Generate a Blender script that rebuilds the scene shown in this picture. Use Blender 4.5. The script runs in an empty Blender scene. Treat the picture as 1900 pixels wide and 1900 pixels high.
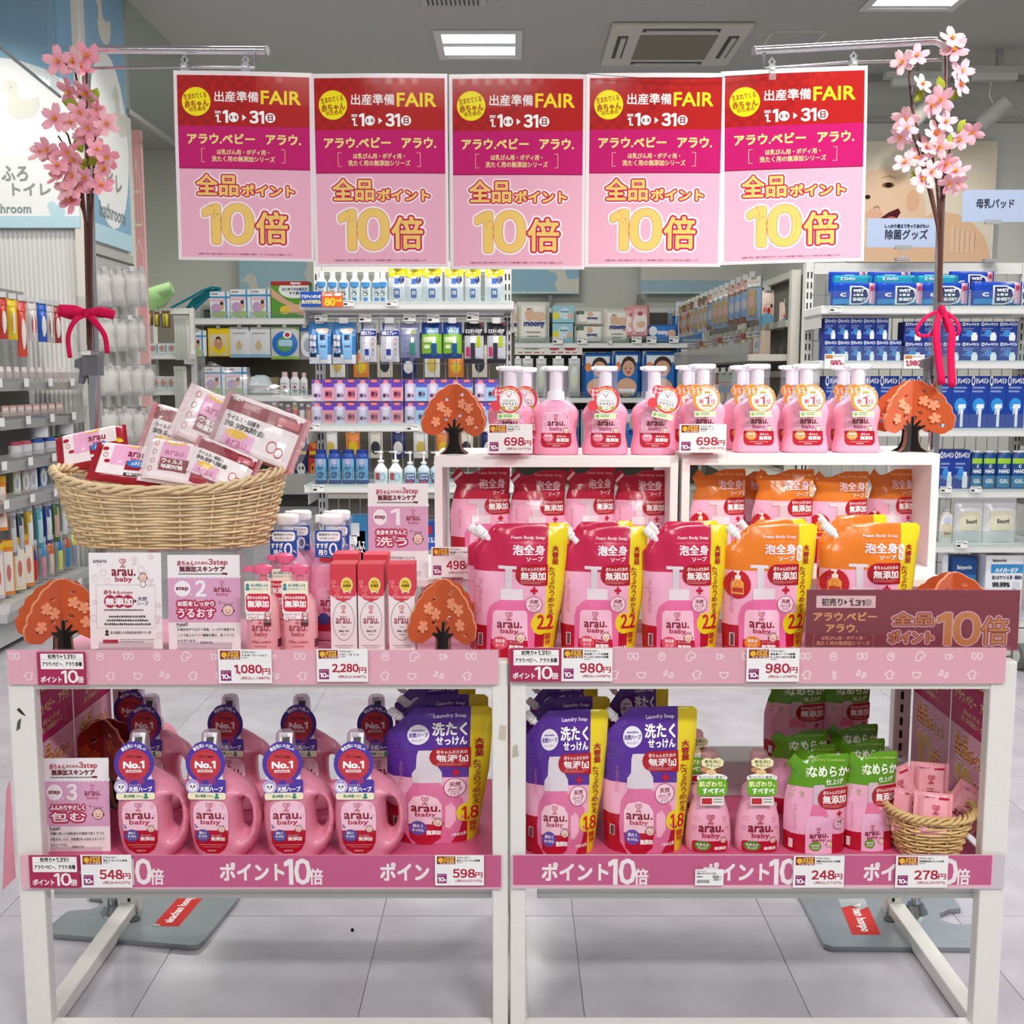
import bpy,bmesh,math,random
from mathutils import Vector,Matrix,noise
from mathutils.geometry import tessellate_polygon
C=bpy.context.scene.collection
SC=bpy.context.scene
random.seed(5)
# ---------- camera ----------
F=2050.; TH=math.atan(250/F); H=1.24; CT,ST=math.cos(TH),math.sin(TH)
cd=bpy.data.cameras.new('camera'); cam=bpy.data.objects.new('camera',cd); C.objects.link(cam)
cam.location=(0,0,H); cam.rotation_euler=(math.pi/2-TH,0,0); cd.sensor_width=36; cd.lens=F/1900*36; cd.clip_start=.05; cd.clip_end=100
SC.camera=cam
# ---------- world (rest of the store's even light), exposure ----------
w=bpy.data.worlds.new('world'); SC.world=w; w.use_nodes=True
w.node_tree.nodes['Background'].inputs[0].default_value=(.95,.98,1,1); w.node_tree.nodes['Background'].inputs[1].default_value=.30
SC.view_settings.view_transform='Standard'; SC.view_settings.look='None'; SC.view_settings.exposure=0; SC.view_settings.gamma=1
SC.view_settings.use_curve_mapping=False
SC.cycles.max_bounces=6; SC.cycles.transparent_max_bounces=16; SC.cycles.caustics_reflective=False; SC.cycles.caustics_refractive=False
CEIL=3.5
LIGHTS=[]
def lamp(x,y,e,sx=.9,sy=.3,z=CEIL-.03,col=(1,.98,.95)):
    l=bpy.data.lights.new('ceiling_lamp_light','AREA'); l.shape='RECTANGLE'; l.size=sx; l.size_y=sy; l.energy=e*.6; l.color=col
    o=bpy.data.objects.new('ceiling_lamp_light',l); C.objects.link(o); o.location=(x,y,z); LIGHTS.append(o); return o
lamp(-.16,5.1,50,.5,.3); lamp(1.5,4.1,35,.5,.3)
for x,y,e in((-2.2,-1.2,110),(1.3,-1.0,210),(-.3,-2.4,130),(-2.6,3.3,48),(3.2,2.0,90),(3.3,6.0,60),(-.4,8.6,90),(-3,8.6,50),(1.2,3.3,60),(-.6,3.5,60)): lamp(x,y,e,1.2,.3)
def spot(x,y,z,tx,ty,tz,e,ang=60,blend=.6,rad=.04,col=(1,.97,.9)):
    l=bpy.data.lights.new('spot_light','SPOT'); l.energy=e; l.spot_size=math.radians(ang); l.spot_blend=blend; l.shadow_soft_size=rad; l.color=col
    o=bpy.data.objects.new('spot_light',l); C.objects.link(o); o.location=(x,y,z)
    o.rotation_euler=(Vector((tx,ty,tz))-Vector((x,y,z))).to_track_quat('-Z','Y').to_euler(); return o
spot(-2.9,5.2,3.35,-2.75,6.15,2.15,60,70,.8); spot(-1.9,6.0,3.35,-2.33,6.6,2.1,25,60,.9)
spot(1.7,.4,3.3,.85,2.35,1.6,330,34,1,.1); spot(2.6,7.3,3.2,3.1,8.6,2.2,40,60,.8)  # first spot is an added, unseen light that brightens the right posters
# ---------- projection helpers: photo pixel at world depth Y ----------
def W(px,py,Y):
    u=(px-950)/F; v=(950-py)/F; t=Y/(v*ST+CT); return u*t, H+(v*CT-ST)*t
def X(px,Y,z): return (px-950)/F*(Y*CT+(H-z)*ST)
def Z(py,Y): return W(950,py,Y)[1]
def MP(Y,z=1.0): return (Y*CT+(H-z)*ST)/F
# ---------- colours, finishes ----------
def rgb(h):
    if not isinstance(h,str): return h
    if len(h)==3: h=''.join(c*2 for c in h)
    o=[]
    for i in(0,2,4):
        c=int(h[i:i+2],16)/255; o.append(c/12.92 if c<=.04045 else((c+.055)/1.055)**2.4)
    return tuple(o)
FIN={}
def finish(k):
    if k in FIN: return FIN[k]
    S={'paper':(.5,0,.35,.03,0,400),'lam':(.12,0,.6,.02,.0,30),'gloss':(.2,0,.5,.03,.35,26),'plastic':(.32,0,.45,.02,0,60),'matte':(.75,0,.2,.05,.02,300),
       'metal':(.35,1,.5,.06,0,40),'chrome':(.12,1,.5,.03,0,20),'felt':(1,0,.05,.12,.25,900),'wicker':(.5,0,.35,.22,.12,120),'paint':(.4,0,.4,.04,.01,90),
       'petal':(.7,0,.15,.08,.0,80),'zinc':(.38,.9,.5,.12,.02,25)}
    m=bpy.data.materials.new(k+'_finish'); m.use_nodes=True; n=m.node_tree.nodes; L=m.node_tree.links
    a=n.new('ShaderNodeAttribute'); a.attribute_name='Col'
    if k in('clear','film','tint'):
        n.clear(); out=n.new('ShaderNodeOutputMaterial'); a=n.new('ShaderNodeAttribute'); a.attribute_name='Col'
        t=n.new('ShaderNodeBsdfTransparent'); g=n.new('ShaderNodeBsdfGlossy'); g.inputs['Roughness'].default_value={'clear':.05,'film':.12,'tint':.1}[k]
        df=n.new('ShaderNodeBsdfDiffuse'); L.new(a.outputs['Color'],df.inputs[0]); L.new(a.outputs['Color'],t.inputs[0])
        fr=n.new('ShaderNodeFresnel'); fr.inputs[0].default_value=1.45
        no=n.new('ShaderNodeTexNoise'); no.inputs['Scale'].default_value=40; bp=n.new('ShaderNodeBump'); bp.inputs['Strength'].default_value=.0 if k!='film' else .5; bp.inputs['Distance'].default_value=.01
        L.new(no.outputs[0],bp.inputs['Height']); L.new(bp.outputs[0],g.inputs['Normal']); L.new(bp.outputs[0],fr.inputs['Normal'])
        m1=n.new('ShaderNodeMixShader'); m1.inputs[0].default_value={'clear':.03,'film':.08,'tint':.25}[k]; L.new(t.outputs[0],m1.inputs[1]); L.new(df.outputs[0],m1.inputs[2])
        ge=n.new('ShaderNodeNewGeometry'); mm=n.new('ShaderNodeMath'); mm.operation='SUBTRACT'; mm.inputs[0].default_value=1; L.new(ge.outputs['Backfacing'],mm.inputs[1]); mn=n.new('ShaderNodeMath'); mn.operation='MINIMUM'; mn.inputs[1].default_value=.4; L.new(fr.outputs[0],mn.inputs[0])
        mu=n.new('ShaderNodeMath'); mu.operation='MULTIPLY'; L.new(mn.outputs[0],mu.inputs[0]); L.new(mm.outputs[0],mu.inputs[1]); m2=n.new('ShaderNodeMixShader'); L.new(mu.outputs[0],m2.inputs[0]); L.new(m1.outputs[0],m2.inputs[1]); L.new(g.outputs[0],m2.inputs[2]); L.new(m2.outputs[0],out.inputs[0])
        FIN[k]=m; return m
    b=n['Principled BSDF']
    if k=='glow':
        L.new(a.outputs['Color'],b.inputs['Base Color']); L.new(a.outputs['Color'],b.inputs['Emission Color']); b.inputs['Emission Strength'].default_value=3.2; FIN[k]=m; return m
    r,me,sp,var,bump,sc=S[k]
    no=n.new('ShaderNodeTexNoise'); no.inputs['Scale'].default_value=sc; no.inputs['Detail'].default_value=3; tc=n.new('ShaderNodeTexCoord')
    L.new(tc.outputs['Object'],no.inputs['Vector'])
    mr=n.new('ShaderNodeMapRange'); mr.inputs[3].default_value=1-var; mr.inputs[4].default_value=1+var; L.new(no.outputs[0],mr.inputs[0])
    vm=n.new('ShaderNodeVectorMath'); vm.operation='SCALE'; L.new(a.outputs['Color'],vm.inputs[0]); L.new(mr.outputs[0],vm.inputs['Scale']); L.new(vm.outputs[0],b.inputs['Base Color'])
    b.inputs['Roughness'].default_value=r; b.inputs['Metallic'].default_value=me; b.inputs['Specular IOR Level'].default_value=sp
    if k=='felt': b.inputs['Sheen Weight'].default_value=.4
    if k=='petal': b.inputs['Subsurface Weight'].default_value=0; b.inputs['Transmission Weight'].default_value=0
    if bump:
        bp=n.new('ShaderNodeBump'); bp.inputs['Strength'].default_value=bump; bp.inputs['Distance'].default_value=.003; L.new(no.outputs[0],bp.inputs['Height']); L.new(bp.outputs[0],b.inputs['Normal'])
    FIN[k]=m; return m
# ---------- geometry collector ----------
class G:
    def __init__(s): s.v=[]; s.f=[]; s.c=[]
    def add(s,vs,fs,col):
        o=len(s.v); s.v+=[tuple(p) for p in vs]; s.f+=[tuple(i+o for i in f) for f in fs]
        c=rgb(col); s.c+=[c]*len(fs) if not isinstance(col,list) else [rgb(x) for x in col]
        return s
    def box(s,x0,x1,y0,y1,z0,z1,col,M=None):
        vs=[(x,y,z) for x in(x0,x1) for y in(y0,y1) for z in(z0,z1)]
        if M: vs=[M@Vector(p) for p in vs]
        return s.add(vs,[(0,1,3,2),(4,6,7,5),(0,4,5,1),(2,3,7,6),(0,2,6,4),(1,5,7,3)],col)
    def cyl(s,p0,p1,r0,r1=None,n=14,col='fff',cap=True):
        r1=r0 if r1 is None else r1; p0=Vector(p0);p1=Vector(p1); d=(p1-p0).normalized(); a=d.orthogonal().normalized(); b=d.cross(a)
        vs=[];
        for p,r in((p0,r0),(p1,r1)):
            for i in range(n):
                t=6.28318*i/n; vs.append(p+a*math.cos(t)*r+b*math.sin(t)*r)
        fs=[(i,(i+1)%n,n+(i+1)%n,n+i) for i in range(n)]
        if cap: fs+=[tuple(range(n))[::-1],tuple(range(n,2*n))]
        return s.add(vs,fs,col)
    def tube(s,pts,r,n=6,col='fff',closed=False,rf=None):
        P=[Vector(p) for p in pts]; m=len(P); vs=[]; up=None
        for i,p in enumerate(P):
            a=P[(i-1)%m] if(closed or i>0) else p; b=P[(i+1)%m] if(closed or i<m-1) else p
            d=(b-a).normalized()
            if up is None: up=d.orthogonal().normalized()
            up=(up-d*up.dot(d)); up=up.normalized() if up.length>1e-6 else d.orthogonal().normalized(); q=d.cross(up); rr=r*(rf(i/(m-1)) if rf else 1)
            for k in range(n):
                t=6.28318*k/n; vs.append(p+up*math.cos(t)*rr+q*math.sin(t)*rr)
        fs=[]
        for i in range(m if closed else m-1):
            j=(i+1)%m
            for k in range(n): fs.append((i*n+k,i*n+(k+1)%n,j*n+(k+1)%n,j*n+k))
        if not closed: fs+=[tuple(range(n))[::-1],tuple(range((m-1)*n,m*n))]
        return s.add(vs,fs,col)
    def loft(s,rings,n=28,e=2.4,col='fff',cap=True,colf=None):
        # rings: (z,a,b[,cx,cy])
        vs=[];
        for r in rings:
            z,a,b=r[:3]; cx=r[3] if len(r)>3 else 0; cy=r[4] if len(r)>4 else 0
            for i in range(n):
                t=6.28318*i/n; c,sn=math.cos(t),math.sin(t)
                vs.append((cx+a*math.copysign(abs(c)**(2/e),c),cy+b*math.copysign(abs(sn)**(2/e),sn),z))
        fs=[(i*n+k,i*n+(k+1)%n,(i+1)*n+(k+1)%n,(i+1)*n+k) for i in range(len(rings)-1) for k in range(n)]
        cs=[col if colf is None else colf((rings[i][0]+rings[i+1][0])/2) for i in range(len(rings)-1) for k in range(n)]
        if cap: fs+=[tuple(range(n))[::-1],tuple(range((len(rings)-1)*n,len(rings)*n))]; cs+=[cs[0],cs[-1]]
        return s.add(vs,fs,cs)
    def prism(s,pts,y0,y1,col,holes=(),side=None):
        loops=[list(pts)]+[list(h) for h in holes]; flat=[p for l in loops for p in l]; n=len(flat)
        tr=tessellate_polygon([[Vector((p[0],p[1],0)) for p in l] for l in loops])
        vs=[(p[0],y0,p[1]) for p in flat]+[(p[0],y1,p[1]) for p in flat]
        fs=[tuple(t) for t in tr]+[tuple(i+n for i in t)[::-1] for t in tr]; m=len(fs); o=0
        for l in loops:
            k=len(l)
            for i in range(k): fs.append((o+i,o+(i+1)%k,n+o+(i+1)%k,n+o+i))
            o+=k
        return s.add(vs,fs,[col]*m+[side or col]*(len(fs)-m))
    def grid(s,fn,nu,nv,col,wrap=False):
        vs=[fn(i/nu,j/nv) for j in range(nv+1) for i in range(nu+1)]; k=nu+1
        return s.add(vs,[(j*k+i,j*k+i+1,(j+1)*k+i+1,(j+1)*k+i) for j in range(nv) for i in range(nu)],col)
    def merge(s,g,M=None):
        o=len(s.v); s.v+=[tuple(M@Vector(p)) for p in g.v] if M else g.v; s.f+=[tuple(i+o for i in f) for f in g.f]; s.c+=g.c; return s
    def mesh(s,name,fin,smooth=None):
        me=bpy.data.meshes.new(name); me.from_pydata([tuple(v) for v in s.v],[],s.f)
        at=me.color_attributes.new('Col','FLOAT_COLOR','CORNER'); buf=[]
        for f,c in zip(s.f,s.c): buf+=[c[0],c[1],c[2],1.]*len(f)
        at.data.foreach_set('color',buf); me.materials.append(finish(fin))
        if smooth is not None:
            me.polygons.foreach_set('use_smooth',[True]*len(me.polygons)); me.set_sharp_from_angle(angle=smooth)
        return me
    def obj(s,name,fin,parent=None,smooth=None,bev=0,loc=None,rot=None,kind=None):
        me=s.mesh(name,fin,smooth); o=bpy.data.objects.new(name,me); C.objects.link(o); o.parent=parent
        if loc: o.location=loc
        if rot: o.rotation_euler=rot
        if bev:
            m=o.modifiers.new('b','BEVEL'); m.width=bev; m.segments=2; m.limit_method='ANGLE'; m.angle_limit=.6
        if kind: o['kind']=kind
        return o
def thing(name,label,cat,loc=(0,0,0),rz=0,group=None,rx=0,ry=0):
    o=bpy.data.objects.new(name,None); C.objects.link(o); o.location=loc; o.rotation_euler=(rx,ry,rz); o.empty_display_size=.02
    o['label']=label; o['category']=cat
    if group: o['group']=group
    return o
def tag(o,label,cat,group=None):
    o['label']=label; o['category']=cat
    if group: o['group']=group
    return o
def dup(root,loc,rz=0,label=None,group=None,sc=None,rx=0,ry=0):
    r=root.copy(); C.objects.link(r); r.location=loc; r.rotation_euler=(rx,ry,rz)
    if label: r['label']=label
    if group: r['group']=group
    if sc: r.scale=sc if not isinstance(sc,(int,float)) else (sc,)*3
    for ch in list(root.children):
        c=ch.copy(); C.objects.link(c); c.parent=r
        for q in list(ch.children): d=q.copy(); C.objects.link(d); d.parent=c
    return r
class Proto:
    'first placing moves the prototype itself, later ones copy it'
    def __init__(s,root): s.r=root; s.used=False
    def put(s,loc,rz=0,label=None,group=None,sc=None,rx=0,ry=0):
        if s.used: return dup(s.r,loc,rz,label,group,sc,rx,ry)
        s.used=True; r=s.r; r.location=loc; r.rotation_euler=(rx,ry,rz)
        if label: r['label']=label
        if group: r['group']=group
        if sc: r.scale=sc if not isinstance(sc,(int,float)) else (sc,)*3
        return r
def structure(o): o['kind']='structure'; return o
ORD=['first','second','third','fourth','fifth','sixth','seventh','eighth','ninth','tenth','eleventh','twelfth','thirteenth','fourteenth','fifteenth','sixteenth']
def nth(i,n):
    if n==1: return 'single'
    if i==0: return 'leftmost'
    if i==n-1: return 'rightmost'
    return ORD[i]+'-from-left'
# ---------- flat print (art) ----------
TC={}
def glyphs(t,res=2):
    if (t,res) in TC: return TC[(t,res)]
    if len(t)<=9 and any(ch in '0123456789' for ch in t):
        # numerals come from the wide set so that the 1 has its flag
        vs=[];fs=[];cx=0
        for ch in t:
            if ch==' ': cx+=.3; continue
            v,f,a0,a1,b0,b1=([(0,.55),(0,.64),(.17,.74),(.27,.74),(.27,0),(.17,0),(.17,.64)],[(0,6,1),(1,6,2),(2,6,3),(3,6,5,4)],0,.27,0,.74) if ch=='1' else glyphs(chr(0xFF10+int(ch)),res) if ch in '0123456789' else glyphs(ch+'',res)
            o=len(vs); vs+=[(p[0]-a0+cx,p[1]-(b0 if ch in '0123456789' else 0)) for p in v]; fs+=[tuple(i+o for i in q) for q in f]; cx+=a1-a0+.085
        xs=[v[0] for v in vs]; ys=[v[1] for v in vs]; TC[(t,res)]=(vs,fs,min(xs),max(xs),min(ys),max(ys)); return TC[(t,res)]
    c=bpy.data.curves.new('t','FONT'); c.body=t; c.size=1; c.resolution_u=res
    o=bpy.data.objects.new('t',c); m=bpy.data.meshes.new_from_object(o)
    vs=[(v.co.x,v.co.y) for v in m.vertices]; fs=[tuple(p.vertices) for p in m.polygons]
    bpy.data.objects.remove(o); bpy.data.curves.remove(c); bpy.data.meshes.remove(m)
    if not vs: vs=[(0,0),(1,0),(1,1)]; fs=[]
    xs=[v[0] for v in vs]; ys=[v[1] for v in vs]; TC[(t,res)]=(vs,fs,min(xs),max(xs),min(ys),max(ys)); return TC[(t,res)]
class Art:
    def __init__(s,x0,y0,x1,y1): s.fr=(x0,y0,x1,y1); s.P=[]; s.k=0
    def raw(s,v,f,col,L): s.k=(s.k+1)%30; s.P.append((v,f,rgb(col),L+.03*s.k)); return s
    def poly(s,pts,col,L=1):
        return s.raw(list(pts),[tuple(t) for t in tessellate_polygon([[Vector((p[0],p[1],0)) for p in pts]])],col,L)
    def rect(s,x0,y0,x1,y1,col,L=1,r=0):
        if not r: return s.raw([(x0,y0),(x1,y0),(x1,y1),(x0,y1)],[(0,1,2,3)],col,L)
        pts=[]
        for cx,cy,a in((x1-r,y0+r,-90),(x1-r,y1-r,0),(x0+r,y1-r,90),(x0+r,y0+r,180)):
            for k in range(5): t=math.radians(a+k*22.5); pts.append((cx+r*math.cos(t),cy+r*math.sin(t)))
        return s.poly(pts,col,L)
    def ell(s,cx,cy,rx,ry,col,L=1,n=20): return s.raw([(cx+rx*math.cos(6.28318*i/n),cy+ry*math.sin(6.28318*i/n)) for i in range(n)],[tuple(range(n))],col,L)
    def line(s,pts,w,col,L=2,closed=False):
        n=len(pts); P=list(pts)+([pts[0]] if closed else [])
        for a,b in zip(P,P[1:]):
            dx,dy=b[0]-a[0],b[1]-a[1]; l=math.hypot(dx,dy) or 1; nx,ny=-dy/l*w/2,dx/l*w/2; ex,ey=dx/l*w*.35,dy/l*w*.35
            s.raw([(a[0]+nx-ex,a[1]+ny-ey),(b[0]+nx+ex,b[1]+ny+ey),(b[0]-nx+ex,b[1]-ny+ey),(a[0]-nx-ex,a[1]-ny-ey)],[(0,1,2,3)],col,L)
        return s
    def ring(s,cx,cy,r,w,col,L=2,n=20): return s.line([(cx+r*math.cos(6.28318*i/n),cy+r*math.sin(6.28318*i/n)) for i in range(n)],w,col,L,True)
    def text(s,t,x0,y0,x1,y1,col,L=3,b=0,rot=0,nb=4,res=2):
        v,f,a0,a1,b0,b1=glyphs(t,res); sx=(x1-x0)/((a1-a0) or 1); sy=(y1-y0)/((b1-b0) or 1)
        if b0==b1 or a0==a1: return s
        cx,cy=(x0+x1)/2,(y0+y1)/2; q=[(x0+(p[0]-a0)*sx,y1-(p[1]-b0)*sy) for p in v]
        if rot:
            c,sn=math.cos(rot),math.sin(rot); q=[(cx+(x-cx)*c-(y-cy)*sn,cy+(x-cx)*sn+(y-cy)*c) for x,y in q]
        if not b: return s.raw(q,f,col,L)
        for k in range(nb):
            t_=6.28318*(k+.5)/nb; s.raw([(x+b*math.cos(t_),y+b*math.sin(t_)) for x,y in q],f,col,L)
        if nb>4: s.raw(q,f,col,L)
        return s
    def otext(s,t,x0,y0,x1,y1,cols,L=2,rot=0):
        for i,(c,r) in enumerate(cols):
            s.text(t,x0,y0,x1,y1,c,L+i,b=r,rot=rot,nb=16 if r>6 else(8 if r>3 else 4),res=4)
            if r>8: s.text(t,x0,y0,x1,y1,c,L+i,b=r*.5,rot=rot,nb=6,res=4)
        return s
    def atext(s,t,cx,cy,r,a0,a1,h,col,L=3,b=0):
        'lettering bent round an arc, angles in degrees clockwise from the top'
        n=len(t); w=math.radians(abs(a1-a0))/n*r*.9
        for i,ch in enumerate(t):
            a=math.radians(a0+(a1-a0)*(i+.5)/n); x,y=cx+r*math.sin(a),cy-r*math.cos(a); k=.75 if ch in 'にやい' else 1
            s.text(ch,x-w/2*k,y-h/2*k,x+w/2*k,y+h/2*k,col,L,b,rot=a)
        return s
    def vtext(s,t,x0,y0,x1,y1,col,L=3,b=0):
        n=len(t); h=(y1-y0)/n
        for i,ch in enumerate(t): s.text(ch,x0+(.15*(x1-x0) if ch in 'つっりぷぶ' else 0),y0+h*(i+.07),x1,y0+h*(i+.93),col,L,b)
        return s
    def tiny(s,x0,y0,x1,y1,col,L=2,seed=1):
        'unreadable fine print: a row of small dashes'
        r=random.Random(seed); x=x0; h=y1-y0
        while x<x1:
            w=h*r.uniform(.4,.8); s.rect(x,y0+h*r.uniform(0,.3),min(x+w,x1),y1,col,L); x+=w+h*.25
        return s
    def use(s,o,x0,y0,x1,y1,dL=0):
        a0,b0,a1,b1=o.fr
        for v,f,c,L in o.P: s.P.append(([(x0+(p[0]-a0)/(a1-a0)*(x1-x0),y0+(p[1]-b0)/(b1-b0)*(y1-y0)) for p in v],f,c,L+dL))
        return s
    def clip(s):
        'cut everything that runs over the frame'
        x0,y0,x1,y1=s.fr; out=[]
        for v,f,c,L in s.P:
            nv=[];nf=[]
            for t in f:
                q=[v[i] for i in t]
                for ax,lim,sg in((0,x0,1),(0,x1,-1),(1,y0,1),(1,y1,-1)):
                    r=[]
                    for i in range(len(q)):
                        a,b=q[i-1],q[i]; ia=(a[ax]-lim)*sg>=0; ib=(b[ax]-lim)*sg>=0
                        if ia!=ib: u=(lim-a[ax])/(b[ax]-a[ax]); r.append((a[0]+(b[0]-a[0])*u,a[1]+(b[1]-a[1])*u))
                        if ib: r.append(b)
                    q=r
                    if not q: break
                if len(q)>2: nf.append(tuple(range(len(nv),len(nv)+len(q)))); nv+=q
            if nf: out.append((nv,nf,c,L))
        s.P=out; return s
    def to(s,g,w,h,yf=None,eps=.00018,cx=0,z0=0,gx=(),gz=(),mapf=None):
        x0,y0,x1,y1=s.fr; T=lambda p:(cx+((p[0]-x0)/(x1-x0)-.5)*w, z0+h*(1-(p[1]-y0)/(y1-y0)))
        if not gx and not gz:
            for v,f,c,L in s.P:
                q=[T(p) for p in v]
                g.add([(mapf(a,b,(L+1)*eps) if mapf else (a,(yf(a,b) if yf else 0)-(L+1)*eps,b)) for a,b in q],f,c)
            return g
        bm=bmesh.new(); li=bm.faces.layers.int.new('c'); cols=[]
        for v,f,c,L in s.P:
            cols.append((c,L)); V=[]
            for p in v:
                a,b=T(p); V.append(bm.verts.new((a,0,b)))
            for t in f:
                try: fc=bm.faces.new([V[i] for i in t]); fc[li]=len(cols)-1
                except ValueError: pass
        for xx in gx: bmesh.ops.bisect_plane(bm,geom=bm.verts[:]+bm.edges[:]+bm.faces[:],plane_co=(xx,0,0),plane_no=(1,0,0),dist=1e-7)
        for zz in gz: bmesh.ops.bisect_plane(bm,geom=bm.verts[:]+bm.edges[:]+bm.faces[:],plane_co=(0,0,zz),plane_no=(0,0,1),dist=1e-7)
        for fc in bm.faces:
            c,L=cols[fc[li]]; vs=[]
            for q in fc.verts:
                a,b=q.co.x,q.co.z; vs.append(mapf(a,b,(L+1)*eps) if mapf else (a,(yf(a,b) if yf else 0)-(L+1)*eps,b))
            g.add(vs,[tuple(range(len(vs)))],c)
        bm.free(); return g
def rng(a,b,n): return [a+(b-a)*i/n for i in range(1,n)]
# common print motifs
HEART=[(0,.42),(-.3,.15),(-.46,-.12),(-.4,-.38),(-.18,-.44),(0,-.25),(.18,-.44),(.4,-.38),(.46,-.12),(.3,.15)]
def heart(a,cx,cy,s,col,L=3,w=None):
    w=w or s*.09; a.line([(cx+x*s,cy+y*s*.85) for x,y in HEART],w,col,L,True)
    a.line([(cx+.15*s,cy-.2*s),(cx+.22*s,cy-.05*s),(cx+.05*s,cy+.1*s),(cx-.15*s,cy-.1*s)],w,col,L)
    a.line([(cx,cy+.36*s),(cx,cy+.72*s)],w,col,L)
    a.ring(cx-.22*s,cy+.66*s,.13*s,w*.8,col,L,8); a.ring(cx+.22*s,cy+.66*s,.13*s,w*.8,col,L,8)
def logo(a,x0,y0,x1,y1,c1='8a1c30',c2='b03050',L=3,hs=None,b=None):
    'heart flower, then the two lines of the brand lettering'
    w=x1-x0; h=y1-y0; b=b if b is not None else w*.012
    hs=hs or h*.32; heart(a,x0+w*.47,y0+hs*.42,hs*.95,c2,L)
    a.text('arau.',x0,y0+h*.45,x1,y0+h*.70,c1,L,b); a.text('baby',x0+w*.14,y0+h*.74,x1-w*.14,y1,c2,L,b*.6)
def babyface(a,cx,cy,r,L=3,ink='5a2a2a'):
    a.ell(cx,cy,r*1.08,r,ink,L); a.ell(cx,cy,r*.96,r*.88,'f3cfc0',L+1)
    for d in(-1,1): a.ell(cx+d*r*1.05,cy+r*.1,r*.2,r*.22,ink,L); a.ell(cx+d*r*.38,cy+r*.02,r*.08,r*.12,ink,L+2,8)
    a.line([(cx-r*.3,cy+r*.35),(cx,cy+r*.48),(cx+r*.3,cy+r*.35)],r*.1,ink,L+2)
    for k in(-2,-1,0,1,2): a.line([(cx+k*r*.3,cy-r*.9),(cx+k*r*.42,cy-r*1.3)],r*.1,ink,L)
def smbody(a,cx,cy,r,L=2,ink='5a2a2a'):
    a.ell(cx,cy+r*1.5,r*.75,r*.8,ink,L); a.ell(cx,cy+r*1.5,r*.62,r*.68,'fbeef0',L+1); babyface(a,cx,cy,r,L+1,ink)
# ================= prototypes of the goods =================
RED='9c1224'; CRIM='cf1c4c'; PINK='f0a0c0'; LPINK='f6bcd4'
def addfree(a,x0,y0,x1,y1,bg='b01222'):
    'dark red lozenge with the additive-free lettering'
    w=x1-x0;h=y1-y0; r=min(h*.49,w*.45)
    pts=[(x1,y0),(x1,y1),(x0+r,y1)]+[(x0+r-r*math.sin(t),y0+h/2+h/2*math.cos(t)) for t in rng(0,math.pi,8)]+[(x0+r,y0)]
    a.poly(pts,bg,2); a.text('赤ちゃんのための',x0+w*.17,y0+h*.12,x1-w*.08,y0+h*.31,'f8e8e8',3,h*.004)
    a.text('無添加',x0+w*.17,y0+h*.36,x1-w*.07,y0+h*.74,'fff',3,h*.012); a.tiny(x0+w*.17,y0+h*.80,x1-w*.1,y0+h*.84,'d89090',3,3); a.tiny(x0+w*.17,y0+h*.87,x1-w*.2,y0+h*.91,'d89090',3,4)
def herb(a,cx,cy,r,col='8a2a48'):
    a.ell(cx,cy,r,r,'f8d4e2',2); a.ring(cx,cy,r,r*.06,col,3); a.text('天然',cx-r*.5,cy-r*.6,cx+r*.5,cy-r*.12,col,3,r*.02); a.text('ハーブ',cx-r*.62,cy-r*.02,cx+r*.62,cy+r*.36,col,3,r*.02)
    a.tiny(cx-r*.4,cy+r*.42,cx+r*.4,cy+r*.48,col,3); 
    for k in(-1,0,1): a.line([(cx+k*r*.3,cy+r*.8),(cx+k*r*.3-r*.06,cy+r*.6),(cx+k*r*.3+r*.05,cy+r*.66)],r*.04,col,3)
def plus(a,cx,cy,s,col='c01830'): a.rect(cx-s/2,cy-s/6,cx+s/2,cy+s/6,col,2); a.rect(cx-s/6,cy-s/2,cx+s/6,cy+s/2,col,2)
def doodles(a,pts,s,col,w):
    for i,(x,y) in enumerate(pts):
        k=i%4
        if k==0: a.ring(x,y,s*.5,w,col,2,10)
        elif k==1: heart(a,x,y,s,col,2,w)
        elif k==2: a.line([(x-s*.5,y-s*.2),(x-s*.2,y-s*.4),(x+s*.2,y-s*.4),(x+s*.5,y-s*.2),(x+s*.3,y),(x+s*.3,y+s*.4),(x-s*.3,y+s*.4),(x-s*.3,y)],w,col,2,True)
        else: a.line([(x-s*.3,y-s*.3),(x+s*.3,y-s*.3),(x+s*.2,y+s*.3),(x-s*.2,y+s*.3)],w,col,2,True); a.ring(x+s*.35,y,s*.2,w,col,2,8)
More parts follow.
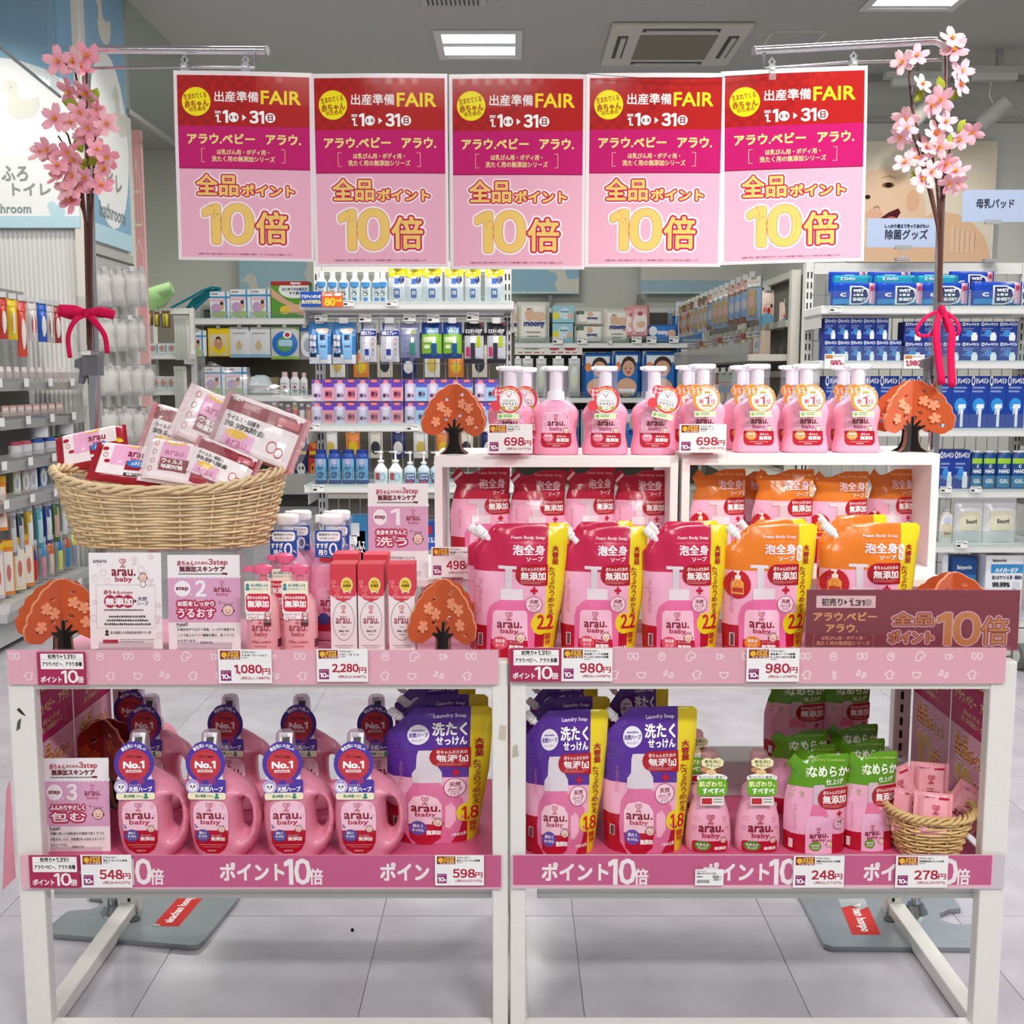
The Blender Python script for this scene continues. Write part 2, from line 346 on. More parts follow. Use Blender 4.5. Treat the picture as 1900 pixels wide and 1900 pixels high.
def pouch(name,st,seed=0):
    '''stand-up pouch in a 720 x 1085 frame; st: style'''
    big=st in('red','orange','purple'); pur=st=='purple'; grn=st=='green'; org=st.startswith('orange')
    w,h=(.182,.268) if big and not pur else((.185,.285) if pur else((.122,.2) if grn else(.125,.195)))
    top={'red':'c62450','orange':'e87e28','redref':'b8203e','orangeref':'d87828','purple':'5a3098','green':'5f9a1c'}[st]
    FX,FY=720,1085
    if big: out=[(15,1085),(-2,800),(0,500),(0,215),(165,40),(200,12),(560,6),(690,4),(722,30),(716,250),(700,520),(655,820),(622,1085)]
    else: out=[(10,1085),(0,760),(0,520),(40,330),(75,230),(15,120),(95,20),(180,95),(260,90),(420,30),(700,25),(715,60),(700,420),(705,760),(700,1085)]
    P=lambda x,y:((x/FX-.5)*w,h*(1-y/FY)); O=[P(x,y) for x,y in out]; n=len(O)
    T=.05 if big else .036; m=w*.42; rnd=random.Random(seed*7+3); ph=[rnd.uniform(0,6) for _ in range(6)]
    E=[(O[i],O[(i+1)%n]) for i in range(n-1)]
    def dist(x,z):
        b=9
        for (ax,az),(bx,bz) in E:
            dx,dz=bx-ax,bz-az; t=max(0,min(1,((x-ax)*dx+(z-az)*dz)/(dx*dx+dz*dz))); b=min(b,math.hypot(x-ax-t*dx,z-az-t*dz))
        return b
    def yf(x,z):
        s=min(1,dist(x,z)/m); f=math.sqrt(max(0,1-(1-s)**2)); zz=max(0,min(1,z/h))
        wr=.0022*(math.sin(70*x+38*z+ph[0])+.7*math.sin(-55*x+75*z+ph[1])+.5*math.sin(120*x+20*z+ph[2]))*min(1,s*3)
        bow=.006*math.sin(9*z+ph[3])+.004*math.sin(30*x+ph[4])*zz
        return -(T*(.10+.90*(1-zz)**.75)*f)+wr+bow*zz
    back=lambda x,z:(lambda q:q*.0+ (T*(.10+.90*(1-max(0,min(1,z/h)))**.75)*.7*math.sqrt(max(0,1-(1-min(1,dist(x,z)/m))**2)))+.006*math.sin(9*z+ph[3])*max(0,min(1,z/h))+.004*math.sin(30*x+ph[4])*max(0,min(1,z/h)))(0)
    # zones
    ys=P(0,372 if not pur else 385)[1]; yb=P(0,800 if not grn else 880)[1]; xs0=P(572,0)[0]; xs1=P(548,1085)[0]; hs=h
    if big: ys=P(0,372 if not pur else 560)[1]; 
    def colf(x,z):
        if big and x>xs1+(xs0-xs1)*z/h: return 'eed624'
        if z>ys or(pur and z>P(0,400)[1]): return top
        if z<yb: return 'b8142e'
        return 'f2b0cc'
    bm=bmesh.new(); V=[bm.verts.new((x,0,z)) for x,z in O]
    for t in tessellate_polygon([[Vector((x,z,0)) for x,z in O]]): bm.faces.new([V[i] for i in t])
    cut=lambda co,no: bmesh.ops.bisect_plane(bm,geom=bm.verts[:]+bm.edges[:]+bm.faces[:],plane_co=co,plane_no=no,dist=1e-7)
    NX,NZ=(16,24) if big else (11,16); GX=rng(-w/2,w/2,NX); GZ=rng(0,h,NZ)
    for x in GX: cut((x,0,0),(1,0,0))
    for z in GZ: cut((0,0,z),(0,0,1))
    cut((0,0,ys),(0,0,1)); cut((0,0,yb),(0,0,1))
    if big: cut((xs1,0,0),Vector((h,0,-(xs0-xs1))).normalized())
    g=G(); bv=list(bm.verts); ix={v:i for i,v in enumerate(bv)}; N=len(bv)
    fr=[(v.co.x,yf(v.co.x,v.co.z),v.co.z) for v in bv]; bk=[(v.co.x,back(v.co.x,v.co.z),v.co.z) for v in bv]
    fs=[];cs=[]
    for f in bm.faces:
        c=f.calc_center_median(); k=rgb(colf(c.x,c.z)); i=[ix[v] for v in f.verts]
        if f.normal.y>0: i=i[::-1]
        fs.append(tuple(i)); cs.append(k); fs.append(tuple(j+N for j in i[::-1])); cs.append(k)
    for e in bm.edges:
        if e.is_boundary: a,b=[ix[v] for v in e.verts]; fs.append((a,b,b+N,a+N)); cs.append(rgb(colf(*( (e.verts[0].co.x,e.verts[0].co.z)))))
    bm.free(); g.v=fr+bk; g.f=fs; g.c=cs
    cat='pouch'; root=thing(name,'',cat); g.obj('pouch_body','gloss',root,smooth=.9)
    a=Art(0,0,FX,FY); 
    capc='f4e8ee'
    # printed bottle
    if big and not pur:
        a.text('Foam Body Soap',285,92,545,122,'ffe0e8',3,1); a.line([(270,145),(550,145)],2,'f0a0b8' if not org else 'f8c080',2)
        a.text('泡全身',300,162,545,238,'fbe6ee',3,3); a.text('ソープ',405,252,532,286,'fbe6ee',3,2)
        addfree(a,322,312,572,474); plus(a,468,512,56); herb(a,468,622,64)
        bx=0
    elif st in('redref','orangeref'):
        a.text('Foam Body Soap',330,70,670,105,'f0c0c8' if not org else 'fbd090',3,1)
        a.text('泡全身',345,150,650,255,'f6dce4',3,3); a.text('ソープ',500,275,640,325,'f6dce4',3,2)
        addfree(a,400,350,700,545); plus(a,590,590,60); herb(a,590,700,75)
    elif pur:
        a.text('Laundry Soap',320,60,540,95,'e8d8f4',3,1.5); a.text('洗たく',310,125,545,225,'fff',3,4); a.text('せっけん',335,235,545,295,'fff',3,3)
        a.ell(215,220,75,80,'f0ecf6',2); a.text('天然ハーブ',150,205,280,240,'5a3098',3,1.5); a.tiny(170,180,260,192,'5a3098',3); a.text('ラベンダー',170,255,260,275,'5a3098',3)
        addfree(a,290,320,572,475); plus(a,470,520,60); herb(a,465,640,76)
        doodles(a,[(90,180),(60,280),(120,330),(140,120),(50,370)],50,'7858b0',3)
    else:
        a.text('Laundry Conditioner',300,70,670,105,'b8dc70',3,1); a.text('なめらか',245,150,690,255,'f4fbe4',3,5); a.text('仕上げ',440,285,640,340,'f4fbe4',3,3); a.vtext('衣類の',215,160,245,260,'e0f0b8',3,1)
        addfree(a,350,380,705,600); plus(a,600,650,60); herb(a,600,760,62)
    if org and big: a.rect(552,165,592,290,'fff',2,18); a.vtext('しっとり',560,175,585,280,'f07c14',3,1)
    if org and not big: a.rect(655,150,700,330,'f8e0c0',2,20); a.vtext('しっとり',665,165,692,320,'f07c14',3,1)
    # printed pump bottle
    if big and not pur:
        ox,oy=(0,0); bc='e870a4'
        a.rect(190,325,330,350,'e8dce4',1); a.rect(243,350,297,505,'dcd0d8',1); a.rect(210,505,385,590,'e8dce2',1,6)
        a.poly([(112,1083),(110,720),(128,650),(170,610),(215,590),(385,590),(430,610),(468,650),(480,720),(478,1083)],bc,1)
        a.poly([(150,900),(155,700),(165,678),(185,670),(395,670),(412,680),(420,705),(425,900)],'f7c4da',2); a.poly([(145,900),(425,900),(440,1083),(132,1083)],'b81430',2)
        logo(a,190,680,380,858,L=3); babyface(a,372,880,34,L=3); a.ell(215,925,62,50,'e05a70' if not org else 'e8902c',3); a.text('泡全身',178,895,252,922,'fff',4,1); a.text('ソープ',185,932,245,954,'fff',4,1)
        a.text('無添加',285,935,390,968,'fff',3,2); a.text('赤ちゃんのための',285,905,390,925,'f8d0d8',3)
        a.text('つめかえ用',440,960,545,985,'fff',3,1)
        a.vtext('やさしい泡でお肌しっとり',42,430,70,700,'d080a0',2,0)
        a.rect(45,860,80,960,'f4e8ec',2); a.rect(50,865,75,955,'6a4a50',3)
    elif not pur and not grn:
        bc='e87aa8'; a.rect(215,385,430,430,'e0ccd6',1); a.rect(300,430,395,560,'d8c4ce',1); a.rect(250,560,470,650,'e6d6de',1,6)
        a.poly([(160,1083),(160,760),(185,690),(250,650),(470,650),(520,690),(545,760),(545,1083)],bc,1)
        a.poly([(215,1083),(220,770),(250,740),(455,740),(485,770),(490,1083)],'f4bcd4',2); logo(a,250,760,460,960,L=3); a.rect(165,990,540,1080,'b81430',3)
        a.vtext('お肌しっとり',90,470,120,700,'d080a0',2,0)
    elif pur:
        a.poly([(178,1083),(120,1000),(112,860),(130,700),(185,600),(340,600),(440,650),(520,740),(530,860),(500,980),(440,1083)],'e078a4',1)
        a.poly([(400,790),(440,760),(470,800),(472,900),(430,960),(400,950)],'f4b4cc',2)
        a.poly([(205,380),(215,345),(330,345),(345,380),(350,480),(375,520),(378,600),(170,600),(172,520),(200,480)],'ddd4dc',1)
        a.poly([(150,930),(150,770),(180,715),(260,690),(340,715),(375,770),(380,930)],'f8d0de',2); a.poly([(150,930),(380,930),(370,1040),(310,1083),(215,1083),(160,1040)],'b81430',3)
        logo(a,168,705,368,880,L=3); babyface(a,350,915,32,L=4); a.ell(215,960,60,55,'6a50a8',4); a.text('洗たく',180,930,250,955,'fff',5,1); a.text('せっけん',175,965,255,985,'fff',5,1)
        a.text('無添加',275,975,370,1008,'fff',4,2); a.vtext('ふんわりやさしい',85,430,112,640,'d088a8',2)
        a.rect(45,880,80,960,'f4e8ec',2); a.rect(50,885,75,955,'6a4a50',3); a.text('つめかえ用',440,1000,540,1025,'fff',3,1)
    else:
        a.poly([(220,1083),(215,800),(240,720),(300,680),(420,680),(500,720),(525,800),(520,1083)],'f0b8d8',1); a.rect(300,340,430,560,'d8c0cc',1,20); a.poly([(300,560),(430,560),(470,680),(270,680)],'e878a0',1)
        logo(a,265,800,480,960,L=3); a.ell(330,1000,70,50,'6a9a28',3); a.text('なめらか',280,980,380,1000,'fff',4,1); a.text('仕上げ',290,1008,370,1026,'fff',4,1); babyface(a,490,985,34,L=3)
        a.vtext('やさしい仕上げ',90,560,125,830,'c888a8',2); doodles(a,[(80,400),(180,440),(60,470)],50,'8ab848',4)
        a.rect(45,940,85,1040,'f4e8ec',2)
    if org:
        q=(95,480,110) if big else (75,640,130); cx,cy,r=q
        a.ell(cx if big else cx+30,cy,r*.9,r,'c01c28',2); s=r/110; cx=cx if big else cx+30
        a.poly([(cx-45*s,cy+75*s),(cx-45*s,cy-15*s),(cx-20*s,cy-40*s),(cx+20*s,cy-40*s),(cx+45*s,cy-15*s),(cx+45*s,cy+75*s)],'f0a04a',3); a.rect(cx-22*s,cy-70*s,cx+22*s,cy-40*s,'f6e6dc',3); a.rect(cx-8*s,cy-95*s,cx+8*s,cy-70*s,'f6e6dc',3); a.rect(cx-30*s,cy-108*s,cx+15*s,cy-93*s,'f6e6dc',3); a.rect(cx-38*s,cy+25*s,cx+38*s,cy+60*s,'c03a2c',4); a.ring(cx,cy,20*s,3*s,'c05a30',4,10)
    if big:
        if pur: a.ell(545,845,70,72,'eed624',2); a.text('1.8',515,800,625,905,'d0202c',3,4,rot=.0); a.vtext('回分',565,925,610,1010,'c01828',3,2); a.vtext('大容量',600,250,660,400,'b01c28',3,3); a.vtext('たっぷりつめかえ',585,420,640,790,'a03830',3,1)
        else: a.ell(520,775,70,85,'eed624',2); a.text('2.2',500,705,618,815,'c8202c',3,5); a.vtext('回分',560,850,600,945,'b82028',3,2); a.vtext('大容量',605,160,650,312,'b01c28',3,3); a.vtext('たっぷりつめかえ',580,330,625,705,'a03830',3,1)
    pg=G(); a.to(pg,w,h,yf=lambda x,z:yf(x,z)-.0004,eps=.00045,gx=GX,gz=GZ); pg.obj('printed_design','gloss',root,smooth=1.2)
    if big:
        p=Vector(P(95,110)+(0,)); p=Vector((p.x,0,p.y)); d=Vector((-.72,0,.69)); c=G(); c.cyl(p-d*.012,p+d*.006,.0065,col='f6e8ee'); c.cyl(p+d*.004,p+d*.009,.0095,col='f4f4f4'); c.cyl(p+d*.010,p+d*.028,.0085,.0078,col='fafafa')
        for k in range(12):
            an=6.28*k/12; o=(Vector((.69,0,.72))*math.cos(an)+Vector((0,1,0))*math.sin(an))*.0084; c.cyl(p+o+d*.011,p+o+d*.026,.0007,n=4,col='eee')
        c.obj('cap','plastic',root,smooth=.7)
    else:
        c=G(); a2=P(40,140); b2=P(120,60); c.box(-.011,.011,-.0022,-.0014,-.003,.003,'f4e0e4',M=Matrix.Translation((a2[0]+.009,0,a2[1]+.004))@Matrix.Rotation(-.75,4,'Y')); c.obj('tear_notch','gloss',root)
    return root
def supy(a,b,x,e=2.6): return -b*(max(0,1-abs(x/a)**e))**(1/e)
def pump_label(a,st):
    a.poly([(878,560),(880,440),(890,420),(905,412),(1050,412),(1066,420),(1076,440),(1082,560)],'f3bcd6',1); a.poly([(872,562),(1088,562),(1090,630),(1080,655),(1060,664),(900,664),(880,655),(870,630)],'b3142c',1)
    heart(a,975,440,34,'b83058',2,3); a.text('arau.',918,478,1042,508,'6a1428',2,1.5); a.text('baby',932,516,1025,550,'a83058',2,1)
    babyface(a,1052,545,20,L=2); a.ell(922,592,38,34,'e06a88' if st=='red' else 'e8902c',2); a.text('泡全身',895,572,950,590,'fff',3,.5); a.text('ソープ',898,597,948,612,'fff',3,.5)
    a.text('赤ちゃん',985,576,1050,592,'fff',2,.3); a.text('無添加',980,598,1068,624,'fff',2,1); a.tiny(910,635,1045,641,'e0a0a8',2); a.text('SARAYA',952,648,1004,656,'fff',2)
    doodles(a,[(895,450),(1060,440),(900,500),(1030,420),(1062,500)],22,'e08ab0',2)
def foam_tag(st):
    a=Art(500,150,740,400)
    if st=='red':
        c='d83848'; a.ell(628,255,92,98,c,1,28); a.ell(545,205,38,38,c,1); a.ell(530,300,36,38,c,1); a.ell(628,262,72,76,'f8f4f4',2,28); a.ring(628,262,64,3,'888',3); a.atext('新生児にやさしい',628,262,86,-38,48,17,'ffe890',3,.5); a.text('すべ',520,182,570,210,'fff',3,1); a.text('すべ',520,212,570,235,'fff',3,1)
        a.line([(605,215),(622,240),(640,210)],5,'c02848',3); a.text('ninaru',580,250,676,272,'777',3); a.text('ママベスト',575,276,680,298,'445',3,1); a.poly([(562,304),(694,304),(680,332),(576,332)],'b89a3c',3); a.text('第1位',596,306,660,328,'fff',4,1)
    else:
        c='f08a1c'; a.ell(625,262,96,100,c,1,28); a.ell(552,205,46,46,'ee8018',2); a.ring(552,205,42,3,'f8c070',3); a.text('しっ',528,178,575,202,'fff',3,1.5); a.text('とり',530,206,578,232,'fff',3,1.5); a.ell(630,270,78,80,'fbfbf4',2,28); a.ring(630,270,70,4,'e8d890',3,24)
        a.atext('新生児にやさしい',630,270,90,-26,56,16,'fff',3,.5); a.poly([(610,228),(618,206),(626,220),(634,202),(642,220),(650,206),(658,228)],'b89a3c',3); a.text('ママの愛用',600,234,668,250,'b04050',3)
        a.text('第',572,268,606,302,'c83050',3,1); a.text('1',616,252,646,304,'c83050',3,2); a.text('位',656,268,690,302,'c83050',3,1); a.poly([(588,308),(676,308),(666,322),(598,322)],'b89a3c',3); a.tiny(600,330,664,336,'999',3)
    a.rect(542,354,694,394,'dcecc0',1); a.ell(562,374,14,14,'88b070',2); a.rect(584,362,646,368,'7a9a6a',2); a.rect(584,374,646,380,'7a9a6a',2)
    return a
def foam_bottle(st,tagk):
    u=.000302; root=thing('pump_bottle','','bottle')
    R=[(0,150),(8,166),(30,168),(80,160),(140,148),(200,150),(260,161),(300,163),(335,150),(365,118),(385,88),(392,80)]
    rings=[(z*u,x*u,x*u*.66) for z,x in R]; pk='f39ab8' if st=='red' else 'f7a8c2'
    G().loft(rings,36,2.7,col=pk).obj('bottle_body','plastic',root,smooth=.9)
    def ab(z):
        for (z0,a0,b0),(z1,a1,b1) in zip(rings,rings[1:]):
            if z<=z1: t=(z-z0)/(z1-z0); return a0+(a1-a0)*t,b0+(b1-b0)*t
        return rings[-1][1:]
    a=Art(810,405,1150,665); pump_label(a,st); pg=G(); w=340*u;h=260*u
    a.to(pg,w,h,z0=55*u,yf=lambda x,z:supy(*ab(z),x,2.7)-.0003,eps=.00025,gx=rng(-w/2,w/2,10),gz=rng(55*u,315*u,6)); pg.obj('front_label','plastic',root,smooth=.9)
    c=G(); c.cyl((0,0,392*u),(0,0,455*u),64*u,60*u,24,'f6f6f6'); c.obj('collar','plastic',root,smooth=.6)
    c=G(); c.cyl((0,0,455*u),(0,0,605*u),46*u,46*u,20,'f4e6ec'); c.obj('pump_neck','plastic',root,smooth=.6)
    c=G(); c.loft([(600*u,60*u,48*u),(604*u,86*u,54*u),(630*u,90*u,56*u),(638*u,80*u,48*u)],24,3,col='fbfbfb'); c.box(-104*u,0,-26*u,26*u,608*u,634*u,'fbfbfb'); c.obj('pump_head','plastic',root,smooth=.6,bev=.0015)
    c=G(); c.loft([(300*u,168*u,112*u),(360*u,135*u,95*u),(420*u,98*u,76*u),(470*u,88*u,70*u),(540*u,86*u,66*u),(600*u,92*u,60*u),(618*u,97*u,58*u)],20,2.3,col='f8fbff',cap=False); c.obj('clear_wrap','film',root,smooth=.6)
    if tagk:
        a=foam_tag(st); t=G(); a.to(t,240*u,250*u,cx=0,z0=-125*u); bg=G()
        if st=='red': pts=[(a_,b_) for a_,b_ in [(98*math.cos(x),98*math.sin(x)) for x in rng(-.1,6.28,28)]]
        else: pts=[(98*math.cos(x),98*math.sin(x)) for x in rng(-.1,6.28,28)]
        bg.prism([(x*u+.002,z*u+.004) for x,z in pts],.0001,.0006,'e8e0d8'); o=t.obj('hang_tag','paper',root,loc=(-.004,-.066*.72-.009,.115),rot=(-.14,.0 if tagk==1 else .22,0)); bg.obj('tag_backing','paper',o)
        if tagk==2: o.location.x=.018
    return root
def jug_tag(a):
    'purple rosette tag, frame 165..435 x 455..840'
    cx,cy=297,600
    a.ell(cx,cy,131,134,'5038a0',1,30); a.ell(cx,cy-85,90,60,'5038a0',1); a.rect(178,705,430,800,'5038a0',1,14); a.rect(182,792,430,838,'f4eecc',1,14)
    n=40; a.raw([(cx+(99+3*(i%2)*1.6)*math.cos(6.28318*i/n),cy+8+(99+3*(i%2)*1.6)*math.sin(6.28318*i/n)) for i in range(n)],[tuple(range(n))],'c83c48',2); a.ring(cx,cy+8,90,2.5,'a82038',3,30)
    a.poly([(235,690),(285,706),(265,745),(250,728),(232,738)],'a03878',2); a.poly([(359,690),(309,706),(330,745),(345,728),(362,738)],'a03878',2)
    a.atext('新生児にやさしい',cx,cy,117,-42,42,24,'fff',3,1); a.text('ピタフェBaby',248,545,348,568,'5a1020',3,1); a.text('No.1',230,586,362,630,'fff',3,4); a.rect(245,642,345,658,'f0e8e8',3); a.tiny(255,647,335,653,'a02838',4); a.tiny(255,668,338,674,'901828',3); a.tiny(262,680,332,685,'901828',3,5)
    a.ell(212,752,46,46,'c8b8dc',2); a.ell(212,758,30,28,'f4f0f8',3); a.ell(202,752,6,8,'333',4,8); a.ell(224,752,6,8,'333',4,8); a.ell(213,764,5,4,'333',4,8); a.text('パンダ',188,716,236,730,'5038a0',4)
    a.text('ほのかに香る',265,735,340,750,'d8d0f0',2); a.text('天然ハーブ',262,752,412,786,'fff',2,1.5); a.text('皮ふ科医',230,804,300,824,'3a7a6a',2,1); a.text('評価済み',308,808,352,822,'3a7a6a',2); a.ell(372,806,10,10,'3a8a7a',2); a.ell(372,824,16,9,'3a8a7a',2)
def jug():
    u=.000287; root=thing('laundry_bottle','','bottle')
    OX,OY=330,1250; P=lambda x,y:((x-OX)*u,(OY-y)*u)
    out=[(200,1250),(175,1215),(158,1140),(146,1040),(145,950),(152,880),(168,810),(200,740),(232,690),(245,640),(245,600),(350,600),(350,650),(400,672),(470,715),(545,775),(595,840),(622,920),(630,1010),(620,1090),(595,1165),(560,1220),(530,1250)]
    hole=[(490,900),(505,862),(530,850),(552,868),(566,920),(570,980),(560,1045),(540,1085),(520,1098),(500,1070),(490,1000)]
    O=[P(*p) for p in out]; Hh=[P(*p) for p in hole]; m=.026; B=.04
    E=[(O[i],O[(i+1)%len(O)]) for i in range(len(O)-1)]+[(Hh[i],Hh[(i+1)%len(Hh)]) for i in range(len(Hh))]
    def dist(x,z):
        b=9
        for (ax,az),(bx,bz) in E:
            dx,dz=bx-ax,bz-az; t=max(0,min(1,((x-ax)*dx+(z-az)*dz)/(dx*dx+dz*dz))); b=min(b,math.hypot(x-ax-t*dx,z-az-t*dz))
        return min(b,z+.02)
    def yf(x,z): s=min(1,dist(x,z)/m); top=min(1,max(.55,(690-z/u)/250)); return -B*top*math.sqrt(max(0,1-(1-s)**2))
    bm=bmesh.new(); V=[bm.verts.new((x,0,z)) for x,z in O+Hh]
    for t in tessellate_polygon([[Vector((x,z,0)) for x,z in O],[Vector((x,z,0)) for x,z in Hh]]): bm.faces.new([V[i] for i in t])
    for k in rng(-.06,.09,26): bmesh.ops.bisect_plane(bm,geom=bm.verts[:]+bm.edges[:]+bm.faces[:],plane_co=(k,0,0),plane_no=(1,0,0),dist=1e-7)
    for k in rng(0,.19,30): bmesh.ops.bisect_plane(bm,geom=bm.verts[:]+bm.edges[:]+bm.faces[:],plane_co=(0,0,k),plane_no=(0,0,1),dist=1e-7)
    bv=list(bm.verts); ix={v:i for i,v in enumerate(bv)}; N=len(bv); g=G()
    g.v=[(v.co.x,yf(v.co.x,v.co.z),v.co.z) for v in bv]+[(v.co.x,-yf(v.co.x,v.co.z),v.co.z) for v in bv]
    for f in bm.faces:
        i=[ix[v] for v in f.verts]
        if f.normal.y>0: i=i[::-1]
        g.f+=[tuple(i),tuple(j+N for j in i[::-1])]
    for e in bm.edges:
        if e.is_boundary: a,b=[ix[v] for v in e.verts]; g.f.append((a,b,b+N,a+N))
    g.c=[rgb('f090b0')]*len(g.f); bm.free()
    o=g.obj('tmp','plastic'); r=o.modifiers.new('r','REMESH'); r.mode='VOXEL'; r.voxel_size=.003; sm=o.modifiers.new('s','SMOOTH'); sm.iterations=7; sm.factor=.6
    dg=bpy.context.evaluated_depsgraph_get(); me=bpy.data.meshes.new_from_object(o.evaluated_get(dg)); bpy.data.objects.remove(o)
    for at in list(me.color_attributes): me.color_attributes.remove(at)
    at=me.color_attributes.new('Col','FLOAT_COLOR','CORNER'); c=rgb('e68ea8'); at.data.foreach_set('color',[c[0],c[1],c[2],1.]*len(me.loops))
    me.materials.clear(); me.materials.append(finish('plastic')); me.polygons.foreach_set('use_smooth',[True]*len(me.polygons))
    b=bpy.data.objects.new('bottle_body',me); C.objects.link(b); b.parent=root
    a=Art(145,840,515,1215)
    a.poly([(215,1050),(208,940),(215,890),(240,860),(280,848),(370,848),(410,860),(432,890),(438,940),(436,1050)],'f8cadc',1); a.poly([(212,1050),(438,1050),(432,1130),(410,1180),(370,1208),(290,1208),(245,1180),(218,1130)],'b8142c',1)
    logo(a,230,862,412,1018,L=2,b=2.5); babyface(a,393,1042,22,L=2); a.ell(268,1085,46,42,'5a50a0',2); a.text('洗たく',245,1058,290,1076,'fff',3,.8); a.text('せっけん',240,1082,296,1098,'fff',3,.8); a.text('Laundry Soap',242,1104,294,1112,'ddd',3)
    a.text('赤ちゃんのための',326,1078,392,1090,'fbd8dc',2); a.text('無添加',322,1094,412,1120,'fff',2,1.2); a.tiny(240,1145,410,1151,'e0a0a0',2,8); a.tiny(265,1160,390,1165,'e0a0a0',2,9); a.text('SARAYA',295,1184,352,1194,'fff',2); doodles(a,[(235,910),(405,880),(232,960),(415,950),(340,870)],24,'e69ab8',2)
    a.ell(228,1028,8,8,'6858a8',2,8); a.ell(222,1014,6,6,'6858a8',2,8)
    w=370*u; pg=G(); a.to(pg,w,375*u,z0=35*u,cx=0,yf=lambda x,z:-.0405,eps=.0002); pg.obj('front_label','plastic',root,smooth=.9)
    c=G(); cx=(298-OX)*u; c.loft([(.180,.020,.02,cx),(.205,.019,.019,cx),(.232,.0175,.0175,cx),(.238,.014,.014,cx)],24,2,col='e8dde6'); c.obj('measuring_cap','tint',root,smooth=.7)
    c=G(); c.cyl((cx,0,.17),(cx,0,.185),.024,.024,24,'f3f3f3'); c.cyl((cx,0,.185),(cx,0,.222),.013,.011,20,'f5f5f5'); c.obj('screw_collar','plastic',root,smooth=.6)
    a=Art(165,455,435,840); jug_tag(a); t=G(); a.to(t,270*u,385*u,cx=0,z0=0); o=t.obj('hang_tag','paper',root,loc=(-.009,-.043,.118),rot=(-.10,0,0)); bg=G(); bg.prism([(-.0345+.069*i/1,z) for i,z in ((0,.003),(1,.003),(1,.035),(.95,.045),(.97,.07),(.85,.095),(.6,.108),(.4,.108),(.15,.095),(.03,.07),(.05,.045),(0,.035))],.0001,.0006,'e8e0e8'); bg.obj('tag_backing','paper',o)
    c=G(); c.prism([(-.012,-.014),(.012,-.014),(.012,.014),(-.012,.014)],0,.0006,'f0f0f0'); c.box(-.007,.007,-.0004,0,-.006,.006,'444'); c.obj('seal_sticker','paper',root,loc=(cx+.004,-.019,.226),rot=(-.5,0,0))
    return root
def laundry_foam():
    'foam pump bottle with blue tag on the table'
    root=thing('pump_bottle','','bottle'); u=.00105
    R=[(0,36),(3,41),(60,42),(110,41),(140,36),(155,27),(165,20),(168,19)]; R=[(z*.00085,x*u,x*u*.72) for z,x in R]
    G().loft(R,32,2.5,col='f0a0c0').obj('bottle_body','plastic',root,smooth=.9)
    c=G(); c.cyl((0,0,.142),(0,0,.158),.020,.019,24,'f4f4f4'); c.cyl((0,0,.158),(0,0,.185),.012,n=18,col='f0f0f0'); c.loft([(.185,.019,.016),(.188,.022,.017),(.198,.022,.017),(.201,.018,.014)],22,3,col='fafafa'); c.box(-.03,0,-.007,.007,.188,.2,'fafafa'); c.obj('pump_head','plastic',root,smooth=.6,bev=.001)
    c=G(); c.loft([(.12,.042,.032),(.15,.028,.024),(.17,.025,.022),(.192,.027,.02)],20,2.3,col='f8fbff',cap=False); c.obj('clear_wrap','film',root,smooth=.6)
    a=Art(0,0,200,180); a.rect(10,5,190,155,'2450a8',1,25); a.rect(22,14,178,66,'fafafa',2,20); a.text('無添加せっけん',35,22,165,36,'333',3,.5); a.text('すすぎスッキリ',40,44,150,56,'445',3,.5)
    a.text('すすぎ',18,76,96,104,'fff',3,1.5); a.text('残り',34,112,90,142,'fff',3,1.5); a.text('0',104,76,158,142,'fff',3,2); a.text('へ',162,115,184,130,'fff',3,1); a.tiny(40,146,150,150,'aac',3); a.rect(40,160,160,178,'c02030',2)
    t=G(); a.to(t,.056,.052); t.box(-.025,.025,.0001,.0006,.008,.05,'2450a8'); t.obj('hang_tag','paper',root,loc=(-.002,-.031,.128),rot=(-.12,0,0))
    a=Art(0,0,100,120); a.rect(5,5,95,85,'f5bcd4',1,18); a.rect(5,80,95,118,'b8142c',1,8); logo(a,18,10,85,70,L=2); a.ell(28,86,18,16,'4058a8',2); a.text('無添加',50,88,90,102,'fff',2)
    t=G(); a.to(t,.06,.075,z0=.015,yf=lambda x,z:supy(.0435,.0312,x,2.5),gx=rng(-.03,.03,8)); t.obj('front_label','plastic',root,smooth=.9)
    return root
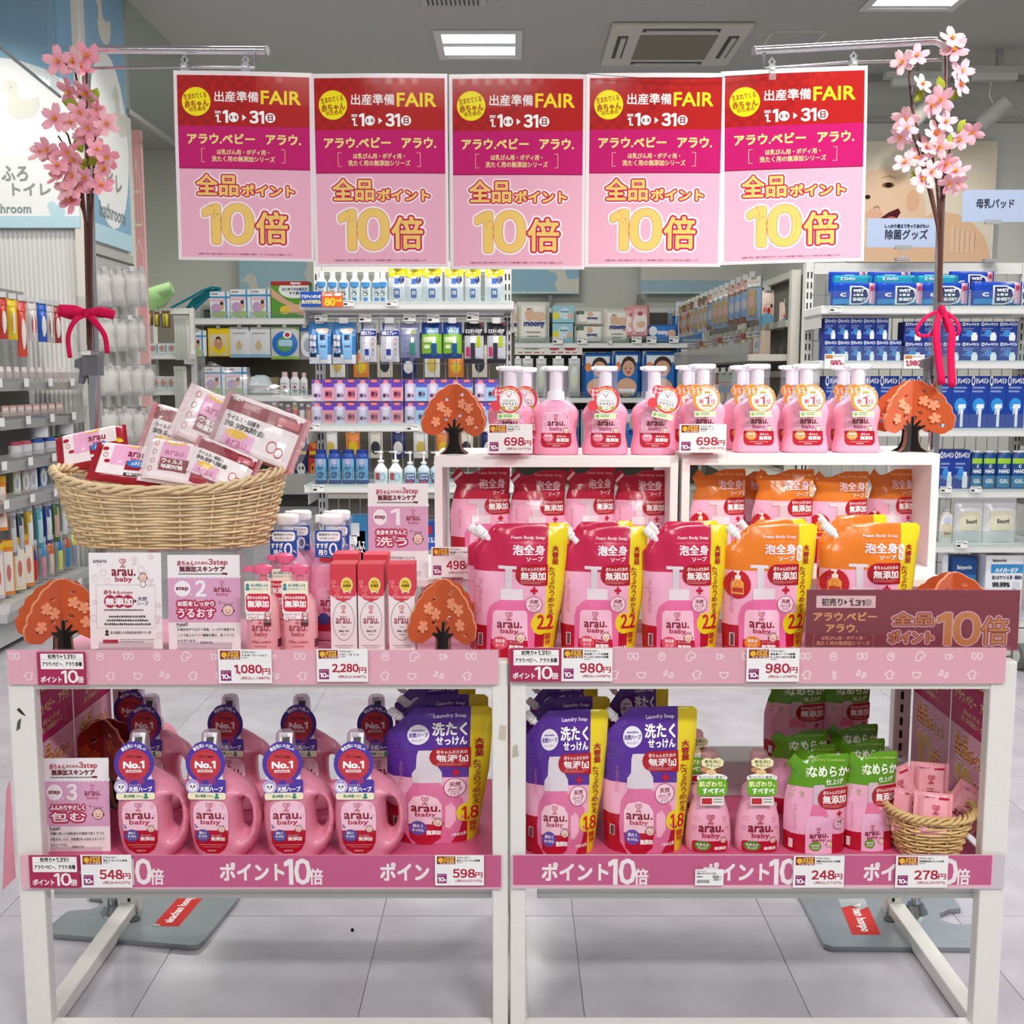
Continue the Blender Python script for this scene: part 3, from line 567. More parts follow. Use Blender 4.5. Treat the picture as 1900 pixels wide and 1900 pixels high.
def lotion():
    root=thing('pump_bottle','','bottle'); w=.03
    G().loft([(0,w*.93,w*.8),(.003,w,w*.86),(.075,w,w*.86),(.095,w*.93,w*.8),(.106,w*.65,w*.6),(.11,w*.45,w*.45)],32,2.3,col='f6b4bc').obj('bottle_body','plastic',root,smooth=.8)
    c=G(); c.cyl((0,0,.11),(0,0,.122),.014,n=18,col='ee6a92'); c.cyl((0,0,.122),(0,0,.14),.006,n=12,col='f07a9c'); c.loft([(.138,.013,.011),(.144,.018,.012),(.149,.017,.012),(.152,.010,.008)],20,2.2,col='ee6a92'); c.loft([(.141,.02,.005,-.014),(.149,.019,.005,-.013)],12,2,col='ee6a92'); c.obj('pump_head','plastic',root,smooth=.7)
    c=G(); c.loft([(.1,.02,.018),(.115,.0175,.016),(.14,.018,.014)],16,2,col='fdf4f8',cap=False); c.obj('clear_wrap','film',root,smooth=.6)
    a=Art(75,830,340,1340)
    logo(a,120,1100,268,1252,c1='b04058',c2='c05068',L=2,b=1.5); a.text('Milky Lotion',118,1275,270,1298,'c86878',2,1); a.tiny(140,1312,240,1320,'c86878',2)
    a.rect(318,1275,336,1335,'6a3038',2)
    t=G(); a.to(t,.058,.108,cx=.003,z0=0.027,yf=lambda x,z:supy(w*1.01,w*.87,x,2.3),gx=rng(-.027,.034,8)); t.obj('front_label','plastic',root,smooth=.9)
    a=Art(75,830,300,1140); a.rect(80,832,280,920,'f6eed2',1,16); a.text('皮ふ科医による',132,850,265,870,'4a8aa0',2,1); a.text('乳幼児安全性テスト済',132,878,268,894,'4a8aa0',2); a.ell(105,862,14,14,'4a8aa0',2); a.ell(105,885,18,12,'4a8aa0',2)
    a.rect(82,915,288,1048,'fbe8ec',1,24); a.rect(90,918,282,1040,'d02844',2,30); a.text('赤ちゃんのための',100,932,265,956,'fff',3,1); a.text('無添加',104,965,268,1010,'fff',3,2.5)
    a.poly([(92,1046),(235,1046),(228,1092),(130,1092),(112,1104),(114,1092),(92,1092)],'fbf4f4',3); a.text('新生児から使える',100,1052,225,1068,'a03040',4); a.text('スキンケア',105,1074,190,1088,'a03040',4,.5); smbody(a,262,1058,18,L=4); a.rect(226,1092,286,1138,'6a2c34',2,5); a.text('たっぷり',234,1098,280,1114,'fff',3)
    t=G(); a.to(t,.05,.068); t.box(-.0235,.022,.0001,.0005,.02,.067,'f6eed2'); t.obj('hang_tag','paper',root,loc=(-.003,-w*.86-.0015,.063),rot=(-.03,0,0))
    return root
def oil_box():
    root=thing('carton','','carton'); w,d,h=.046,.046,.145
    g=G(); g.box(-w/2,w/2,0,d,0,h,'f4e8ea'); g.box(-w/2-.0001,w/2+.0001,-.0001,d+.0001,h*.72,h+.0001,'d84050'); g.box(-w/2-.0001,w/2+.0001,-.0001,d+.0001,0,h*.08,'eda0ae'); g.obj('box_body','paper',root)
    a=Art(685,745,882,1335); a.poly([(685,785),(882,785),(882,905),(830,935),(783,948),(735,935),(685,905)],'d84050',1)
    a.ell(812,845,46,46,'e8c83c',2); a.ring(812,845,40,3,'fff',3); a.text('ママと',790,822,834,836,'4a3020',3,.5); a.text('共同開発',782,842,842,858,'4a3020',3,.5); a.poly([(780,885),(800,880),(795,900)],'f0e0e0',2); a.poly([(845,885),(825,880),(830,900)],'f0e0e0',2)
    heart(a,712,832,34,'f09aa0',2,3); heart(a,738,872,50,'f09aa0',2,3); a.text('ベビーマッサージにおすすめ',705,912,862,928,'fff',2,.3)
    n=30; a.line([(783+82*math.cos(6.283*i/n),1065+118*math.sin(6.283*i/n)) for i in range(n)],2.5,'555',2,True)
    heart(a,782,985,40,'c85068',2,3.5); a.text('baby',755,1032,808,1048,'b05068',2); a.text('arau.',724,1048,842,1080,'a04058',2,1); a.tiny(765,1098,800,1103,'888',2); a.text('Baby Oil',748,1118,818,1136,'555',2,.5); a.tiny(760,1145,806,1150,'888',2); a.tiny(712,1212,855,1217,'888',2); a.tiny(730,1226,838,1230,'888',2,3); a.text('SARAYA',758,1260,812,1270,'555',2)
    t=G(); a.to(t,w,h*.96,z0=0,yf=lambda x,z:-.0002,eps=.00012); t.obj('printed_design','paper',root)
    return root
def conditioner():
    root=thing('conditioner_bottle','','bottle'); u=.00042
    R=[(0,95),(6,102),(60,104),(150,96),(200,82),(235,70),(255,78),(285,72),(300,56),(320,42),(330,40)]; R=[(z*u,x*u,x*u*.68) for z,x in R]
    G().loft(R,32,2.4,col='f4b4cc').obj('bottle_body','plastic',root,smooth=.9)
    c=G(); c.loft([(330*u,.017,.016),(395*u,.0175,.0165),(440*u,.0165,.016),(450*u,.013,.012)],20,2.2,col='ecc8cc'); c.obj('measuring_cap','tint',root,smooth=.7); c=G(); c.cyl((0,0,330*u),(0,0,400*u),.011,n=14,col='f0a8b8'); c.obj('spout','plastic',root,smooth=.7)
    a=Art(0,0,200,220); logo(a,40,20,165,150,L=2); a.rect(10,160,190,218,'b8142c',1,14); a.ell(60,185,42,26,'5a9030',2); a.text('なめらか',30,172,92,186,'fff',3,.5); a.text('仕上げ',38,190,84,202,'fff',3,.5); a.text('無添加',120,190,180,206,'fff',2,1); babyface(a,165,158,15,L=3); doodles(a,[(30,40),(170,40),(20,90),(180,90)],24,'e8a0b8',2)
    t=G(); a.to(t,.076,.08,z0=.002,yf=lambda x,z:supy(.0437,.0297,x,2.4)+ (z>.06)*.003*(z-.06)/.02,gx=rng(-.036,.036,8),gz=[.06]); t.obj('front_label','plastic',root,smooth=.9)
    a=Art(160,495,315,745); a.poly([(240,560),(185,540),(182,515),(205,500),(238,508),(270,500),(295,515),(292,540)],'f2eeb8',1); a.text('新生児に',200,512,280,528,'3a4a20',2,.5); a.text('やさしい',205,532,275,546,'3a4a20',2,.5); a.ell(200,560,20,12,'c89060',2); a.ell(232,572,26,14,'e8c890',2); a.ell(272,565,18,12,'7a4a30',2)
    a.ell(237,600,78,22,'fafaf4',1); a.text('洗たくせっけんと一緒に使って',170,590,304,604,'3a4a30',2,.3); a.rect(162,605,314,690,'6ab020',1,26); a.text('肌ざわり、',172,618,304,644,'fcf8c0',2,1.5); a.text('すべすべ',190,652,300,680,'fff',2,1.5); a.rect(180,695,298,738,'ece8e0',1,4); a.rect(186,702,238,732,'c02838',2); a.rect(245,704,290,710,'999',2); a.rect(245,718,290,724,'999',2)
    t=G(); a.to(t,.058,.094); t.box(-.026,.027,.0001,.0005,.022,.05,'6ab020'); t.obj('hang_tag','paper',root,loc=(0,-.0335,.092),rot=(-.06,0,0))
    return root
# price cards
def pricecard(parent,w,h,lines,price,tax,L0=0):
    a=Art(0,0,360,245); a.rect(0,0,360,245,'f0eeee',0); a.rect(14,8,150,72,'8c2a20',1); a.ell(42,38,20,20,'e8b830',2); a.text('出産準備',68,12,140,28,'e8c080',2,.5); a.text('FAIR',68,30,142,54,'f0c038',2,1.5); a.text('1.1▸31日',36,56,140,70,'f0e0d0',2,.5)
    y=12
    for t,x1 in lines: a.text(t,160,y,x1,y+16,'222',1,.8); y+=22
    a.tiny(160,y,205,y+6,'555',1); n=len(price); a.text(price,292-(182 if ',' in price else 160),112,292,180,'b0203c',1,3.5); a.text('円',296,138,330+18,180,'b0203c',1,2); a.text('(税込%s円)'%tax,150,196,346,220,'b0405a',1,.8)
    a.rect(16,150,86,226,'8a2468',1); a.text('ポイント',24,156,78,168,'e8c8dc',2,.3); a.text('10',22,178,66,212,'fff',2,2); a.text('倍',66,192,82,210,'fff',2,.5)
    g=G(); g.box(-w/2,w/2,0,.0008,0,h,'f0eeee'); a.to(g,w,h,eps=.00012); return g
# ================= room =================
def mat_floor():
    m=bpy.data.materials.new('glossy_vinyl_floor'); m.use_nodes=True; n=m.node_tree.nodes; L=m.node_tree.links; b=n['Principled BSDF']
    tc=n.new('ShaderNodeTexCoord'); no=n.new('ShaderNodeTexNoise'); no.inputs['Scale'].default_value=6; no.inputs['Detail'].default_value=8; L.new(tc.outputs['Object'],no.inputs['Vector'])
    cr=n.new('ShaderNodeValToRGB'); cr.color_ramp.elements[0].color=(*rgb('aba8af'),1); cr.color_ramp.elements[1].color=(*rgb('bebbc2'),1); cr.color_ramp.elements[0].position=.3; cr.color_ramp.elements[1].position=.7; L.new(no.outputs[0],cr.inputs[0]); L.new(cr.outputs[0],b.inputs['Base Color'])
    n2=n.new('ShaderNodeTexNoise'); n2.inputs['Scale'].default_value=2.2; n2.inputs['Detail'].default_value=4; L.new(tc.outputs['Object'],n2.inputs['Vector']); bp=n.new('ShaderNodeBump'); bp.inputs['Strength'].default_value=.25; bp.inputs['Distance'].default_value=.01; L.new(n2.outputs[0],bp.inputs['Height']); L.new(bp.outputs[0],b.inputs['Normal'])
    mr=n.new('ShaderNodeMapRange'); mr.inputs[3].default_value=.1; mr.inputs[4].default_value=.24; L.new(no.outputs[0],mr.inputs[0]); L.new(mr.outputs[0],b.inputs['Roughness']); b.inputs['Specular IOR Level'].default_value=.5
    return m
MF=mat_floor()
g=G(); g.box(-7,7,-4,13.2,-.1,-.004,'8a888c'); fl=structure(g.obj('floor','paint'))
# floor sheets, each its own piece with a thin dark joint
sheet=None; k=0
xs=[-.30+.4425*(i-10) for i in range(21)]; ys=[-.27+.9*i for i in range(13)]
for j,y in enumerate(ys):
    for i,x in enumerate(xs):
        if sheet is None:
            g=G(); g.box(0,.4408,0,.8983,-.004,0,'ccc'); o=g.obj('floor_tile','paint',fl); o.data.materials.clear(); o.data.materials.append(MF); sheet=o
        else:
            o=sheet.copy(); C.objects.link(o); o.parent=fl
        o.location=(x,y,0)
g=G(); g.box(-7,7,-4,13.2,CEIL,CEIL+.1,'c0c0bc'); structure(g.obj('ceiling','matte'))
g=G(); g.box(-4.4,3.0,11.45,11.6,0,CEIL,'d4d6cc'); structure(g.obj('wall_back','matte'))
g=G(); g.box(2.62,7,8.7,8.85,0,CEIL,'d2d3ca'); g.box(2.62,7,8.66,8.7,CEIL-.34,CEIL-.31,'b4b4ae'); g.box(2.62,7,8.62,8.7,CEIL-.04,CEIL,'a8a8a4'); structure(g.obj('wall_right','matte'))
g=G(); g.box(2.5,2.62,8.7,11.6,0,CEIL,'d2d3ca'); structure(g.obj('wall_side','matte'))
xl=-2.33
# corrugated fin wall facing the camera and the side wall running back
g=G(); g.box(-5,xl,6.2,6.3,0,CEIL,'dcdcd8'); o=structure(g.obj('wall_front_left','matte'))
gg=G(); 
for i in range(64): x=-4.0+i*.026; gg.cyl((x,6.2,0),(x,6.2,2.04),.009,n=6,col='e4e4e0',cap=False)
gg.obj('corrugation','matte',o,kind='stuff')
g=G(); g.box(xl-.12,xl-.02,6.3,6.95,0,CEIL,'dcdcd4'); g.box(-3.4,xl-.02,6.95,7.05,0,CEIL,'d8d8ce'); structure(g.obj('wall_left','matte'))
g=G(); g.box(-4.4,-4.3,6.9,11.6,0,CEIL,'d4d6cc'); structure(g.obj('wall_far_left','matte'))
g=G(); g.box(xl-.05,xl+.015,6.16,6.2,0,CEIL,'e0ddd2'); structure(g.obj('trim_1','paint'))
def duck(a,cx,cy,s,col,L=2,d=1):
    pts=[(-.5,-.05),(-.38,-.3),(-.42,-.52),(-.62,-.62),(-.82,-.6),(-.72,-.7),(-.6,-.78),(-.48,-.95),(-.28,-1.0),(-.1,-.92),(-.02,-.75),(-.02,-.5),(.08,-.3),(.4,-.28),(.75,-.42),(.8,-.1),(.65,.22),(.35,.38),(0,.42),(-.35,.3)]
    a.poly([(cx+d*x*s,cy+y*s) for x,y in pts],col,L); a.ell(cx-d*.28*s,cy-.72*s,.05*s,.06*s,'c8ccc0',L+1,8)
# blue duck boards over the wash and bath corner
a=Art(-400,-90,150,422); a.rect(-400,-90,150,422,'8fb6cf',0); 
a.ell(-20,330,260,230,'f2f4f2',1,28); duck(a,40,195,52,'dfe0d4',2); duck(a,-150,250,60,'e4e4dc',2); duck(a,-40,20,70,'d8dace',2,-1)  # big white ellipse paints the wall washer's glow into the print
a.text('ふろ',-2,305,50,333,'9a9a9a',3,1); a.text('お',-40,305,-10,333,'9a9a9a',3,1); a.text('トイレ',18,338,94,360,'9a9a9a',3,1); a.text('bathroom',-36,377,53,394,'8a9a9a',3,.5)
a.ell(105,390,16,12,'bfe0e8',2); a.ell(95,380,9,8,'bfe0e8',2); a.rect(-400,400,150,422,'bcdde8',3)
x0,z1=W(-400,-90,6.15); x1,z0=W(148,422,6.15)
g=G(); g.box(x0,x1,6.16,6.19,z0,min(z1,CEIL-.02),'c8dde4'); o=g.obj('wall_poster','matte'); tag(o,'large blue board of white ducks and grey lettering above the corrugated wall','board')
p=G(); a2=Art(-400,-90,150,422); a2.P=a.P; a2.clip(); a2.to(p,x1-x0,z1-z0,eps=.0008); p.v=[(v[0]+(x0+x1)/2,v[1]+6.16,min(v[2]+z0,CEIL-.02)) for v in p.v]; p.obj('print','matte',o)
a=Art(0,0,300,600); a.rect(0,0,300,600,'8fb6cf',0); a.ell(150,360,150,200,'f2f4f2',1,24); duck(a,130,110,80,'dcdcd0',2); duck(a,240,300,80,'dcdcd0',2); a.text('トイレ',60,430,230,470,'9a9a9a',3,2); a.text('bathroom',50,505,250,540,'8a9a9a',3,1); a.rect(0,560,300,600,'bcdde8',2)  # white ellipse is the wall light's glow, painted on the board
yA,yB=6.3,6.92; z0=2.0; g=G(); g.box(xl-.02,xl,yA,yB,z0,CEIL-.01,'c8dde4'); o=g.obj('wall_poster','matte'); tag(o,'narrow blue duck board on the wall returning away behind the pole','board')
p=G(); a.clip(); a.to(p,yB-yA,CEIL-.02-z0,z0=z0,mapf=lambda u,z,e:(xl+e*4,(yA+yB)/2+u,z)); p.obj('print','matte',o)
a=Art(0,0,100,400); a.rect(0,0,100,400,'eeb0b4',0); a.line([(50,60),(20,110),(20,200),(80,200),(80,110),(50,60)],5,'f4ecd8',1); a.line([(50,60),(50,200)],4,'f4ecd8',1); a.line([(20,130),(80,130)],4,'f4ecd8',1); a.line([(15,330),(15,260),(50,230),(85,260),(85,330)],5,'f4ecd8',1)
x0,z1=W(238,240,7.6); x1,z0=W(272,590,7.6); g=G(); g.box(x0,x1,7.62,7.66,0,z1,'e8b8b8'); a.to(g,x1-x0,z1-z0,cx=(x0+x1)/2,z0=z0,mapf=lambda u,z,e:(u,7.62-e*3-.001,z)); o=g.obj('wall_poster','matte'); tag(o,'narrow pink board with cream window drawings beside the glove rack','board')
g=G(); g.box(x1,-1.2,11.4,11.44,0,CEIL-.3,'d8dace'); structure(g.obj('wall_panel','matte'))
# glass smoke barriers with steel rails
for nm,(pa,pb) in enumerate((((228,112,6.9),(330,200,8.6)),)):
    xa,za=W(pa[0],pa[1],pa[2]); xb,zb=xa,za
    g=G(); g.box(xa-.01,xa+.01,6.95,11.3,2.83,2.86,'b8b8b4'); o=g.obj('smoke_barrier','metal'); tag(o,'glass smoke barrier with thin steel rails hanging below the ceiling','smoke barrier')
    q=G(); q.box(xa-.003,xa+.003,6.95,11.3,2.86,CEIL,'f0f4f2'); q.obj('glass_pane','clear',o)
    q=G(); 
    for y in(8.2,9.6,11): q.box(xa-.006,xa+.006,y-.008,y+.008,2.86,CEIL,'a8a8a4')
    q.obj('rail','metal',o)
xa,za=W(0,88,5.3)
g=G(); g.tube([W(-60,40,5.2)[:1]+(5.2,)+W(-60,40,5.2)[1:],W(0,88,5.3)[:1]+(5.3,)+W(0,88,5.3)[1:],W(112,180,6.1)[:1]+(6.1,)+W(112,180,6.1)[1:]],.008,4,'4a5258'); o=g.obj('barrier_rail','metal'); tag(o,'dark steel bottom rail of the glass barrier crossing the blue board','smoke barrier')
q=G(); A=Vector((W(-60,40,5.2)[0],5.2,W(-60,40,5.2)[1])); B=Vector((W(112,180,6.1)[0],6.1,W(112,180,6.1)[1])); q.add([A,B,(B.x,B.y,CEIL),(A.x,A.y,CEIL)],[(0,1,2,3)],'e8eef0'); q.obj('glass_pane','clear',o)
# back-wall duck boards and band
def board(px0,py0,px1,py1,Y,draw,label,th=.03):
    x0,z1=W(px0,py0,Y); x1,z0=W(px1,py1,Y); g=G(); g.box(x0,x1,Y,Y+th,z0,z1,'c0dce4'); o=g.obj('wall_poster','matte'); tag(o,label,'board')
    a=Art(px0,py0,px1,py1); draw(a); a.clip(); p=G(); a.to(p,x1-x0,z1-z0,cx=(x0+x1)/2,z0=z0,mapf=lambda u,z,e:(u,Y-e*6-.002,z)); p.obj('print','matte',o); return o
def d1(a): a.rect(440,440,583,560,'a8ccd8',0); duck(a,475,545,38,'d8dacc',1); duck(a,590,510,50,'d8dacc',1); 
board(442,440,583,545,11.3,d1,'pale blue duck board above the bath goods shelf')
def d2(a): a.rect(940,440,1075,545,'9cc4d6',0); duck(a,1050,530,42,'dcdccc',1); duck(a,935,560,52,'dcdccc',1); a.rect(940,541,1075,545,'c8e0e8',2)
board(945,440,1074,545,11.3,d2,'pale blue duck board right of the white end shelf')
def d3(a): a.rect(1180,440,1520,545,'d8d8cc',0); a.rect(1180,520,1520,545,'a8c8d4',1); duck(a,1438,522,24,'a4c6d4',1,1); duck(a,1475,515,30,'a4c6d4',1,1); a.rect(1180,541,1520,545,'c8dce4',2)
board(1190,440,1480,545,11.3,d3,'cream board with a pale blue band behind the aisle rack')
# baby photo on the right wall
def bp(a):
    a.rect(1560,260,1840,486,'eee4cc',0); a.ell(1640,395,78,82,'f0cfae',1,28); a.ell(1618,420,70,72,'f2d2b4',1,24); a.poly([(1660,486),(1690,420),(1735,390),(1790,400),(1825,440),(1840,486)],'eec4a0',2); a.rect(1560,455,1760,486,'eec6a4',1)
    a.ell(1693,372,12,20,'eabb98',2); a.ell(1648,343,11,5,'8a6048',3); a.ell(1649,343,6,5,'2a1a14',4); a.ell(1612,365,5,4,'2a1a14',4); a.line([(1636,330),(1648,326),(1662,330)],1.5,'c49a78',3)
    a.line([(1624,385),(1630,382),(1634,386)],2,'b07a5c',3); a.poly([(1632,408),(1650,394),(1668,386),(1672,394),(1664,408),(1650,414)],'5a1c20',3); a.ell(1656,406,9,5,'c8606a',4); a.ell(1625,398,16,12,'f0bca0',2); 
    for k in range(5): a.rect(1762+k*9,418+k*3,1770+k*9,470,'f0cdae',3,3); a.line([(1771+k*9,420+k*3),(1771+k*9,466)],.8,'c89878',4)
    for k in range(7): a.line([(1630+k*5,314-k%3),(1634+k*5,309)],.7,'c8a888',3)
board(1585,262,1840,486,8.6,bp,'large photo poster of a smiling bare-shouldered baby on the right wall')
# lettered blue signs standing on the right shelf
def sgn(px0,py0,px1,py1,Y,texts,lab,ztop):
    x0,z1=W(px0,py0,Y); x1,z0=W(px1,py1,Y); t=thing('shelf_sign',lab,'sign',((x0+x1)/2,Y,z0),group=None); w,h=x1-x0,z1-z0
    g=G(); g.box(-w/2,w/2,0,.004,0,h,'b4c2dc'); a=Art(px0,py0,px1,py1); 
    for s,*b in texts: a.text(s,*b,'1a2236',1,.4)
    a.to(g,w,h,eps=.0006); g.obj('sign_panel','paper',t); q=G(); q.cyl((.0,.006,-(z0-ztop)),(.0,.006,0),.003,n=6,col='ccc'); q.box(-.035,.035,-.004,.01,-.008,.008,'d8d8d8'); q.box(-.03,.03,-.01,.02,ztop-z0,ztop-z0+.012,'d8d8d8'); q.obj('stand','metal',t)
# ceiling fittings
def light(cx,cy,w,d,lab):
    t=thing('ceiling_light',lab,'ceiling light',(cx,cy,CEIL)); g=G()
    g.box(-w/2-.05,w/2+.05,-d/2-.05,-d/2,-.012,-.001,'e8e8e8'); g.box(-w/2-.05,w/2+.05,d/2,d/2+.05,-.012,-.001,'e8e8e8'); g.box(-w/2-.05,-w/2,-d/2,d/2,-.012,-.001,'e8e8e8'); g.box(w/2,w/2+.05,-d/2,d/2,-.012,-.001,'e8e8e8'); g.obj('frame','paint',t,bev=.003)
    for s in(-.25,.25): q=G(); q.box(-w/2,w/2,s*d-.07*d*2,s*d+.07*d*2,-.010,-.002,'fff'); q.obj('tube','glow',t)
    q=G(); q.box(-w/2,w/2,-d/2,d/2,-.0019,-.0008,'d0d4d8'); q.obj('reflector','paint',t)
def cpt(px,py):
    u=(px-950)/F; v=(950-py)/F; t=(CEIL-H)/(v*CT-ST); return u*t,(v*ST+CT)*t
_a=cpt(803,55);_b=cpt(970,55);_c=cpt(895,108)
LX,LY=(_a[0]+_b[0])/2,(_a[1]+_c[1])/2; light(LX,LY,_b[0]-_a[0]-.1,abs(_c[1]-_a[1])-.1,'two-tube square ceiling light above the banners')
_a=cpt(1610,0);_b=cpt(1790,0); light((_a[0]+_b[0])/2,_a[1]-.12,_b[0]-_a[0]-.1,.5,'ceiling light cut by the top edge above the right pole')
x0,y0=cpt(1100,118); x1,y1=cpt(1300,42); x2,_=cpt(1375,118)
cx,cy,hw=.5*(cpt(1115,115)[0]+cpt(1350,115)[0]),(cpt(1240,115)[1]+cpt(1250,40)[1])/2,.5*(cpt(1350,115)[0]-cpt(1115,115)[0])
hd=(cpt(1250,40)[1]-cpt(1240,115)[1])/-2; hd=abs(hd)
t=thing('air_conditioner','square cassette air conditioner in the ceiling right of the light','air conditioner',(cx,cy,CEIL))
g=G(); g.box(-hw,hw,-hd,hd,-.03,-.001,'dad8cc'); g.obj('cassette_panel','paint',t,bev=.012)
g=G(); g.box(-hw*.56,hw*.56,-hd*.6,hd*.6,-.036,-.028,'8e8a7c'); g.obj('grille','matte',t)
for sx,sy in((1,0),(-1,0),(0,1),(0,-1)):
    q=G(); 
    if sx: q.box(sx*hw*.8-.035,sx*hw*.8+.035,-hd*.55,hd*.55,-.033,-.029,'3a3a36'); q.box(sx*hw*.8-.012,sx*hw*.8+.02,-hd*.5,hd*.5,-.042,-.033,'d4d2c6')
    else: q.box(-hw*.55,hw*.55,sy*hd*.82-.03,sy*hd*.82+.03,-.033,-.029,'3a3a36'); q.box(-hw*.5,hw*.5,sy*hd*.82-.012,sy*hd*.82+.015,-.042,-.033,'d4d2c6')
    q.obj('air_louver','paint',t)
c=[cpt(1400,94),cpt(1500,94),cpt(1540,58),cpt(1437,58)]
q=G(); xx0,xx1=(c[0][0]+c[3][0])/2,(c[1][0]+c[2][0])/2; ya,yb=c[0][1],c[2][1]
for bx in((xx0,xx1,ya-.012,ya+.012),(xx0,xx1,yb-.012,yb+.012),(xx0,xx0+.02,yb,ya),(xx1-.02,xx1,yb,ya)): q.box(bx[0],bx[1],min(bx[2:]),max(bx[2:]),CEIL-.004,CEIL-.0002,'dcdcd4')
tag(q.obj('access_hatch','paint'),'thin square frame of a ceiling access hatch above the pole arm','hatch')
x0,y0=cpt(793,7); x1,_=cpt(893,7); t=thing('air_vent','dark slatted air vent cut by the top edge of the ceiling','vent',((x0+x1)/2,y0-.2,CEIL)); w=(x1-x0)/2
q=G(); q.box(-w-.03,w+.03,-.22,.2,-.012,-.0005,'c8c8c4'); q.obj('frame','paint',t); 
for i in range(12): q=G(); q.box(-w+i*w/6+.005,-w+(i+.5)*w/6,-.18,.18,-.018,-.012,'2a2a2a'); q.obj('slat','metal',t)
for i,(px,py) in enumerate(((1850,205),(1705,215))):
    Y=8.0; x,z=W(px,py,Y); t=thing('spotlight','grey cylindrical track spotlight %s'%('right of the right blossom' if i==0 else 'half hidden behind the right blossom'),'spotlight',(x,Y,z))
    q=G(); q.cyl((.05,-.06,.06),(-.09,.05,-.09),.055,.06,18,'b8b8b0'); q.obj('lamp_head','paint',t,smooth=.6); q=G(); q.tube([(0,0,0),(-.06,0,.1),(-.05,0,.22)],.008,6,'aaa'); q.obj('bracket','metal',t); q=G(); q.box(-.2,.12,-.03,.03,.2,.25,'ccccc4'); q.obj('track_adapter','paint',t)
    q=G(); q.tube([(.05,0,.22),(.22,0,.1),(.2,0,-.02),(.06,-.05,.03)],.004,5,'999'); q.obj('cable','plastic',t)
    q=G(); q.box(x-.25,x+.2,Y-.04,Y+.04,z+.25,z+.29,'c0c0b8'); q.box(x-.02,x+.02,Y-.02,Y+.02,z+.29,CEIL,'b0b0a8'); tag(q.obj('light_track','paint'),'short light track on the ceiling holding the spotlight %s'%('right of' if i==0 else 'behind')+' the blossom','track')
x,z=W(1833,293,8.6); t=thing('wall_ventilator','round beige fan-like wall fitting with a pull cord on the right wall','ventilator',(x,8.69,z)); r=.098
q=G(); q.cyl((0,0,0),(0,-.05,0),r,r*.9,28,'a89e8e'); q.obj('rim','paint',t,smooth=.5); q=G(); q.cyl((0,-.05,0),(0,-.07,0),r*.66,r*.6,24,'8a8072'); q.obj('grille','matte',t,smooth=.5); q=G(); q.cyl((0,-.07,0),(0,-.08,0),r*.2,r*.18,12,'b0a698'); q.obj('hub','paint',t); q=G(); q.tube([(-.01,-.06,-r*.9),(-.015,-.06,-r*1.3),(-.02,-.06,-r*1.8)],.003,4,'887'); q.cyl((-.02,-.06,-r*1.7),(-.02,-.06,-r*1.95),.008,n=6,col='776'); q.obj('pull_cord','matte',t)
x,y=cpt(1870,147); t=thing('ceiling_sprinkler','small dark sprinkler head on the ceiling at right','sprinkler',(x,y,CEIL)); q=G(); q.cyl((0,0,-.005),(0,0,0),.04,n=14,col='777'); q.cyl((0,0,-.05),(0,0,-.005),.012,n=8,col='444'); q.obj('sprinkler_head','metal',t)
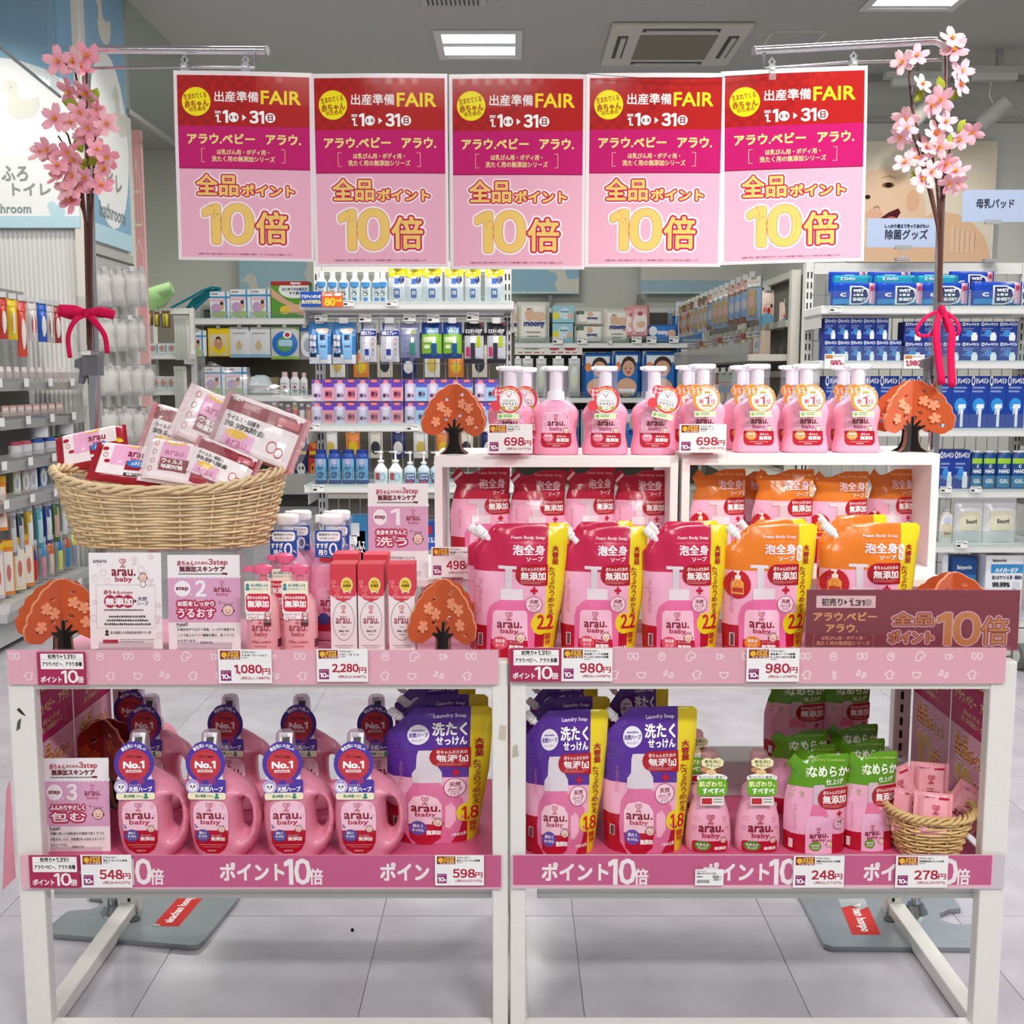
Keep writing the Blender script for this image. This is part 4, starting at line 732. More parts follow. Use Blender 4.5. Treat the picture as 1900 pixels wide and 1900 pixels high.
# ================= display racks =================
D=1.95; ZT=.705; ZL=.335; ZB=2.45; YB=2.45
def rack(side):
    t=thing('display_rack','white steel display rack, %s of the two, with pink shelves'%side,'rack',(0,0,0)); s=-1 if side=='left' else 1
    W0,W1=(.915,.868); cx=(.037,.0055)
    def post(x0,x1,y0,y1,nm='post',z1=.73): g=G(); g.box(x0,x1,y0,y1,0,z1,'e4e2dc'); return g.obj(nm,'paint',t,bev=.003)
    a,b=sorted((s*W0,s*W1)); post(a,b,D,D+.03); 
    x=(-.0365,-.0075) if s<0 else (-.0035,.0255); post(x[0],x[1],D,D+.03)
    a,b=sorted((s*.9,s*.862)); p=post(a,b,YB-.03,YB,'rear_upright'); q=G()
    for k in range(22): q.box(a+.014,b-.018,YB-.0315,YB-.0301,.04+k*.03,.058+k*.03,'222')
    q.obj('slot','matte',p,kind='stuff'); a,b=sorted((s*.03,s*.004)); post(a,b,YB-.03,YB,'rear_upright')
    x0,x1=sorted((s*.905,s*.0075 if s>0 else -.008))
    for z,nm in((ZT,'top_shelf'),(ZL,'lower_shelf')):
        g=G(); g.box(x0,x1,D+.004,YB-.032,z-.028,z-.0008,'e6e3de'); o=g.obj(nm,'paint',t,bev=.002); q=G(); q.box(x0+.006,x1-.006,D+.008,YB-.034,z-.0008,z,'eea8c0' if nm=='top_shelf' else 'd8608c'); q.obj('pink_sheet','paper',o)
    g=G(); g.box(x0+.04,x1-.03,D+.034,D+.05,.262,.300,'ccd0ca'); g.obj('front_beam','paint',t,bev=.002)
    g=G(); g.box(x0+.01,x1-.01,D+.001,D+.029,.002,.027,'e8e6e2'); g.obj('foot_rail','paint',t,bev=.003)
    a,b=sorted((s*.905,s*.868)); g=G(); g.box(a,b,D+.03,YB-.03,.004,.036,'e4e2dc'); g.obj('side_foot','paint',t,bev=.003); 
    a,b=sorted((s*.03,s*.006)); g=G(); g.box(a,b,D+.03,YB-.03,.004,.03,'e4e2dc'); g.obj('side_foot','paint',t,bev=.003)
    g=G(); g.cyl((s*.862,YB-.06,.0005),(s*.862,YB-.06,.014),.014,n=12,col='444'); g.obj('adjuster_foot','plastic',t)
    # scuffs and stickers
    if s>0: g=G(); g.prism([(0,.55),(.012,.553),(.010,.575),(.002,.572)],D-.0006,D-.0001,'b8b4a4'); g.obj('sticker_rest','matte',t)
    else:
        g=G(); g.prism([(-.025,.585),(-.012,.582),(-.010,.61),(-.022,.612)],D-.0006,D-.0001,'c8bcb0'); g.obj('sticker_rest','matte',t); g=G(); g.prism([(-.9,.64),(-.892,.632),(-.884,.628),(-.89,.637),(-.896,.644)],D-.0006,D-.0001,'333'); g.prism([(-.903,.60),(-.896,.605),(-.893,.625),(-.9,.618)],D-.0006,D-.0001,'555'); g.obj('scuff','matte',t)
    return t
rack('left'); rack('right')
# --- rails with print
def icons(a,x,y,k,s,c='f6dde4',w=2.2):
    if k=='cup': a.line([(x-s*.5,y-s*.4),(x+s*.4,y-s*.4),(x+s*.3,y+s*.5),(x-s*.4,y+s*.5)],w,c,1,True); a.ring(x+s*.6,y,s*.28,w,c,1,8)
    elif k=='mit':
        for d in(-.6,.5): a.line([(x+(d-.35)*s,y-s*.6),(x+(d+.35)*s,y-s*.6),(x+(d+.5)*s,y+s*.1),(x+(d+.2)*s,y+s*.6),(x+(d-.3)*s,y+s*.4)],w,c,1,True)
    elif k=='face': a.line([(x+s*.65*math.cos(q),y+s*.75*math.sin(q)) for q in rng(0,6.28,11)],w,c,1,True); a.ring(x,y-s*.1,s*.2,w,c,1,6)
    elif k=='shirt': a.line([(x-s*.3,y-s*.6),(x+s*.3,y-s*.8),(x+s*.9,y-s*.3),(x+s*.5,y),(x+s*.6,y+s*.7),(x-s*.4,y+s*.8),(x-s*.5,y+s*.1),(x-s*.9,y)],w,c,1,True)
    elif k=='sock':
        for d in(-.6,.45): a.line([(x+(d-.1)*s,y-s*.6+d*s*.4),(x+(d+.3)*s,y-s*.5+d*s*.4),(x+(d+.3)*s,y+s*.2+d*s*.4),(x+(d-.4)*s,y+s*.4+d*s*.4),(x+(d-.45)*s,y+s*.05+d*s*.4),(x+(d-.1)*s,y-s*.05+d*s*.4)],w,c,1,True)
    elif k=='diap': a.line([(x-s*.8,y-s*.5),(x+s*.8,y-s*.4),(x+s*.7,y+s*.2),(x+s*.2,y+s*.7),(x-s*.3,y+s*.6),(x-s*.8,y+s*.1)],w,c,1,True)
    elif k=='bot': a.line([(x-s*.25,y-s*.3),(x+s*.2,y-s*.4),(x+s*.4,y+s*.7),(x-s*.1,y+s*.8)],w,c,1,True); a.ring(x-s*.05,y-s*.55,s*.18,w,c,1,6)
    elif k=='vest': a.line([(x-s*.3,y-s*.8),(x+s*.4,y-s*.9),(x+s*1.1,y-s*.1),(x+s*.7,y+s*.3),(x+s*.3,y+s*.1),(x+s*.1,y+s*.9),(x-s*.7,y+s*.8),(x-s*.8,y+s*.1)],w,c,1,True)
def rail(px0,px1,py0,py1,name,label,fill,draw,Y=D-.006,mx=0):
    x0,z1=W(px0,py0,Y); x1,z0=W(px1,py1,Y); t=thing(name,label,'shelf strip',((x0+x1)/2,Y,z0)); w,h=x1-x0,z1-z0
    g=G(); g.box(-w/2,w/2,0,.0012,0,h,fill); a=Art(px0,py0,px1,py1); draw(a); a.clip(); a.to(g,w,h,eps=.00015); g.obj('printed_strip','paper',t)
    q=G(); q.box(-w/2-.003-mx,w/2+.003+mx,-.004,-.0032,-.003,h+.003,'fff'); q.obj('clear_cover','clear',t); return t
def pinkdeco(x0,x1,ys):
    def f(a):
        r=random.Random(3); x=x0+14
        seq=['mit','cup','mit','face','mit','face','vest','cup']; sq=['shirt','bot','sock','shirt','diap','sock','shirt','diap','bot','sock']; i=0
        while x<x1-12: icons(a,x,ys[0],seq[i%8],9.5); x+=53; i+=1
        x=x0+38;i=0
        while x<x1-12: icons(a,x,ys[1],sq[i%10],9.5); x+=51; i+=1
    return f
rail(12,925,1206,1270,'shelf_strip','pink strip with white baby icons along the top shelf of the left rack','e8a8bb',pinkdeco(12,925,(1218,1254)))
rail(948,1864,1202,1268,'shelf_strip','pink strip with white baby icons along the top shelf of the right rack','e4a4b6',pinkdeco(948,1850,(1218,1252)),mx=.002)
def pt(a,x,w=190,y0=1592,y1=1640):
    a.text('ポイント',x,y0+9,x+w*.62,y0+41,'f6ecee',1,1.6); a.text('10',x+w*.63,y0+2,x+w*.88,y1,'f6ecee',1,2); a.text('倍',x+w*.87,y0+20,x+w,y1+1,'f6ecee',1,1)
def lowl(a): 
    a.rect(37,1587,92,1650,'e6b4c4',0); a.rect(92,1587,930,1646,'c43c7c',0)
    for x in(112,408,706): pt(a,x)
def lowr(a):
    a.rect(950,1586,1840,1648,'e6b4c4',0); a.rect(952,1587,1838,1642,'c43c7c',0)
    for x in(1006,1304,1602): pt(a,x,196)
rail(37,930,1587,1650,'shelf_strip','magenta strip lettered in white along the lower shelf of the left rack','e2a8bc',lowl)
rail(950,1862,1586,1649,'shelf_strip','magenta strip lettered in white along the lower shelf of the right rack','cfc4cc',lowr)
# --- price cards on the strips
def card_at(px0,py0,px1,py1,Y,lines,price,tax,label,leg=None,rx=0):
    x0,z1=W(px0,py0,Y); x1,z0=W(px1,py1,Y); t=thing('price_card',label,'price card',((x0+x1)/2,Y,z0),rx=rx)
    pricecard(None,x1-x0,z1-z0,lines,price,tax).obj('card','paper',t)
    if leg: q=G(); q.box(-.022,.022,-.012,.02,-.004,-.002,'f0d8de'); q.box(-.022,.022,.0012,.0022,-.004,.03,'f0d8de'); q.obj('clear_stand','clear',t)
    return t
YC=D-.0125
card_at(404,1205,505,1268,YC,[('アラウ.ベビー',260),('ミルキーローション',330)],'1,080','1,188','price card reading 1,080 yen under the pink lotion bottles')
card_at(587,1204,683,1265,YC,[('アラウ.ベビー',260),('ベビーオイル',300)],'2,280','2,508','price card reading 2,280 yen under the red and white cartons')
def pc2(px0,py0,px1,py1,label,lines=3): card_at(px0,py0,px1,py1,YC,[('アラウ.ベビー',260),('泡全身ソープ 大容量',330),('たっぷりつめかえ各種',330)],'980','1,078',label)
pc2(1042,1203,1136,1264,'price card reading 980 yen under the second red spouted pouch'); pc2(1386,1203,1482,1265,'price card reading 980 yen under the orange spouted pouch')
card_at(149,1586,246,1647,YC,[('アラウ.ベビー',260),('洗たくせっけん本体',330)],'548','602','price card reading 548 yen under the leftmost handled bottle')
card_at(807,1587,898,1643,YC,[('アラウ.ベビー',260),('洗たくせっけん詰替',330)],'598','657','price card reading 598 yen under the left purple pouch')
card_at(1473,1588,1565,1647,YC,[('アラウ.ベビー',260),('衣類のなめらか仕上げ詰替',330)],'248','272','price card reading 248 yen under the green pouches')
card_at(1663,1588,1757,1647,YC,[('アラウ.ベビー',260),('洗浄用部分洗いせっけん本体',330)],'278','305','price card reading 278 yen under the small soap basket')
x0,z1=W(1290,1613,YC); x1,z0=W(1342,1643,YC); w,h=x1-x0,z1-z0
a=Art(0,0,150,90); a.rect(0,0,150,90,'f0eeee',0); a.text('アラウベビー',8,6,60,15,'222',1,.3); a.text('衣類のなめらか仕上げ本体',8,18,110,27,'222',1,.3); a.text('323',92,34,124,48,'222',1,1); a.text('円',128,38,138,48,'222',1); a.text('355',98,52,124,62,'222',1,.6); a.text('円',128,53,136,62,'222',1); a.tiny(8,36,40,44,'333',1)
for k in range(22): a.rect(10+k*3,58,10+k*3+(1+(k*7)%2),76,'222',1)
g=G(); g.box(-w/2,w/2,0,.0008,0,h,'f0eeee'); a.to(g,w,h); t=thing('price_label','small white price label with barcode reading 323 on the magenta strip','price card',((x0+x1)/2,YC,z0)); g.obj('card','paper',t)
def fairtag(px0,py0,px1,py1,label):
    x0,z1=W(px0,py0,YC); x1,z0=W(px1,py1,YC); w,h=x1-x0,z1-z0; a=Art(360,1080,750,1340)
    a.rect(360,1080,750,1340,'a82a58',0); a.rect(388,1092,732,1214,'f4f0f0',1); a.line([(395,1138),(725,1138)],2,'999',2); a.text('初売り',448,1098,540,1130,'222',2,1.5); a.poly([(550,1103),(568,1115),(550,1127)],'222',2); a.text('1.31',575,1098,640,1130,'222',2,1.5); a.ring(658,1114,14,3,'222',2,14); a.text('日',651,1106,666,1122,'222',2)
    a.text('アラウ.ベビー、アラウ.各種',402,1156,718,1190,'222',2,1.2); a.text('ポイント',384,1272,550,1318,'f6ecee',2,2.5); a.text('10',552,1224,682,1322,'f6ecee',2,4); a.text('倍',678,1272,728,1322,'f6ecee',2,2)
    g=G(); g.box(-w/2,w/2,0,.0008,0,h,'a82a58'); a.to(g,w,h); t=thing('point_card',label,'card',((x0+x1)/2,YC,z0)); g.obj('card','paper',t)
fairtag(68,1210,161,1271,'crimson and white point card on the pink strip under the left orange tree'); fairtag(53,1587,149,1647,'crimson and white point card on the magenta strip beside the 548 yen card'); fairtag(946,1203,1041,1264,'crimson and white point card on the pink strip beside the 980 yen card')
# --- banner art
def banner_art():
    a=Art(-2,400,750,1472); a.rect(-2,400,750,1472,'f2e6ea',0); a.rect(10,418,742,708,'b41a18',1)
    for i in range(20):
        for j in range(8):
            if (i+j)%2 and (i*0.9+j*1.3<15) and (i>8 or j>4 or j<2): a.rect(10+i*36.6,418+j*36,10+(i+1)*36.6,418+(j+1)*36,'a41614' if i<12 else 'ba2018',2)
    a.rect(10,706,742,948,'c4146c',2); a.rect(10,948,742,1462,'eeb2c8',1); a.rect(10,944,742,950,'98104c',3)
    a.ell(115,568,80,82,'f8e810',3,30); a.text('生まれてくる',46,520,172,552,'a83818',4,.8,rot=-.14); a.text('赤ちゃん',50,560,182,600,'a83818',4,1.5,rot=-.1); a.text('のための',76,598,168,622,'a83818',4,.8,rot=-.1)
    a.text('出産準備',218,508,460,568,'fbf0ee',4,1.5); a.text('FAIR',476,502,693,576,'fae028',4,3); a.text('2021',218,620,250,634,'fff',4,1); a.text('1.',222,642,250,684,'fff',4,2); a.text('1',264,618,288,684,'fff',4,4); a.ell(322,655,28,28,'fff',4); a.text('金・祝',302,644,342,666,'8a1010',5,1); a.poly([(370,638),(392,656),(370,674)],'fff',4); a.text('31',412,618,488,686,'fff',4,4); a.ell(525,655,28,28,'fff',4); a.text('日',512,638,538,672,'8a1010',5,2)
    a.text('アラウ.ベビー',62,750,435,806,'f6e08c',4,3); a.text('アラウ.',500,750,690,806,'f6e08c',4,3)
    a.text('ほ乳びん用・ボディ用・',225,838,515,868,'f6e0a0',4,.8); a.text('洗たく用の無添加シリーズ',195,876,545,908,'f6e0a0',4,.8)
    for s in(1,-1):
        e=138 if s>0 else 602; a.line([(e+20*s,834),(e,834),(e,910),(e+20*s,910)],2.5,'f6d0b0',3)
    for tx,b in(('全品',(104,982,336,1102)),('ポイント',(358,1040,650,1102)),('10',(142,1158,412,1375)),('倍',(436,1196,608,1375))):
        r=1 if tx in('全品','ポイント') else 1.3
        a.otext(tx,*b,[('faf2f4',19*r),('c81c50',11*r),('f2cc70',3.5*r if tx!='10' else 12)],L=3)
    a.text('※記載は予告なく変更する場合があります。※ポイント対象が重複する場合は、ポイント付与率の高い方を進呈いたします。',105,1437,635,1448,'5a2030',4,res=1)
    return a
BA=banner_art(); YBN=2.37
bxs=[(327,576),(581,829),(836,1084),(1089,1340),(1345,1606)]; bt=[136,139,141,138,130]; bb=[481,492,497,492,485]
blab=['leftmost crimson and pink point-fair poster, under the left pole arm','second point-fair poster from left in the hanging row','middle point-fair poster of the hanging row, below the ceiling light','fourth point-fair poster from left in the hanging row','rightmost point-fair poster, glaring brightest, under the right pole arm']
bm0=None
for i,(p0,p1) in enumerate(bxs):
    x0=W(p0,300,YBN)[0]; x1=W(p1,300,YBN)[0]; z1=Z(bt[i],YBN); z0=Z(bb[i],YBN); w,h=x1-x0-.001,z1-z0
    if bm0 is None:
        g=G(); BA.to(g,.297,.42,eps=.00012,mapf=lambda x,z,e:(x,-e+.004*math.cos(z*9)-.003*math.cos(x*12),z),gx=rng(-.15,.15,5),gz=rng(0,.42,6)); bm0=g.mesh('poster_print','lam',smooth=.8)
        g=G(); g.grid(lambda u,v:((u-.5)*.303,.0006+.004*math.cos(v*.42*9)-.003*math.cos((u-.5)*.3*12),v*.426-.003),6,8,'f0e8ea'); bm1=g.mesh('poster_sheet','lam',smooth=.8)
    t=thing('hanging_poster',blab[i],'poster',((x0+x1)/2,YBN+(.004 if i%2 else 0),z0),rz=(0,.0,0,-.008,-.05)[i],group='point-fair posters taped in a hanging row'); t.scale=(w/.297,1,h/.42)
    if i==4: t.rotation_euler=(0,-.022,-.07)
    if i==0: t.rotation_euler=(0,.012,.03)
    for nm,me in(('print',bm0),('laminated_sheet',bm1)): o=bpy.data.objects.new(nm,me); C.objects.link(o); o.parent=t
# posters on the inner side walls of the lower compartment
BS=banner_art()
for s in(-1,1):
    for k in range(2):
        xp=s*.906
        ya=2.005+k*.212; yb=ya+.209
        lab='point-fair poster inside the %s side of the lower compartment, %s'%('left' if s<0 else 'right','nearer the front' if k==0 else 'nearer the rear upright')
        g=G(); 
        if s<0: BS.to(g,1,.4,mapf=lambda u,z,e:(xp+e*1.5,ya+(u+.5)*(yb-ya),.345+min(z,.335) if z<=.335 else .345+.335),eps=.0001)
        else: BS.to(g,1,.4,mapf=lambda u,z,e:(xp-e*1.5,yb-(u+.5)*(yb-ya),.345+min(z,.335)),eps=.0001)
        g.box(xp-.001,xp-.0003,ya,yb,.345,.68,'e8d8dc') if s<0 else g.box(xp+.0003,xp+.001,ya,yb,.345,.68,'e8d8dc')
        tag(g.obj('side_poster','paper'),lab,'poster','point-fair posters lining the compartment sides')
g=G(); xf,zf=W(25,1450,1.93); xg,zg=W(10,1640,1.93); g.add([(-.917,1.945,zf),(-.917,1.945,zg+.005),(-.931,1.92,zg-.008),(-.921,1.935,zf-.02)],[(0,1,2,3)],'d890a0'); tag(g.obj('poster_flap','paper'),'loose pink poster flap curling out beside the left front post','poster')
# --- riser and white cubes
t=thing('riser_board','low white riser board under the two white cubes','riser',(0,0,ZT)); YR=2.27
xa=X(770,YR,.82); xb=X(1755,YR,.82); g=G(); g.box(xa,xb,YR,YR+.32,.10,.118,'eae6e2'); g.obj('board','paint',t,bev=.002)
for x in(xa+.01,(xa+xb)/2,xb-.03): g=G(); g.box(x,x+.02,YR+.03,YR+.16,0,.10,'e4e0dc'); g.obj('leg','paint',t)
ZC=ZT+.118; YQ=2.33
def cube(px0,px1,py1,label):
    x0=W(px0,900,YQ)[0]; x1=W(px1,900,YQ)[0]; z1=Z(py1,YQ); t=thing('display_cube',label,'shelf cube',((x0+x1)/2,YQ,ZC)); w=(x1-x0)/2; h=z1-ZC; d=.27; th=.024
    for nm,b in(('side_panel',(-w,-w+th*.7,0,h)),('side_panel',(w-th*.7,w,0,h)),('top_panel',(-w+th*.7,w-th*.7,h-th,h)),('bottom_panel',(-w+th*.7,w-th*.7,0,th*.6))):
        g=G(); g.box(b[0],b[1],0,d,b[2],b[3],'f0eceb'); g.obj(nm,'paint',t,bev=.001)
    return z1
zq1=cube(806,1258,846,'left white open display cube holding red refill pouches'); zq2=cube(1265,1742,842,'right white open display cube holding orange refill pouches')
# --- pouches
P={}
P['red']=Proto(pouch('spouted_pouch','red',1)); P['red2']=Proto(pouch('spouted_pouch','red',5)); P['orange']=Proto(pouch('spouted_pouch','orange',2)); P['redref']=Proto(pouch('refill_pouch','redref',3)); P['orangeref']=Proto(pouch('refill_pouch','orangeref',4)); P['orangeref2']=Proto(pouch('refill_pouch','orangeref',9)); P['redref2']=Proto(pouch('refill_pouch','redref',11))
P['purple']=Proto(pouch('spouted_pouch','purple',6)); P['green']=Proto(pouch('refill_pouch','green',7))
def putp(k,px0,px1,Y,z0,py1,h0,label,group,rz=0,ry=0,wb=None):
    w0={'red':.182,'orange':.182,'purple':.185,'green':.122}.get(k.rstrip('2'),.125)
    z1=Z(py1,Y); zc=(z0+z1)/2; x=X((px0+px1)/2,Y,zc); w=(px1-px0)*MP(Y,zc); s=(w/w0,(w/w0+(z1-z0)/h0)/2*.9,(z1-z0)/h0)
    return P[k].put((x,Y,z0),rz,label,group,s,ry=ry)
GR='spouted pouches along the front of the top shelf'
putp('red2',868,1056,2.16,ZT,969,.268,'red spouted pouch hidden behind the leftmost red spouted pouch',GR)
putp('red',876,1048,2.07,ZT,971,.268,'leftmost red spouted pouch, beside the white 498 yen card',GR,ry=.02)
putp('red',1042,1172,2.17,ZT,965,.268,'red spouted pouch standing behind the second front one',GR)
putp('red2',1040,1198,2.08,ZT,974,.268,'second red spouted pouch from left, spout at its top left corner',GR,ry=.01)
putp('red2',1200,1330,2.16,ZT,965,.268,'red spouted pouch behind the third front red one',GR)
putp('red',1192,1348,2.07,ZT,972,.268,'third red spouted pouch, right beside the orange ones',GR)
putp('orange',1368,1492,2.16,ZT,961,.268,'orange spouted pouch behind the left front orange one',GR)
putp('orange',1340,1508,2.07,ZT,969,.268,'left front orange spouted pouch, above the right 980 yen card',GR,ry=.015)
putp('orange',1515,1640,2.17,ZT,953,.268,'orange spouted pouch behind the one half covered by the sign',GR)
putp('orange',1516,1696,2.08,ZT,967,.268,'right front orange spouted pouch, lower half covered by the sign',GR,ry=.02)
GR='red refill pouches in the left white cube'; zc=ZC+.015
for i,(a_,b_) in enumerate(((836,948),(944,1050),(1046,1142),(1136,1236))): putp(('redref','redref2')[i%2],a_,b_,2.42,zc,864+(i%2)*4,.195,'%s red refill pouch in the left white cube'%nth(i,4),GR,rz=(.1,-.05,.04,-.06)[i])
GR='orange refill pouches in the right white cube'
for i,(a_,b_,Y,rz) in enumerate(((1278,1384,2.42,.12),(1362,1420,2.50,0),(1396,1508,2.39,-.1),(1500,1610,2.40,.05),(1606,1696,2.45,-.03))): putp(('orangeref','orangeref2')[i%2],a_,b_,Y,zc,866+(i%2)*4,.195,'%s orange refill pouch in the right white cube'%nth(i,5),GR,rz=rz)
GR='purple spouted laundry pouches on the lower shelf'
for i,(a_,b_,Y,t_,lab) in enumerate(((735,885,2.32,1262,'purple laundry pouch furthest back at the right end of the left rack'),(738,906,2.2,1286,'purple laundry pouch behind the left rack\'s front one'),(718,912,2.11,1308,'purple spouted laundry pouch in front at the right end of the left rack'),
    (985,1110,2.32,1262,'purple pouch furthest back by the central posts, top cut by the strip'),(976,1130,2.2,1290,'purple pouch behind the front one at the left end of the right rack'),(970,1124,2.05,1314,'front purple pouch at the left end of the right rack'),(1130,1240,2.26,1262,'purple pouch behind the one with the raised white cap'),(1120,1290,2.06,1308,'front purple pouch with raised white cap, left of the conditioner bottles'))):
    putp('purple',a_,b_,Y,ZL,t_,.285,lab,GR,ry=.01*(i%3-1),rz=.04*(i%3-1))
t=thing('step_box','low white step box, toned grey for shade, at the back of the right lower shelf','riser',(0,0,ZL)); g=G(); g.box(.24,.85,2.31,2.41,0,.08,'b8b6b4'); g.obj('box_body','paint',t,bev=.003)  # white box; the grey of its shaded side is put into the colour
GR='green refill pouches on the right lower shelf'
for i,(a_,b_,Y,z_,t_,lab) in enumerate(((1418,1530,2.36,ZL+.08,1250,'green refill pouch at upper left, standing on the step box'),(1518,1614,2.37,ZL+.08,1250,'green refill pouch at upper right, standing on the step box'),
    (1424,1535,2.24,ZL,1350,'green refill pouch in the middle row, left'),(1530,1626,2.27,ZL,1338,'green refill pouch in the middle row, right, tallest'),(1470,1550,2.17,ZL,1376,'green refill pouch just behind the left front one'),(1548,1640,2.18,ZL,1366,'green refill pouch just behind the right front one'),
    (1455,1572,2.05,ZL,1392,'left front green refill pouch, beside the conditioner bottles'),(1562,1662,2.06,ZL,1388,'right front green refill pouch, beside the small basket'))):
    putp('green',a_,b_,Y,z_,t_,.2,lab,GR,rz=.05*(i%3-1))
# --- pump bottles on the cubes
J={k:Proto(foam_bottle(*k)) for k in(('red',0),('red',1),('red',2),('orange',1))}
def bot(k,px,Y,z,s,label,group,rz=0): return J[k].put((X(px,Y,z),Y,z),rz,label,group,s)
GR='pink foam pump bottles on the left cube'; Yb=2.385
bot(('red',1),975,2.5,zq1,.97,'pink pump bottle behind the left price card one',GR)
bot(('red',1),947,Yb,zq1,.98,'leftmost pink pump bottle with red tag, behind the 698 yen card',GR); bot(('red',0),1031,Yb,zq1,.98,'pink pump bottle without any tag on the left cube',GR); bot(('red',1),1122,Yb,zq1,.98,'pink pump bottle with upright red tag, right of the untagged one',GR); bot(('red',2),1212,Yb,zq1,.98,'pink pump bottle with tilted red tag at the right end of the left cube',GR)
GR='pink foam pump bottles with orange tags on the right cube'
for i,px in enumerate((1302,1402,1492,1587)):
    bot(('orange',1),px-26,2.48,zq2,.97,'orange-tagged pump bottle in the back row, %s'%nth(i,4),GR)
    bot(('orange',1),px,Yb,zq2,.98,'orange-tagged pump bottle in the front row, %s'%nth(i,4),GR)
card_at(905,787,988,841,2.31,[('アラウ.ベビー',260),('泡全身ソープ',260)],'698','767','white 698 yen price card in a clear stand on the left cube',leg=1)
card_at(1261,787,1347,840,2.31,[('アラウ.ベビー',260),('泡全身ソープ',260)],'698','767','white 698 yen price card in a clear stand on the right cube',leg=1)
card_at(800,1015,878,1071,2.25,[('アラウ.ベビー',260),('泡全身ソープ つめかえ',330)],'498','547','white 498 yen price card on the riser behind the red pouch',leg=1)
# --- handled laundry bottles
J['jug']=Proto(jug()); GR='handled pink laundry bottles on the lower shelf'
for i,px in enumerate((304,450,582,720)): 
    if i==0: J['jug'].put((X(283,2.44,.4),2.375,ZL),0,'handled pink bottle wedged furthest back beside the left poster wall',GR)
    J['jug'].put((X(px-12,2.27,.45),2.27,ZL),.05*(i-2),'%s handled pink bottle in the back row'%nth(i,4),GR)
for i,px in enumerate((272,404,541,672)): J['jug'].put((X(px,2.035,.45),2.035,ZL),(.03,-.04,.05,0)[i],'%s handled pink bottle in the front row'%nth(i,4),GR)
J['lf']=Proto(laundry_foam()); GR='pink pump bottles with blue tags on the top shelf'
for px,Y,lab in((560,2.36,'blue-tagged pump bottle at the back left of its four'),(632,2.36,'blue-tagged pump bottle at the back right of its four'),(536,2.24,'blue-tagged pump bottle at the front left of its four'),(618,2.24,'blue-tagged pump bottle at the front right, behind the cartons')):
    z1=Z(947 if Y>2.3 else 954,Y); J['lf'].put((X(px,Y,.8),Y,ZT),0,lab,GR,(1.08,1.08,(z1-ZT)/.201))
J['lo']=Proto(lotion()); GR='pink lotion pump bottles above the 1,080 yen card'
for px,Y,lab in((530,2.16,'lotion pump bottle standing behind the two front ones'),(490,2.03,'left front lotion pump bottle with red cloud tag'),(558,2.03,'right front lotion pump bottle with red cloud tag')):
    J['lo'].put((X(px,Y,.78),Y,ZT),0,lab,GR,(1.05,1.05,(Z(1047,2.03)-ZT)/.152))
J['ob']=Proto(oil_box()); GR='red and white cartons above the 2,280 yen card'
for px,Y,lab in((643,2.14,'carton at the back left behind the front row'),(698,2.13,'carton at the back right behind the front row'),(638,2.02,'left carton in the front row of red and white cartons'),(689,2.02,'middle carton in the front row of red and white cartons'),(746,2.02,'right carton in the front row, beside the orange tree')):
    J['ob'].put((X(px,Y,.78),Y,ZT),0,lab,GR,(1.05,1,(Z(1047,2.02)-ZT)/.145))
J['co']=Proto(conditioner()); GR='pink conditioner bottles with green tags'
for px,Y,lab in((1288,2.17,'conditioner bottle half hidden behind the left one and a purple pouch'),(1315,2.05,'left front conditioner bottle with green tag'),(1406,2.05,'right front conditioner bottle with green tag')): J['co'].put((X(px,Y,.43),Y,ZL),0,lab,GR,(1,1,1.03))
# --- info cards
def info(px0,py0,px1,py1,Y,art,label,rz=0,tilt=-.06):
    x0,z1=W(px0,py0,Y); x1,z0=W(px1,py1,Y); t=thing('info_card',label,'card',((x0+x1)/2,Y,z0),rz,rx=tilt); w,h=x1-x0,z1-z0
    g=G(); g.box(-w/2,w/2,0,.001,0,h,'f2eef0'); art.to(g,w,h); g.obj('card','paper',t); q=G(); q.box(-w*.38,w*.38,-.012,-.0005,.001,.003,'f8f4f6'); q.box(-w*.38,w*.38,-.003,-.0018,.002,.014,'f8f4f6'); q.obj('clear_stand','clear',t)
def step_art(n,l1,l2,body,yoff=0):
    a=Art(633,113,1165,775); a.rect(633,113,1165,775,'f2eef0',0); a.rect(633,262,1165,585,'dba8c8',1)
    for k in range(15): a.ell(650+k*36,262,20,13,'f2eef0',2,12)
    a.text('赤ちゃん',705,152,830,190,'b0304e',2,1.5); a.text('のための',835,158,930,180,'b0304e',2,1); a.text('3step',935,140,1076,192,'b0304e',2,1.5); a.text('無添加スキンケア',722,193,1055,230,'6a1428',2,2.5); a.tiny(712,240,1030,250,'444',2); a.rect(1032,237,1075,252,'6a1428',2,7)
    a.ell(740,348,60,56,'f6f2f6',2,24); a.text('step',694,335,784,366,'7a2038',3,2); a.rect(803,386,811,396,'f6f2f6',2); a.text(n,838,292,912,400,'f6f2f6',2,5); logo(a,972,292,1100,404,c1='8a2a48',c2='c06080',L=2)
    for tx,b in((l1,(704,438,970,470)),(l2,(704,488,975,550))): a.otext(tx,*b,[('b83058',15),('fbf4f6',2.5)],L=2)
    a.text('Point!!',695,588,775,608,'444',2,1,rot=-.08); a.line([(688,618),(785,604)],2,'444',2)
    y=624
    for s,x1 in body: a.text(s,698,y,x1,y+20,'444',2,.5); a.line([(695,y+30),(1120,y+30)],1,'c8b8c0',2); y+=40
    a.text('SARAYA',866,718,958,734,'444',2,.5); babyface(a,1075,500,40,L=2); a.line([(1015,430),(1015,460)],3,'7a2038',2); a.line([(1000,445),(1030,445)],3,'7a2038',2)
    return a
